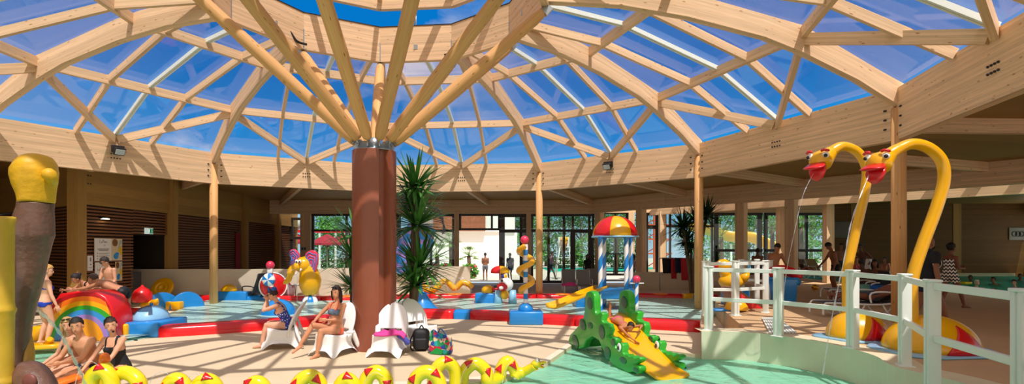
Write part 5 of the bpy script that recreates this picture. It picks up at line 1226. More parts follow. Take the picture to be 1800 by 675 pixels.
# ---- far snake, toys and jets by the back kerb
Ys = 20.9; t = solo('snake_fountain', 'small yellow wavy snake fountain by the far kerb and cream wall', 'fountain', V((785-877.1)/926.7*Ys, Ys, 0))
q = smooth_path([D(x, y, Ys) for x, y in ((741, 510), (748, 503), (757, 512), (768, 506), (779, 495), (791, 500), (800, 507), (812, 497), (824, 500), (831, 506))], 5); m = MB(); m.tube(q, [.04]+[.115]*(len(q)-2)+[.06], 14); m.build('body', YEL, t)
m = MB(); m.ell(D(753, 509, Ys-.1), (.2, .14, .14)); h = m.build('head', YEL, t)
for dx in (-.07, .07): m = MB(); m.ell(D(753, 505, Ys-.22)+V(dx, 0, 0), .035); m.build('eye', WHT, h)
for k, x in enumerate((755, 762, 776, 795, 803)): jet('water_jet', [D(x, 508, Ys-.3), D(x+3, 492-(k % 3)*3, Ys-.35), D(x+12, 489, Ys-.4), D(x+22, 500, Ys-.45), D(x+26, 512, Ys-.5)], .01, 'white water arc above the small far snake, '+ORD[k]+' from the column')
Yc = 18.6; C_ = lambda x, y, dy=0: D(x, y, Yc+dy); t = solo('clown_fountain', 'white clown faced spray figure with blue legs and yellow belly', 'fountain', V((886-877.1)/926.7*Yc, Yc, 0))
for x in (876, 901): m = MB(); m.tube([V(C_(x, 520).x, Yc, .0), C_(x, 510)], [.16, .12], 14); m.build('leg', LBL, t)
m = MB(); m.ell(C_(887, 518, -.1), (.15, .14, .17)); m.build('belly', YEL, t)
m = MB(); m.ell(C_(889, 500), (.27, .24, .25)); h = m.build('head', WHT, t); m = MB(); m.ell(C_(883, 504, -.2), (.19, .08, .15)); m.build('red_mouth', RED, h); m = MB(); m.ell(C_(881, 506, -.28), (.08, .03, .06)); m.build('white_tooth', WHT, h)
m = MB(); m.ell(C_(882, 493, -.2), .05); m.build('nose', BRN, h)
m = MB(); m.ell(C_(886, 486), (.11, .11, .09), mf=lambda i, k: (k//4) % 2, seg=16); m.build('cap', [NAV, YEL], h)
q = C_(879, 478, .3); t = solo('toy_umbrella', 'red and yellow quartered toy canopy behind the clown figure', 'canopy', V(q.x, q.y, 0)); m = MB(); m.ell(q, (.34, .3, .22), z0=-.2, seg=16, mf=lambda i, k: (k//4) % 2); m.build('canopy', [RED, YEL], t); m = MB(); m.tube([V(q.x, q.y, .0), q], .04, 8); m.build('pole', WHT, t)
Yk = 18.9; t = ladder_box('blue play block with yellow ball left of the clown figure', V((855-877.1)/926.7*Yk, Yk, 0), (.8, .5, .42), BLU); m = MB(); q = V((857-877.1)/926.7*Yk, Yk, .5); m.ell(q, (.22, .2, .2)); m.build('ball', YEL, t); m = MB(); m.ell(q+V(.28, -.05, .05), (.16, .1, .1)); m.build('ladybird', RED, t); m = MB(); m.ell(q+V(.3, -.08, .13), (.08, .06, .06)); m.build('ladybird_head', BLACK, t)
t = ladder_box('small blue block on the far kerb left of the far snake', G(748, 527)+V(0, .2, 0), (.3, .3, .3), BLU)

# ---- toys on the step and upper deck at the right
Yq = 13.15; q = V((1294-877.1)/926.7*Yq, Yq, ZU)
t = solo('step_toy', 'yellow arch toy on a blue pad at the top of the steps', 'play toy', q)
m = MB(); m.rbox(q+V(-.2, .1, .02), (.75, .4, .05), .02); m.build('pad', BLU, t)
for k, (rx, dy) in enumerate(((.28, -.02), (.20, -.16))): m = MB(); m.ell(q+V(-.02+.05*k, dy, .03), (rx, .14, .30-.07*k), z0=0); m.build('arch', YEL, t)
m = MB(); a = q+V(.2, .1, .04); m.prism([a, a+V(.55, 0, 0), a+V(0, 0, .36)], (0, .14, 0), bev=.02); m.build('red_fin', RED, t)
m = MB(); a = q+V(.14, .55, .0); m.prism([a, a+V(.9, 0, 0), a+V(.1, 0, .55), a+V(-.1, 0, .55)], (0, .5, 0), bev=.03); simple('brown_ramp', 'dull brown wedge ramp behind the yellow arch toy', 'ramp', m, mat('ramp_brown', '9a6a52', .6))
Yq = 14.6; q = V((1292-877.1)/926.7*Yq, Yq, ZU); t = ladder_box('blue block below the play duck behind the white railing', q-V(0, 0, .0), (.62, .5, .42), BLU)
t, P_ = bird('yellow play duck with red beak behind the white railing', q+V(-.1, 0, .42), .95, 1.3)
Yq = 15.2; q = V((1373-877.1)/926.7*Yq, Yq, ZU); t = solo('bucket_toy', 'blue bucket toy with a fat red bird on its rim', 'play toy', q)
m = MB(); m.prism([q+V(x, -.28, 0) for x in (-.28, .28)]+[q+V(.34, -.3, .72), q+V(-.34, -.3, .72)], (0, .56, 0), bev=.03); m.build('bucket', BLU, t)
m = MB(); m.rbox(q+V(0, 0, .70), (.74, .62, .07), .03); m.tube([q+V(.28, -.2, .62), q+V(.38, -.3, .58)], .08, 10); m.build('rim', BLU, t)
m = MB(); m.tube(smooth_path([q+V(-.34, 0, .78), q+V(-.2, -.05, .9), q+V(.1, -.1, .92), q+V(.35, -.12, .82), q+V(.46, -.14, .70)], 4), [.08]+[.16]*7+[.14]*8+[.06], 16); m.build('red_bird', RED, t)
m = MB(); m.ell(q+V(-.22, -.33, .72), .05); m.build('yellow_knob', YEL, t)
bl = solo('play_ball', 'small yellow and black ball lying on the upper deck', 'ball', G(1433, 511, ZU)); m = MB(); q = G(1433, 511, ZU)+V(0, 0, .125); m.ell(q, .125, seg=20, rings=12, mf=lambda i, k: 1 if (i+k//3) % 4 == 0 else 0); m.build('shell', [YEL, BLACK], bl)
g = [G(1339, 559, ZU+.02), G(1368, 558, ZU+.02), G(1403, 586, ZU+.02), G(1353, 587, ZU+.02)]; t = solo('floor_grating', 'white slotted grating lying on the upper deck behind railing', 'grating', g[0])
for k in range(9):
    a, b = lerp(g[0], g[1], k/9), lerp(g[3], g[2], k/9); c_, d_ = lerp(g[0], g[1], (k+.72)/9), lerp(g[3], g[2], (k+.72)/9); m = MB(); m.prism([a, c_, d_, b], (0, 0, .015)); m.build('slat', WHITE, t)
# ================================================================ RAILINGS, FURNITURE, PLANTS
def railing(lab, posts, top=1.2, mid=.62, z=ZU, wdt=.19, grp=None, skip=()):
    t = solo('railing', lab, 'railing', V(posts[0][0], posts[0][1], z)); n = len(posts); P = [V(x, y, z) for x, y in posts]
    for i, p in enumerate(P):
        a, b = P[max(i-1, 0)], P[min(i+1, n-1)]; d = (b-a).normalized(); ang = math.atan2(d.y, d.x); m = MB()
        for s in (-1, 1): m.rbox(p+d*.045*s+V(0, 0, top/2), (.055, wdt*.6, top), .008, ang)
        m.rbox(p+V(0, 0, top/2), (.05, wdt*.42, top-.03), .006, ang); o = m.build('post', WHITE, t)
        m = MB(); m.rbox(p+V(0, 0, top+.01), (.17, wdt*.7, .03), .01, ang); m.build('cap', WHITE, o); m = MB(); m.rbox(p+V(0, 0, .012), (.2, wdt*.95, .024), .006, ang); m.build('base_plate', WHITE, o)
    for i in range(n-1):
        if i in skip: continue
        a, b = P[i], P[i+1]; d = (b-a).normalized()
        for zz in (top-.03, mid): m = MB(); m.beam(a+d*.07+V(0, 0, zz+.02), b-d*.07+V(0, 0, zz+.02), .05, .075); m.build('rail', WHITE, t, bev=.008)
    return t
RPs = [(3.96, 9.95), (4.94, 9.36), (5.43, 8.12), (5.24, 6.88), (4.52, 5.50), (4.19, 4.28), (3.75, 3.0)]
railing('white metal railing curving along the edge of the front pool', [(3.97, 9.98), (4.93, 9.30), (5.50, 8.20), (5.35, 6.95), (4.62, 5.62), (4.30, 4.32), (3.9, 3.0)])
railing('white metal railing round the top of the steps', [(4.80, 12.25), (5.47, 12.2), (6.45, 12.75), (6.85, 14.0)], top=1.25)
railing('short white railing further back behind the bucket toy', [(7.55, 16.4), (7.85, 15.3)], top=1.2)

CHW = mat('white_shell_plastic', 'f4f5f4', .32, coat=.2)
def chair(lab, loc, yaw):
    t = thing('lounge_chair', lab, 'chair', loc, 'white moulded lounge chairs round the rust column', yaw, True); n = 48
    m = MB(); vs = []; zs = [(0, .365, .40), (.07, .325, .36), (.16, .285, .325), (.25, .265, .30), (.33, .262, .292), (.365, .255, .285), (.368, .20, .23), (.355, .1, .12)]
    for li, (z, a, b) in enumerate(zs):
        for k in range(n):
            th = 2*PI*k/n; c_, s_ = math.cos(th), math.sin(th); e = .55 if li > 1 else .45
            x = a*abs(c_)**e*(1 if c_ >= 0 else -1); y = b*abs(s_)**e*(1 if s_ >= 0 else -1); co_ = math.cos(2*th)**2
            q = max(0, 1-li/3); dz = .13*co_*q*(1-z/.16*.6) if li < 3 else 0; sh = 1-.10*co_*(q+.25*(1 < li < 5))
            vs.append(V(x*sh, y*sh, z+dz+(.05*max(0, y/.3) if 3 < li else 0)))
    m.add(vs, [(i*n+k, i*n+(k+1) % n, (i+1)*n+(k+1) % n, (i+1)*n+k) for i in range(len(zs)-1) for k in range(n)]+[tuple(range((len(zs)-1)*n, len(zs)*n))], 0, True)
    m.build('seat', CHW, t)
    m = MB(); NU, NV = 20, 26; vs = []; fs = []
    for j in range(NV+1):
        v = j/NV; hw = (.30 if v < .1 else .30+.02*math.sin(v*3))*(math.sqrt(max(0, 1-(max(0, v-.42)/.585)**2)))
        for i in range(NU+1):
            u = 2*i/NU-1; vs.append(V(hw*u, -.20-.05*v-.26*v*v*.9+.05*u*u*(1-v*.5), .24+.70*v))
    for j in range(NV):
        for i in range(NU):
            u = abs((2*i+1)/NU-1)
            if 6 <= j <= 7 and u < .66: continue
            fs.append((j*(NU+1)+i, j*(NU+1)+i+1, (j+1)*(NU+1)+i+1, (j+1)*(NU+1)+i))
    m.add(vs, fs, 0, True); o = m.build('backrest', CHW, t); s_ = o.modifiers.new('t', 'SOLIDIFY'); s_.thickness = .035; s_.offset = -1
    for s in (-1, 1): m = MB(); m.tube([(.20*s, -.24, .58), (.24*s, -.30, .34), (.27*s, -.37, .16), (.31*s, -.43, .015)], [.03, .06, .05, .035], 12, flat=.6); m.build('rear_leg', CHW, t)
    return t
chair('white moulded lounge chair under the woman in the floral suit', V(-4.40, 10.75, 0), 1.78)
chair('white moulded lounge chair under the woman in the grey bikini', V(-3.15, 10.02, 0), 2.72)
chair('empty white lounge chair in front of the column with a pink towel', V(-2.10, 9.98, 0), 3.02)
chair('empty white lounge chair turned right behind the black backpack', V(-1.62, 11.05, 0), -2.25)
# pink towel lying on the empty chair
m = MB(); vs = []; NX, NY = 22, 14
for i in range(NX+1):
    for j in range(NY+1):
        u, v = i/NX, j/NY; x = -2.02+.44*(u-.5)*1.25; y = 9.80+.26*(v-.5)
        vs.append(V(x, y, .40+.06*math.exp(-((u-.55)**2)*6)*math.sin(PI*v)+.018*math.sin(u*19+v*5)*math.sin(PI*v)+.014*math.sin(v*17-u*6)-.10*max(0, u-.85)*4))
m.add(vs, [(i*(NY+1)+j, i*(NY+1)+j+1, (i+1)*(NY+1)+j+1, (i+1)*(NY+1)+j) for i in range(NX) for j in range(NY)], 0, True)
tw = tag(m.build('towel', mat('hot_pink_towel', 'e0489a', .95, bump=.4, bscale=200)), 'crumpled hot pink towel on the empty white lounge chair', 'towel'); s_ = tw.modifiers.new('t', 'SOLIDIFY'); s_.thickness = .03
m = MB(); m.tube(smooth_path([V(-1.86, 9.78, .40), V(-1.78, 9.74, .36), V(-1.72, 9.76, .30), V(-1.68, 9.8, .24)], 4), [.03]+[.05]*11+[.03], 10); m.build('blue_corner', mat('violet_towel', '5058b8', .95, bump=.3), tw)
m = MB(); m.rbox(V(-2.80, 9.93, .43), (.14, .10, .05), .02); simple('folded_cloth', 'small white folded cloth on the grey bikini woman\'s chair', 'cloth', m, mat('cloth_white', 'e4e6ec', .9))
# backpack and tote
q = G(739, 618)+V(0, .12, 0); t = solo('backpack', 'black backpack standing on the deck between chair and tote', 'backpack', q); m = MB()
m.rbox(q+V(0, 0, .22), (.33, .22, .43), .10, .1, seg=5); m.build('body', mat('black_nylon', '1a1c22', .6, bump=.2, bscale=90), t)
m = MB(); m.rbox(q+V(0, -.12, .15), (.25, .08, .22), .035, .1, seg=4); m.build('front_pocket', mat('black_nylon', '1a1c22'), t)
m = MB(); m.tube(smooth_path([q+V(-.14, .0, .36), q+V(-.21, -.03, .2), q+V(-.19, -.06, .04), q+V(-.13, -.1, .02)], 5), .014, 8); m.tube(smooth_path([q+V(-.04, .03, .43), q+V(0, .03, .49), q+V(.04, .03, .43)], 4), .012, 8); m.build('strap', BLK, t)
q = G(774, 624)+V(0, .12, 0); t = solo('tote_bag', 'patchwork tote bag in bright colours beside the black backpack', 'bag', q)
def patch(name, sc):
    m, nt = nt_of(name); b = N(nt, 'ShaderNodeBsdfPrincipled', Roughness=.7); L(nt, b.outputs[0], N(nt, 'ShaderNodeOutputMaterial').inputs[0])
    tc = N(nt, 'ShaderNodeTexCoord'); v = N(nt, 'ShaderNodeTexVoronoi', Scale=sc); L(nt, tc.outputs['Object'], v.inputs[0]); s = N(nt, 'ShaderNodeSeparateColor'); L(nt, v.outputs['Color'], s.inputs[0])
    r = ramp(nt, s.outputs[0], [(0, lin('0f8a4a')), (.18, lin('e2c9a2')), (.34, lin('d0264a')), (.5, lin('24479c')), (.64, lin('1aa0a0')), (.78, lin('e88a28')), (.9, lin('e0c8b0'))]); r.color_ramp.interpolation = 'CONSTANT'
    L(nt, r.outputs[0], b.inputs['Base Color']); return m
PATCH = patch('patchwork_cloth', 13); m = MB(); R = Zr(-.45); vs = []; prof = [(-.19, -.11), (.19, -.11), (.21, .0), (.19, .11), (-.19, .11), (-.21, 0)]
for z, a, b in ((.005, .92, .9), (.04, 1.02, 1.05), (.16, 1.06, 1.15), (.28, 1.05, .8), (.36, 1.1, .35)):
    for x, y in prof: vs.append(q+R@V(x*a+(.06 if z > .3 else .02*z*10)*0, y*b, z+(.07*(x < 0)-.03*(x > 0))*(z/.36)))
m.add(vs, [(i*6+k, i*6+(k+1) % 6, (i+1)*6+(k+1) % 6, (i+1)*6+k) for i in range(4) for k in range(6)]+[(5, 4, 3, 2, 1, 0), (24, 25, 26, 27, 28, 29)], 0, False); m.build('body', PATCH, t, bev=.015)
m = MB(); m.tube(smooth_path([q+R@V(-.12, -.09, .30), q+R@V(-.1, -.13, .46), q+R@V(.0, -.13, .42), q+R@V(.08, -.10, .28)], 5), .011, 8); m.tube(smooth_path([q+R@V(-.12, .06, .34), q+R@V(-.02, .02, .47), q+R@V(.1, .05, .33)], 5), .011, 8); m.build('handle', mat('tote_handle', '274f8c', .7), t)
m = MB(); m.prism([q+R@V(x, -.125, z) for x, z in ((-.18, .015), (.1, .015), (.12, .10), (-.02, .13))], R@V(0, -.012, 0)); m.build('green_panel', mat('tote_green', '0f9a44', .5), t)

# sun loungers by the glass doors and in the hall
def lounger(lab, loc, yaw, frame=WHITE, mesh='6d6f76', back=50, grp='sun loungers', body=True):
    t = thing('sun_lounger', lab, 'sun lounger', loc, grp, yaw, True); F = mat('lounger_frame_'+('w' if frame is WHITE else 'd'), 'e8eaea' if frame is WHITE else '3a3c40', .4); b = math.radians(back); cb, sb = math.cos(b), math.sin(b)
    for s in (-1, 1): m = MB(); m.tube(smooth_path([V(.31*s, 1.15, .06), V(.31*s, 1.12, .30), V(.31*s, .9, .33), V(.31*s, -.30, .33), V(.31*s, -.3-.75*cb, .33+.75*sb)], 5), .022, 10); m.build('side_rail', F, t)
    for y in (.75, -.25):
        for s in (-1, 1): m = MB(); m.tube(smooth_path([V(.30*s, y+.15, .32), V(.31*s, y+.05, .14), V(.31*s, y-.12, .022), V(.31*s, y-.35, .10), V(.31*s, y-.5, .32)], 5), .018, 8); m.build('leg', F, t)
    for s in (-1, 1): m = MB(); m.tube(smooth_path([V(.34*s, .15, .34), V(.35*s, .15, .56), V(.35*s, -.25, .58), V(.34*s, -.45, .5)], 4), .02, 8); m.build('armrest', F, t)
    M_ = mat('lounger_mesh_'+mesh, mesh, .8); m = MB(); m.box((0, .40, .325), (.60, 1.38, .018)); m.build('seat_sling', M_, t)
    m = MB(); m.prism([V(-.3, -.29, .335), V(.3, -.29, .335), V(.3, -.3-.78*cb, .335+.78*sb), V(-.3, -.3-.78*cb, .335+.78*sb)], V(0, sb*.018, cb*.018)); m.build('back_sling', M_, t); return t
yk = lambda px, y_: G(px, y_, .05)
for px, Y, lab in ((1001, 24.5, 'grey mesh lounger with a pink towel by the glass doors'), (1027, 24.2, 'grey mesh lounger between the towel lounger and the kiosk'), (1046, 25.2, 'grey mesh lounger half hidden behind the striped kiosk')):
    lounger(lab, V(PX(px, Y), Y, 0), 3.1, WHITE, '8a8c90', 62, 'sun loungers by the glass doors')
m = MB(); c = V(PX(1000, 23.9), 23.9, .36); m.rbox(c, (.62, .7, .10), .045, seg=3); m.ell(c+V(.05, -.1, .05), (.22, .2, .09)); simple('towel', 'pink towel bundled on the lounger by the glass doors', 'towel', m, mat('hot_pink_towel', 'e0489a'))
LD = V(PX(1536, 11.9), 11.9, ZU); lounger('white framed lounger carrying the lying man in dark shorts', LD+V(0, .15, 0), 1.48, WHITE, '4a4a52', 32, 'sun loungers on the upper deck')
lounger('white framed lounger with a mint towel behind the lying man', V(PX(1524, 15.8), 15.8, ZU), 1.35, WHITE, '5a5c64', 40, 'sun loungers on the upper deck')
lounger('pale lounger holding the dark duffel behind the lying man', V(PX(1556, 14.5), 14.5, ZU), 1.4, WHITE, '5a5c64', 40, 'sun loungers on the upper deck')
for px, Y, lab in ((1412, 27.8, 'lounger below the palm window, carrying a lying woman'), (1441, 28.8, 'beige backed lounger below the frosted window')): lounger(lab, V(PX(px, Y), Y, ZU), 3.3, WHITE, 'a08860', 55, 'sun loungers below the hall windows')
m = MB(); c = V(PX(1522, 15.1), 15.1, ZU+.42); m.rbox(c, (.75, .45, .22), .09, .2, seg=4); simple('towel', 'mint green towel heaped on the middle lounger', 'towel', m, mat('mint_towel', '6fae9c', .95, bump=.3))
m = MB(); c = V(PX(1543, 14.9), 14.9, ZU+.44); m.rbox(c, (.5, .4, .2), .09, .1, seg=4); simple('towel', 'bright blue towel bundle beside the mint towel', 'towel', m, mat('blue_towel', '1f62b8', .95, bump=.3))
q = V(PX(1556, 14.9), 14.9, ZU+.36); t = solo('duffel_bag', 'dark bag with a pale stripe on the lounger behind the lying man', 'bag', q); m = MB(); m.rbox(q+V(0, 0, .28), (.42, .36, .56), .15, .1, seg=5); m.build('body', mat('dark_canvas', '1b1d2a', .7), t); m = MB(); m.tube(smooth_path([q+V(.04, -.17, .0), q+V(.04, -.2, .28), q+V(.04, -.12, .56)], 4), .015, 8); m.build('stripe', WHT, t)
m = MB(); c = V(LD.x+.55, 11.62, ZU+.38); m.rbox(c, (.3, .4, .12), .05, .1, seg=3); simple('towel', 'lime green towel under the lying man\'s lounger back', 'towel', m, mat('lime_towel', '6cb83c', .95))
# folding deck chair and bags by the cream wall
t = lounger('dark framed folding chair with raised back by the cream wall', V(PX(446, 20.3), 20.25, 0), 1.2, None, '4a4e58', 70, 'chairs by the cream wall')
q = V(PX(506, 20.3), 20.2, 0); t = solo('beach_bag', 'pink and white beach bag on the far kerb left of the elephant', 'bag', q); m = MB(); m.rbox(q+V(0, 0, .42), (.62, .3, .46), .12, seg=4); m.build('body', dotted('bag_print', 'd8d4dc', 'c04a86', 9), t); m = MB(); m.tube(smooth_path([q+V(-.2, -.1, .6), q+V(0, -.14, .85), q+V(.2, -.1, .6)], 4), .02, 8); m.build('handle', PNK, t); m = MB(); m.rbox(q+V(0, 0, .1), (.5, .3, .2), .05); m.build('base', DGREY, t)
m = MB()
q = V(PX(524, 20.2), 20.2, 0); t = solo('side_table', 'small dark metal side table between beach bag and elephant', 'table', q); m.tube([q+V(.24*math.cos(a), .24*math.sin(a), .62) for a in np.linspace(0, 2*PI, 17)[:-1]], .018, 8, closed=True); m.prism([q+V(.24*math.cos(a), .24*math.sin(a), .61) for a in np.linspace(0, 2*PI, 17)[:-1]], (0, 0, .012)); m.build('top', STEEL, t)
for a in (.5, 2.6, 4.7): m = MB(); m.tube([q+V(.2*math.cos(a), .2*math.sin(a), .6), q+V(.26*math.cos(a), .26*math.sin(a), .0)], .014, 8); m.build('leg', DARK, t)

# ---- yuccas
YUC = mat('yucca_leaf', '4a8436', .4, var=.35, vscale=3, spec=.5); YUD = mat('yucca_leaf_dark', '26401f', .45, var=.3, vscale=3); BARK = mat('yucca_bark', '6b5a44', .9, var=.2, bump=.4)
def rosette(c, n, ln, par, mt, w=.028, droop=.35, seed=1):
    r = random.Random(seed); m = MB()
    for k in range(n):
        az = r.uniform(0, 2*PI); el = math.asin(r.uniform(-.35, .98)); l = ln*r.uniform(.75, 1.1); d = V(math.cos(el)*math.cos(az), math.cos(el)*math.sin(az), math.sin(el)); sd_ = d.cross(V(0, 0, 1)).normalized(); u = sd_.cross(d); dr = droop*r.uniform(.4, 1.3)*(1-max(0, math.sin(el))**2)
        vs = []
        for q, ww in ((.04, .6), (.3, 1.0), (.65, .8), (1.0, .05)):
            p = Vector(c)+d*l*q+V(0, 0, -dr*l*q*q*.5); vs += [p-sd_*w*ww, p+u*w*.25*ww-V(0, 0, .0), p+sd_*w*ww]
        m.add(vs, [(3*i+j, 3*i+j+1, 3*i+4+j, 3*i+3+j) for i in range(3) for j in (0, 1)], 0, True)
    return m.build('leaf_rosette', mt, par)
def yucca(lab, base, stems, leaf, mt, seed):
    t = solo('yucca_plant', lab, 'plant', base)
    for k, (dx, dy, z, n, l) in enumerate(stems):
        top = Vector(base)+V(dx, dy, z); m = MB(); m.tube(smooth_path([Vector(base)+V(dx*.15, dy*.15, 0), Vector(base)+V(dx*.4, dy*.4, z*.4), top], 5), [.07]+[.055]*9+[.05], 10); m.build('trunk', BARK, t)
        rosette(top, n, l, t, mt, leaf, .4, seed+k)
    return t
yb = V(-1.95, 11.6, 0)
yucca('tall yucca with long bright leaves hugging the right of the rust column', yb, [(.10, .0, 3.35, 90, .90), (.16, -.05, 2.5, 95, .95), (.22, -.05, 1.60, 85, 1.0), (.10, -.1, 1.2, 70, .9), (.08, .05, 2.95, 60, .9)], .040, YUC, 3)
yucca('yucca with thin leaves peeking out left of the rust column', V(-3.42, 12.3, 0), [(.0, .0, 1.80, 95, .95), (.02, .1, 2.35, 70, .9), (.0, 0, 1.1, 60, .8)], .030, YUC, 13)
yb2 = V(PX(1217, 21.5), 21.5, .1)
yucca('big dark yucca standing behind the timber post near the low cream wall', yb2, [(-.42, -.1, 2.75, 130, .95), (.62, .1, 3.25, 130, .95), (.02, .2, 1.9, 80, .7), (.1, -.2, 3.0, 90, .8), (-.2, .1, 2.2, 80, .8)], .035, YUD, 23)
# clothes on a rail under the header
q0, q1 = V(PX(1170, 25.2), 25.2, 1.55), V(PX(1204, 24.6), 24.6, 1.55); t = solo('drying_rail', 'thin metal rail with clothes behind the big dark yucca', 'rail', (q0+q1)/2-V(0, 0, 1.5)); m = MB(); m.tube([q0-V(.3, 0, 0), q1+V(.3, 0, 0)], .02, 8); m.build('bar', STEEL, t)
for q in (q0-V(.28, 0, 0), q1+V(.28, 0, 0)): m = MB(); m.tube([q, V(q.x, q.y, 0)], .02, 8); m.build('leg', STEEL, t)
for f, w, h_, mt, lab in ((.05, .42, .75, BLK, 'black shirt hanging on the drying rail'), (.42, .26, 1.0, REDC, 'dark red towel hanging at the middle of the drying rail'), (.68, .36, .72, NVY, 'navy shirt hanging on the drying rail'), (.98, .36, 1.05, REDC, 'red towel hanging at the right end of the drying rail')):
    c = lerp(q0, q1, f); m = MB(); vs = []
    for i in range(9):
        for j in range(7): vs.append(c+V((i/8-.5)*w*(1-.15*j/6), .03*math.sin(i*1.9+j*.4)-.03, .03-j/6*h_+.02*math.sin(i*2.2)*(j == 6)))
    m.add(vs, [(i*7+j, i*7+j+1, (i+1)*7+j+1, (i+1)*7+j) for i in range(8) for j in range(6)], 0, True); o = simple('hanging_garment', lab, 'garment', m, mt, group='garments on the drying rail'); s_ = o.modifiers.new('t', 'SOLIDIFY'); s_.thickness = .02

# ================================================================ PEOPLE IN THE SCENE
# woman in blue bikini seen from behind
person('standing woman in a royal blue bikini seen from behind by the rainbow slide', G(76, 606), -.55, 1.66, 'w', pelvis=(0, 0, .94), chest=(.02, .04, 1.43), look=(.5, .9, -.15), hands=((-.24, .12, .95), (.30, .16, .78)), feet=((-.12, -.02, .08), (.12, .02, .08)), sk='e2ae8e', hair=('short', 'c79a52'), wear=(('bottom', BLUC), ('top', BLUC)), vox=.016, fat=1.12)
person('dark haired woman bending over the far side of the rainbow slide', V(-10.15, 13.35, 0), 2.85, 1.68, 'w', pelvis=(0, -.06, .90), chest=(.06, .34, 1.20), neckdir=(.1, .7, .6), look=(.25, .9, -.55), hands=((-.05, .64, 1.04), (.34, .62, 1.03)), feet=((-.12, -.1, .08), (.12, -.1, .08)), sk='c98d6c', hair=('bun', '20161a'), wear=(('suit', BLK),), vox=.016)
person('bending man in black swim briefs leaning over the rainbow slide', V(-9.02, 12.62, .02), 1.62, 1.82, 'm', pelvis=(0, -.02, .92), chest=(0, .46, 1.13), neckdir=(0, .9, .35), look=(-.1, .9, -.12), hands=((-.12, .92, .98), (.22, .88, .98)), feet=((-.15, -.05, .08), (.17, -.18, .08)), toe=((.2, 1, 0), (.3, 1, 0)), sk='bd8463', hair=('short', '4a3a30'), wear=(('briefs', mat('black_swim', '14181e', .6)),), vox=.016, lat=(.96, .05, .0))
person('bare chested man standing in front of the posters in sunglasses', V(-10.95, 14.9, 0), 2.9, 1.80, 'm', chest=(.0, .10, 1.42), neckdir=(0, .4, .9), look=(.35, .8, -.5), hands=((-.22, .26, .90), (.14, .34, .86)), sk='cf9a7c', hair=('short', '2a211c'), wear=(('trunks', NVY),), glasses=BLACK)
person('person in a blue shirt sitting behind the grey counter', V(XL-1.75, 20.0, .25), -1.6, 1.65, 'm', pelvis=(0, 0, .62), hands=((-.2, .40, .98), (.2, .35, .95)), feet=((-.1, .35, .1), (.1, .35, .1)), sk='a8704e', hair=('short', '201814'), wear=(('shirt', BLUC),), glasses=BLACK, fingers=True, vox=.022)
# seated trio
person('blond woman in a black bikini sitting leftmost of the trio at the pool edge', V(-6.78, 8.5, .04), 2.75, 1.66, 'w', pelvis=(0, 0, .11), chest=(0, .12, .60), neckdir=(0, .2, 1), look=(-.8, .6, -.10), hands=((-.08, .42, .20), (.24, .40, .16)), feet=((.02, .74, -.24), (.20, .76, -.22)), sk='d6a080', hair=('shoulder', 'b8945a'), wear=(('bottom', BLK), ('top', BLK)), vox=.013)
person('young man with short dark hair sitting in the middle of the trio', V(-6.42, 8.36, .04), 2.95, 1.76, 'm', pelvis=(0, 0, .11), chest=(.02, .20, .58), neckdir=(0, .3, 1), look=(-.55, .85, -.12), hands=((.0, .52, .26), (.30, .50, .20)), feet=((.10, .70, -.2), (.32, .70, -.2)), sk='cf9672', hair=('short', '20160f'), wear=(('trunks', NVY),), vox=.013)
person('dark haired woman in a black swimsuit sitting rightmost of the trio', V(-6.0, 8.34, .04), 3.1, 1.68, 'w', pelvis=(0, 0, .11), chest=(.03, .10, .61), neckdir=(.05, .2, 1), look=(-.62, .80, -.08), hands=((-.02, .46, .14), (.28, .42, .12)), feet=((.20, .72, -.18), (.42, .62, -.18)), sk='dca383', hair=('bun', '33221a'), wear=(('suit', BLK),), vox=.013)
for r_, nm in ((bpy.data.objects['person.005'] if 'person.005' in bpy.data.objects else None, 'x'),):
    if r_:
        c, M = on_head(r_); m = MB()
        for s in (-1, 1): m.ell(c+M@V(.033*s, .065, .115), (.03, .02, .014), M, seg=12, rings=6)
        m.tube([c+M@V(-.08, .0, .10), c+M@V(-.06, .06, .112), c+M@V(.06, .06, .112), c+M@V(.08, 0, .10)], .004, 6); m.build('raised_sunglasses', BLACK, r_)
# women on the lounge chairs
w1 = person('seated woman in a navy floral swimsuit resting her chin on her hands', V(-4.40, 10.75, 0), 1.72, 1.66, 'w', pelvis=(0, -.10, .50), chest=(0, .12, .95), neckdir=(0, .45, .9), look=(.0, .95, -.3), hands=((-.03, .33, 1.02), (.05, .34, 1.00)), elb=((-.5, .5, -1), (.5, .5, -1)), feet=((-.09, .42, .08), (.10, .34, .08)), sk='d9a286', hair=('short', '3a2018'), wear=(('suit', FLORAL),), glasses=BLACK, vox=.013)
c, M = on_head(w1); m = MB(); m.tube(smooth_path([c+M@V(-.09, .01, .07), c+M@V(-.06, .02, .14), c+M@V(0, .02, .165), c+M@V(.06, .02, .14), c+M@V(.09, .01, .07)], 4), .022, 8, flat=.4); m.ell(c+M@V(0, -.06, .10), (.075, .07, .06), M); m.build('blue_headscarf', dotted('scarf_blue', '1d4fa8', '7fb0e0', 30), w1)
w2 = person('seated woman in a grey bikini with coral straps, legs crossed', V(-3.15, 10.02, 0), 2.80, 1.70, 'w', pelvis=(0, -.06, .50), chest=(-.02, -.10, 1.0), neckdir=(0, .1, 1), look=(-.1, .97, -.08), hands=((.06, .12, .68), (.24, .26, .66)), elb=((-.9, -.5, -.5), (.9, -.7, -.3)), feet=((.05, .42, .08), (.36, .52, .24)), knee=((.1, .6, .8), (.0, .5, 1)), toe=((.1, 1, -.1), (.4, .9, -.5)), sk='c98d6a', hair=('shoulder', '2c1a16'), wear=(('bottom', CORAL), ('top', GREYB)), vox=.012)
c, M = on_head(w2); m = MB()
for s in (-1, 1): m.ell(c+M@V(.033*s, .06, .118), (.03, .02, .014), M, seg=12, rings=6)
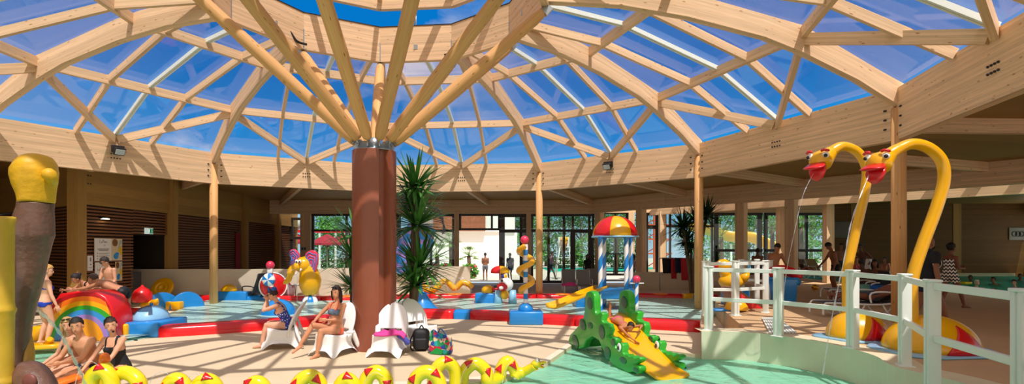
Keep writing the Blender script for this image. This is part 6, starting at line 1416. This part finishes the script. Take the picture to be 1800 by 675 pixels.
m.build('raised_sunglasses', BLACK, w2)
m = MB()
for s in (-1, 1): m.tube(smooth_path([V(s*.075-.01, .055, .86), V(s*.085-.015, .028, .90), V(s*.085-.018, -.012, .965), V(s*.055-.02, -.062, 1.02)], 4), .010, 8)
m.build('coral_strap', CORAL, w2)
# child on the dragon slide
sd = 1.12; q = SL0_+SLd*sd+SLn*WID*.5+V(0, 0, .62)
person('child in a pink bikini lying head first on the dragon slide', q, PI+.289, 1.22, 'w', pelvis=(-.02, -.12, .04), chest=(.02, .36, -.10), neckdir=(0, .9, .25), look=(.15, .9, -.25), hands=((-.20, .62, -.12), (.02, .74, -.36)), elb=((-1, .2, .3), (1, .3, .3)), feet=((-.10, -.80, .25), (-.03, -.60, .42)), knee=((-.1, -.2, -1), (.1, -.2, -1)), toe=((0, -1, .4), (0, -.6, .8)), sk='b87850', hair=('bun', '1c120e'), wear=(('bottom', PINKC), ('top', PINKC)), vox=.016, lat=(1, 0, 0), fat=.86)
# people on the upper deck
p = person('heavy man in a black t-shirt striding right behind the nearer duck', V(8.36, 10.35, ZU), -1.52, 1.80, 'm', pelvis=(0, 0, .93), chest=(0, .05, 1.43), look=(.05, 1, -.02), hands=((-.30, .14, .84), (.34, -.02, .80)), feet=((-.12, -.22, .10), (.12, .36, .08)), sk='8a5a40', hair=('none', '1a1412'), wear=(('shirt', mat('black_tee', '12131b', .85)), ('trunks', NVY)), fat=1.22)
m = MB(); m.tube([V(.226, .04+.085*math.cos(a), 1.24+.10*math.sin(a)) for a in np.linspace(0, 2*PI, 20)[:-1]], .006, 6, closed=True)
for a in (.6, 1.7, 3.9): m.tube([V(.228, .04+.06*math.cos(a), 1.24+.07*math.sin(a)), V(.228, .04-.05*math.cos(a+.6), 1.24-.06*math.sin(a+.6))], .006, 6)
m.build('round_print', mat('print_white', 'dcd8e2', .7), p)
person('woman in a black and white zigzag top walking right ahead of the heavy man', V(11.45, 13.4, ZU), -1.45, 1.70, 'w', pelvis=(0, 0, .93), chest=(0, .03, 1.42), hands=((-.05, .30, 1.12), (.10, .30, 1.08)), feet=((-.1, -.24, .12), (.1, .34, .08)), sk='7a4c38', hair=('bun', '100c0c'), wear=(('dress', ZIG),))
person('bare chested man looking down at the ball with arm stretched left', V(11.75, 18.4, ZU), 1.35, 1.80, 'm', chest=(0, .12, 1.42), neckdir=(0, .4, .9), look=(.1, .7, -.7), hands=((-.25, .15, .85), (.20, .42, .92)), sk='8a5638', hair=('short', '120c0a'), wear=(('trunks', BLK),))
person('man in black and red trunks leaning over the bucket toy', V(PX(1358, 16.2), 16.2, ZU), -1.0, 1.76, 'm', chest=(0, .18, 1.40), neckdir=(0, .4, .9), look=(0, .8, -.5), hands=((-.2, .42, .92), (.25, .46, .90)), sk='a96f4c', hair=('short', '1c1410'), wear=(('trunks', mat('black_red_trunks', '1c1416', .7)),))
person('dark haired child standing by the further pillar behind the railing', V(PX(1331, 20.5), 20.5, ZU), -.8, 1.55, 'm', sk='6f4530', hair=('short', '120d0b'), wear=(('trunks', DGREY),), vox=.022)
person('lying man in dark shorts on the white framed lounger', V(LD.x-.02, LD.y+.15, ZU), 1.48, 1.78, 'm', pelvis=(0, -.12, .45), chest=(0, -.55, .66), neckdir=(0, -.8, .6), look=(0, .5, .8), hands=((-.26, .05, .46), (.26, .05, .46)), feet=((-.12, .78, .45), (.12, .76, .46)), knee=((0, .1, 1), (0, .1, 1)), toe=((-.2, .3, 1), (.2, .3, 1)), sk='7d4c38', hair=('short', '1a1210'), wear=(('trunks', mat('charcoal_shorts', '3c3e4a', .85)),), fat=1.05)
person('tanned person sitting on the mint towel lounger seen from behind', V(PX(1516, 16.2), 16.2, ZU), -.4, 1.74, 'm', pelvis=(0, 0, .46), chest=(0, .08, .94), hands=((-.28, .1, .5), (.28, .12, .5)), feet=((-.2, .5, .1), (.2, .5, .1)), sk='5c3a2a', hair=('short', '221a18'), wear=(('trunks', DGREY),), vox=.022)
person('woman reclining behind the dark bag on the upper deck', V(PX(1538, 16.6), 16.6, ZU), 2.6, 1.68, 'w', pelvis=(0, 0, .46), chest=(0, -.12, .93), hands=((-.1, .25, .95), (.2, .25, .62)), feet=((-.1, .6, .3), (.1, .6, .3)), sk='8a5840', hair=('shoulder', '1c1412'), wear=(('suit', BLK),), vox=.022)
person('man standing against the brown wall behind the ball player', V(PX(1478, 24.5), 24.5, ZU), 2.9, 1.78, 'm', sk='6b4430', hair=('short', '140f0d'), wear=(('trunks', BLK),), vox=.022)
person('man bending with a white towel at the far pool corner', V(PX(1519, 21.0), 21.0, ZU), 2.2, 1.80, 'm', pelvis=(0, 0, .93), chest=(.05, .18, 1.38), hands=((-.3, .3, 1.0), (.32, .3, 1.12)), sk='5a3828', hair=('short', '120d0c'), wear=(('trunks', BLK),), vox=.022)
m = MB(); c = V(PX(1527, 20.7), 20.7, ZU+.85); m.tube([c+V(0, 0, .3), c, c-V(0, 0, .35)], [(.12, .08), (.2, .1), (.16, .08)], 14); simple('towel', 'white towel held by the bending man at the far pool corner', 'towel', m, mat('cloth_white', 'e4e6ec'))
person('child in a red patterned shirt beside the white towel', V(PX(1506, 20.2), 20.2, ZU), 2.6, 1.22, 'w', sk='b07a5c', hair=('short', '2a1e1a'), wear=(('dress', dotted('red_print', 'c83a48', 'f0c8c8', 16)),), vox=.022)
person('child standing by the brown wall right of the yellow neck', V(PX(1556, 22.0), 22.0, ZU-.25), 2.0, 1.45, 'm', sk='6b4430', hair=('short', '1c1412'), wear=(('trunks', DGREY),), vox=.022)
person('woman lying on the lounger below the palm window', V(PX(1412, 27.7), 27.7, ZU), 3.3, 1.68, 'w', pelvis=(0, 0, .46), chest=(0, -.34, .78), neckdir=(0, -.4, .8), look=(.2, .8, .1), hands=((-.2, .2, .5), (.2, .2, .5)), feet=((-.1, .8, .42), (.1, .76, .42)), sk='9a6248', hair=('long', '2a1c16'), wear=(('suit', BLK),), vox=.022)
# swimmers
def swim(lab, px, py, yaw, sk, hc_, cap=None, stl='short', sx='m', back=.0):
    q = G(px, py, ZU-.1); p = person(lab, V(q.x, q.y, ZU-.1-1.28), yaw, 1.72, sx, pelvis=(0, -.1, .85), chest=(0, .08, 1.33), neckdir=(0, .2, 1), look=(0, 1, .05), hands=((-.42, .40, 1.29), (.42, .36, 1.27)), feet=((-.1, -.5, .5), (.1, -.5, .5)), knee=((0, 1, 0), (0, 1, 0)), sk=sk, hair=(stl, hc_), wear=((('trunks' if sx == 'm' else 'suit'), NVY),), vox=.022, group='swimmers in the indoor pool')
    return p
swim('white haired swimmer facing the viewer in the teal pool', 1714, 506, 2.9, 'e0b49a', 'd8d2c8')
swim('swimmer with dark hair right of the white haired swimmer', 1750, 500, 1.7, 'a4745a', '18110f')
swim('swimmer at the right edge with both arms out', 1786, 506, 1.9, 'd8a88c', '2a1c16', sx='w')
swim('swimmer with dark hair far back at the right edge', 1793, 493, 2.4, '8a5a44', '140e0c')
swim('dark haired swimmer resting at the far left of the pool', 1707, 496, 2.2, '6a4232', '120c0a', stl='bun', sx='w')
m = MB(); q = G(1697, 499, ZU-.06); m.rbox(q+V(0, 0, .04), (.5, .3, .12), .05, .3, seg=3); simple('pool_float', 'small yellow float beside the swimmers in the teal pool', 'float', m, YELB)
# ================================================================ OUTSIDE, SEEN THROUGH THE GLASS
o = MB().prism([V(-60, 31.2, -.02), V(60, 33.5, -.02), V(90, 110, -.02), V(-90, 110, -.02)], (0, 0, .04)).build('ground', mat('pale_paving', 'd6cab6', .85, var=.06)); o['kind'] = 'structure'
LEAF = mat('leaf_green', '4d8a2c', .6, var=.4, vscale=1.2); LEAF2 = mat('leaf_deep_green', '2f6428', .6, var=.4, vscale=1.2); TRK = mat('tree_bark', '5d4a38', .9, var=.2, bump=.3); PALM = mat('palm_leaf', '6f9a3a', .5, var=.25, vscale=2)
def tree(lab, x, y, h, r, mt, seed):
    rr = random.Random(seed); t = solo('tree', lab, 'tree', V(x, y, 0), 'trees beyond the glass'); m = MB(); m.tube([V(x, y, 0), V(x+.1, y, h*.35), V(x, y, h*.7)], [.22, .17, .06], 10)
    for k in range(5): a = rr.uniform(0, 6.28); m.tube([V(x, y, h*.4), V(x+r*.5*math.cos(a), y+r*.5*math.sin(a), h*.7)], [.08, .02], 6)
    m.build('trunk', TRK, t); m = MB(); cl_ = [(V(rr.gauss(0, r*.38), rr.gauss(0, r*.38), rr.gauss(0, h*.14)), rr.uniform(.35, .6)*r) for k in range(16)]
    for c, cr in cl_:
        for k in range(190):
            d = V(rr.gauss(0, 1), rr.gauss(0, 1), rr.gauss(0, 1)).normalized(); p = V(x, y, h*.68)+c+d*cr*rr.uniform(.75, 1.05); u = d.cross(V(rr.random(), rr.random(), rr.random())).normalized(); w = d.cross(u)*.7+d*.4; s_ = rr.uniform(.09, .2)
            m.add([p-u*s_*.5, p+w*s_, p+u*s_*.5, p-w*s_], [(0, 1, 2, 3)])
    m.build('foliage', mt, t)
tl = [(PX(845, 62), 62, 8.0, 3.6, LEAF, 'leafy tree peeking over the white building'), (PX(905, 58), 58, 7.2, 3.2, LEAF2, 'deep green tree behind the left glass door'), (PX(960, 60), 60, 7.8, 3.5, LEAF, 'bright tree behind the middle glass doors'), (PX(1020, 57), 57, 7.4, 3.4, LEAF2, 'deep green tree behind the right glass door'), (PX(1085, 56), 56, 7.6, 3.4, LEAF, 'bright tree behind the striped kiosk'),
      (PX(1265, 58), 58, 8.2, 4.0, LEAF, 'bright tree left above the yellow water slide'), (PX(1315, 60), 60, 8.6, 4.2, LEAF2, 'deep green tree above the middle of the yellow slide'), (PX(1375, 57), 57, 8.2, 4.2, LEAF, 'bright tree right above the yellow water slide'), (PX(1425, 62), 62, 8.2, 4.0, LEAF2, 'deep green tree behind the frosted window'), (PX(780, 66), 66, 7.6, 3.2, LEAF2, 'deep green tree behind the pink clad building'), (PX(575, 55), 55, 6.0, 2.6, LEAF, 'bright tree seen left of the rust column')]
for k, (x, y, h, r, mt, lab) in enumerate(tl): tree(lab, x, y, h, r, mt, 100+k)
def palm(lab, x, y, h, ln, n, seed, nm='palm_tree'):
    rr = random.Random(seed); t = solo(nm, lab, 'palm', V(x, y, 0), 'palms beyond the glass'); m = MB(); m.tube([V(x, y, 0), V(x+.05, y, h*.5), V(x, y, h)], [.2, .15, .13], 10); m.build('trunk', TRK, t); m = MB()
    for k in range(n):
        az = 2*PI*k/n+rr.uniform(-.2, .2); el = rr.uniform(-.3, 1.2); d = V(math.cos(az)*math.cos(el), math.sin(az)*math.cos(el), math.sin(el)); sd_ = d.cross(V(0, 0, 1)).normalized(); c = V(x, y, h)+d*ln*.55
        m.tube([V(x, y, h), c], .015, 5); 
        for j in range(11):
            a = -1.3+2.6*j/10; e = (d*math.cos(a)+sd_*math.sin(a)).normalized(); q = c+e*ln*.55+V(0, 0, -.12*ln*(1+abs(a)*.4)); w = e.cross(V(0, 0, 1)).normalized()*.03*ln; m.add([c, lerp(c, q, .5)+w, q, lerp(c, q, .5)-w], [(0, 1, 2, 3)])
    m.build('fronds', PALM, t)
palm('fan palm left of the window pillar by the white building', PX(792, 38), 38, 2.5, 1.0, 22, 1); palm('low fan palm in front of the white building', PX(768, 36), 36, 1.6, 1.0, 22, 2); palm('small fan palm right of the window pillar', PX(824, 36.5), 36.5, 1.5, .9, 20, 3)
palm('tall fan palm beyond the kiosk', PX(1082, 40), 40, 3.2, 1.3, 24, 4); palm('small palm in front of the yellow water slide', PX(1268, 42), 42, 3.0, .9, 20, 5); palm('fan palm behind the frosted window', PX(1408, 35), 35, 3.4, 1.2, 24, 6); palm('fan palm at the far right window of the hall', PX(1357, 37), 37, 3.6, 1.2, 22, 7)
bl = solo('pool_building', 'white flat roofed building with a timber clad band beyond the glass', 'building', V(PX(840, 46), 46, 0)); WB = mat('white_render', 'f2f1ee', .85)
m = MB(); m.box((PX(835, 46), 46+2, 1.75), (PX(905, 46)-PX(757, 46), 4, 3.5)); m.build('wall', WB, bl); m = MB(); m.prism([V(PX(800, 46), 45.8, 3.5), V(PX(905, 46), 45.8, 3.5), V(PX(905, 46), 45.8, 5.0), V(PX(860, 46), 45.8, 5.3), V(PX(815, 46), 45.8, 4.6)], (0, 4, 0)); m.build('upper_wall', WB, bl)
m = MB(); m.box((PX(795, 44), 45.7, 4.2), (PX(850, 44)-PX(735, 44), .5, 1.3)); m.build('timber_band', BRICK, bl)
m = MB(); m.box((PX(880, 40), 41, .75), (3.2, .3, 1.5)); simple('garden_wall', 'low white garden wall behind the man in the doorway', 'wall', m, WB)
def parasol(lab, x, y, h, r, mt, grp='red parasols'):
    t = solo('parasol', lab, 'parasol', V(x, y, 0), grp); m = MB(); m.tube([V(x, y, 0), V(x, y, h)], .03, 8); m.build('pole', STEEL, t); m = MB(); m.lathe([(r, h-.75), (r*.98, h-.62), (r*.5, h-.25), (.02, h)], V(x, y, 0), 8, smooth=False); o = m.build('canopy', mt, t); s_ = o.modifiers.new('t', 'SOLIDIFY'); s_.thickness = .02
PR = mat('red_canvas', 'b02a3c', .8)
parasol('red parasol outside the second window left of the column', PX(575, 36), 36, 3.0, 1.2, PR); parasol('red parasol half behind the elephant fountain', PX(520, 37), 37, 3.1, 1.1, PR); parasol('dark red parasol outside near the timber pillar', PX(605, 40), 40, 3.1, 1.3, PR)
m = MB(); t = solo('pergola', 'white and red pergola frame outside the left windows', 'pergola', V(PX(580, 42), 42, 0))
for x in (540, 562, 590, 612): m = MB(); m.box((PX(x, 42), 42, 1.7), (.14, .14, 3.4)); m.build('post', WHITE, t)
m = MB(); m.box((PX(578, 42), 42, 3.4), (5.2, .2, .25)); m.build('beam', RED, t); m = MB(); m.box((PX(578, 42), 42.2, 1.0), (5.2, .1, .1)); m.build('handrail', DARK, t)
m = MB(); m.tube([V(PX(470, 36.5), 36.5, 3.5), V(PX(500, 36.4), 36.4, 3.3), V(PX(545, 37), 37, 4.1)], .35, 14); simple('slide_tube', 'grey tube of a water slide outside the leftmost window', 'slide', m, mat('tube_grey', 'b4b2ae', .5))
t = solo('water_slide', 'big yellow open water slide in front of the trees', 'slide', V(PX(1300, 48), 48, 0)); q = smooth_path([D(1215, 392, 50), D(1245, 400, 48), D(1280, 410, 47), D(1320, 412, 47), D(1362, 430, 46), D(1385, 428, 46)], 6); m = MB(); vs = []
for p in q:
    for a in np.linspace(-.2, PI+.2, 11): vs.append(p+V(0, -math.cos(a)*.75, -math.sin(a)*.75))
m.add(vs, [(i*11+j, i*11+j+1, (i+1)*11+j+1, (i+1)*11+j) for i in range(len(q)-1) for j in range(10)], 0, True); o = m.build('chute', YEL, t); s_ = o.modifiers.new('t', 'SOLIDIFY'); s_.thickness = .06
for px, y in ((1250, 48), (1285, 47), (1330, 47), (1362, 46)): m = MB(); m.box((PX(px, y), y, 1.2), (.16, .16, 2.4)); m.build('support', WHITE, t)
t = solo('slide_tower', 'orange scaffold tower of the water slide seen through the pillars', 'tower', V(PX(1150, 44), 44, 0)); OT = mat('orange_steel', 'c8552a', .5)
for x in (1137, 1150, 1163, 1178):
    m = MB(); m.box((PX(x, 44), 44, 2.9), (.14, .14, 5.8)); m.build('post', OT, t)
for z in (1.6, 2.8, 4.0, 5.2): m = MB(); m.box((PX(1157, 44), 44, z), (2.3, .12, .12)); m.tube([V(PX(1137, 44), 44, z-1.1), V(PX(1178, 44), 44, z)], .04, 6); m.build('brace', OT, t)
m = MB(); m.box((PX(1150, 42), 50, .03), (16, 10, .04)); tag(m.build('water', TWATER), kind='structure')
LC = mat('lounger_blue', '4a7f9c', .7)
for k, (px, Y) in enumerate(((1258, 38), (1290, 39), (1320, 38))):
    lounger(('blue mesh lounger on the terrace left of the pillar', 'blue mesh lounger on the terrace between the pillars', 'blue mesh lounger on the terrace by the dark window post')[k], V(PX(px, Y), Y, .0), 2.8, WHITE, '4a7f9c', 55, 'sun loungers on the terrace')
# people beyond the glass
person('bare backed man in grey trunks walking away on the terrace', V(PX(853, 33), 33, .02), .1, 1.72, 'm', sk='8a5a44', hair=('short', '241812'), wear=(('trunks', mat('grey_trunks', '8a8a94', .8)),), vox=.024, hands=((-.12, .2, 1.05), (.12, .2, 1.05)))
person('man in dark trunks striding right behind the glass doors', V(PX(968, 32.5), 32.5, .02), -1.3, 1.82, 'm', chest=(0, .06, 1.43), hands=((-.2, .35, 1.05), (.2, .35, 1.0)), feet=((-.1, .38, .1), (.1, -.32, .12)), sk='9a6a6a', hair=('short', '1a1412'), wear=(('trunks', NVY), ('tank', mat('mauve_cloth', '8a6a80', .8))), vox=.024)
person('woman in a black shirt standing by the open glass door', V(PX(1033, 29.0), 29.0, .0), 2.8, 1.68, 'w', sk='7a5040', hair=('shoulder', '120d0c'), wear=(('shirt', BLK), ('trunks', BLK)), vox=.024)
person('long haired woman passing behind the kiosk post', V(PX(1115, 30), 30, .02), 1.2, 1.66, 'w', sk='a87860', hair=('long', '241612'), wear=(('dress', dotted('dress_print', '5a5464', 'c8c0c8', 12)),), vox=.024)
person('person in blue crouching behind the left glass door', V(PX(897, 32.2), 32.2, .02), 2.6, 1.7, 'm', sk='8a5a44', hair=('short', '241812'), wear=(('shirt', NVY), ('trunks', NVY)), vox=.024)

def leafy(nm, lab, cat, c, d, mt, n, seed, grp, fl=None):
    rr = random.Random(seed); m = MB(); f = MB()
    t = solo(nm, lab, cat, V(c[0], c[1], 0), grp)
    for k in range(n):
        u = V(rr.gauss(0, 1), rr.gauss(0, 1), rr.gauss(0, 1)).normalized(); q = .8+.25*rr.random(); p = V(c[0]+u.x*d[0]*q, c[1]+u.y*d[1]*q, max(.05, d[2]*(1+u.z*q)*.5*1.0)); a = V(rr.gauss(0, 1), rr.gauss(0, 1), rr.gauss(0, 1)).normalized(); b = a.orthogonal().normalized(); s_ = rr.uniform(.10, .2)
        (f if fl and k % 5 == 0 else m).add([p-a*s_, p+b*s_*.5, p+a*s_, p-b*s_*.5], [(0, 1, 2, 3)])
    m.build('foliage', mt, t)
    if fl: f.build('blossom', fl, t)
    st_ = MB(); st_.tube([V(c[0], c[1], 0), V(c[0], c[1], d[2]*.7)], [.06, .03], 6); st_.build('stem', TRK, t)
for k, (px, Y, w_, lab) in enumerate(((920, 52, 4.2, 'green hedge beyond the left glass door'), (985, 52.5, 3.0, 'green hedge beyond the middle glass doors'), (1040, 52, 3.0, 'green hedge behind the woman in black'), (1095, 51, 3.0, 'green hedge behind the striped kiosk posts'), (1255, 53, 4.5, 'green hedge under the left end of the yellow water slide'), (1325, 53, 4.5, 'green hedge under the yellow water slide'), (1400, 52, 4.5, 'green hedge behind the frosted window'), (588, 50, 4.0, 'green hedge behind the red parasols'))):
    leafy('hedge', lab, 'hedge', (PX(px, Y), Y), (w_/1.6, .9, 3.4), LEAF2 if k % 2 else LEAF, 1500, 300+k, 'hedges beyond the glass')
for k, (px, Y, lab) in enumerate(((757, 35.5, 'pink flowering shrub left of the low fan palm'), (783, 35, 'pink flowering shrub right of the low fan palm'), (826, 35.2, 'flowering shrub below the small fan palm'))):
    leafy('flowering_shrub', lab, 'shrub', (PX(px, Y), Y), (.55, .4, 1.0), LEAF, 260, 400+k, 'flowering shrubs by the white building', PNK)
c = V(PX(992, 34.5), 34.5, .02); t = solo('lifeguard_chair', 'tall white lifeguard chair seen through the middle glass door', 'chair', c)
for sx_ in (-1, 1):
    for sy in (-1, 1): m = MB(); m.tube([c+V(.62*sx_, .5*sy, 0), c+V(.32*sx_, .28*sy, 2.1)], .035, 8); m.build('leg', WHITE, t)
for z in (.5, .95, 1.4): m = MB(); m.tube([c+V(-.55+.08*z, -.44, z), c+V(.55-.08*z, -.44, z)], .025, 8); m.build('rung', WHITE, t)
m = MB(); m.rbox(c+V(0, 0, 2.1), (.75, .62, .06), .02); m.build('seat', WHITE, t); m = MB(); m.rbox(c+V(0, .3, 2.45), (.75, .05, .6), .02); m.build('backrest', WHITE, t)
person('lifeguard in a yellow shirt sitting on the tall white chair', c+V(0, 0, 1.68), 2.9, 1.74, 'm', pelvis=(0, 0, .56), hands=((-.22, .35, .62), (.22, .35, .62)), feet=((-.1, .45, .12), (.1, .45, .12)), sk='9a6a50', hair=('short', '1c1410'), wear=(('shirt', YEL), ('trunks', REDC)), vox=.024)
m = MB(); c = V(XL+.07, 26.3, 1.2); m.rbox(c+V(0, 0, .65), (.06, .42, 1.9), .02); t = solo('banner', 'narrow dark red banner hanging by the far slatted wall', 'banner', c-V(0, 0, .3)); m.build('cloth', mat('banner_red', '8c1c2c', .8), t); m = MB(); m.tube([c+V(0, -.25, 1.62), c+V(0, .25, 1.62)], .03, 8); m.build('rod', DARK, t)
m = MB(); m.rbox(V(PX(537, YF), YF-.28, 2.0), (.34, .03, .24), .008); t = solo('pillar_sign', 'small grey sign with two dark pictograms on the timber pillar', 'sign', V(PX(537, YF), YF-.27, 1.9)); m.build('plate', mat('plate_grey', 'a8a8a4', .5), t)
for dx in (-.07, .08): m = MB(); m.rbox(V(PX(537, YF)+dx, YF-.30, 2.0), (.09, .012, .13), .004); m.build('pictogram', DARK, t)
q = V(PX(1212, 20.6), 20.6, 0); t = ladder_box('small yellow and blue toy box at the foot of the dark yucca', q, (.55, .35, .26), YEL, 'toy_box', 'toy box'); m = MB(); m.rbox(q+V(.16, -.19, .13), (.16, .03, .2), .01); m.build('blue_side', BLU, t)
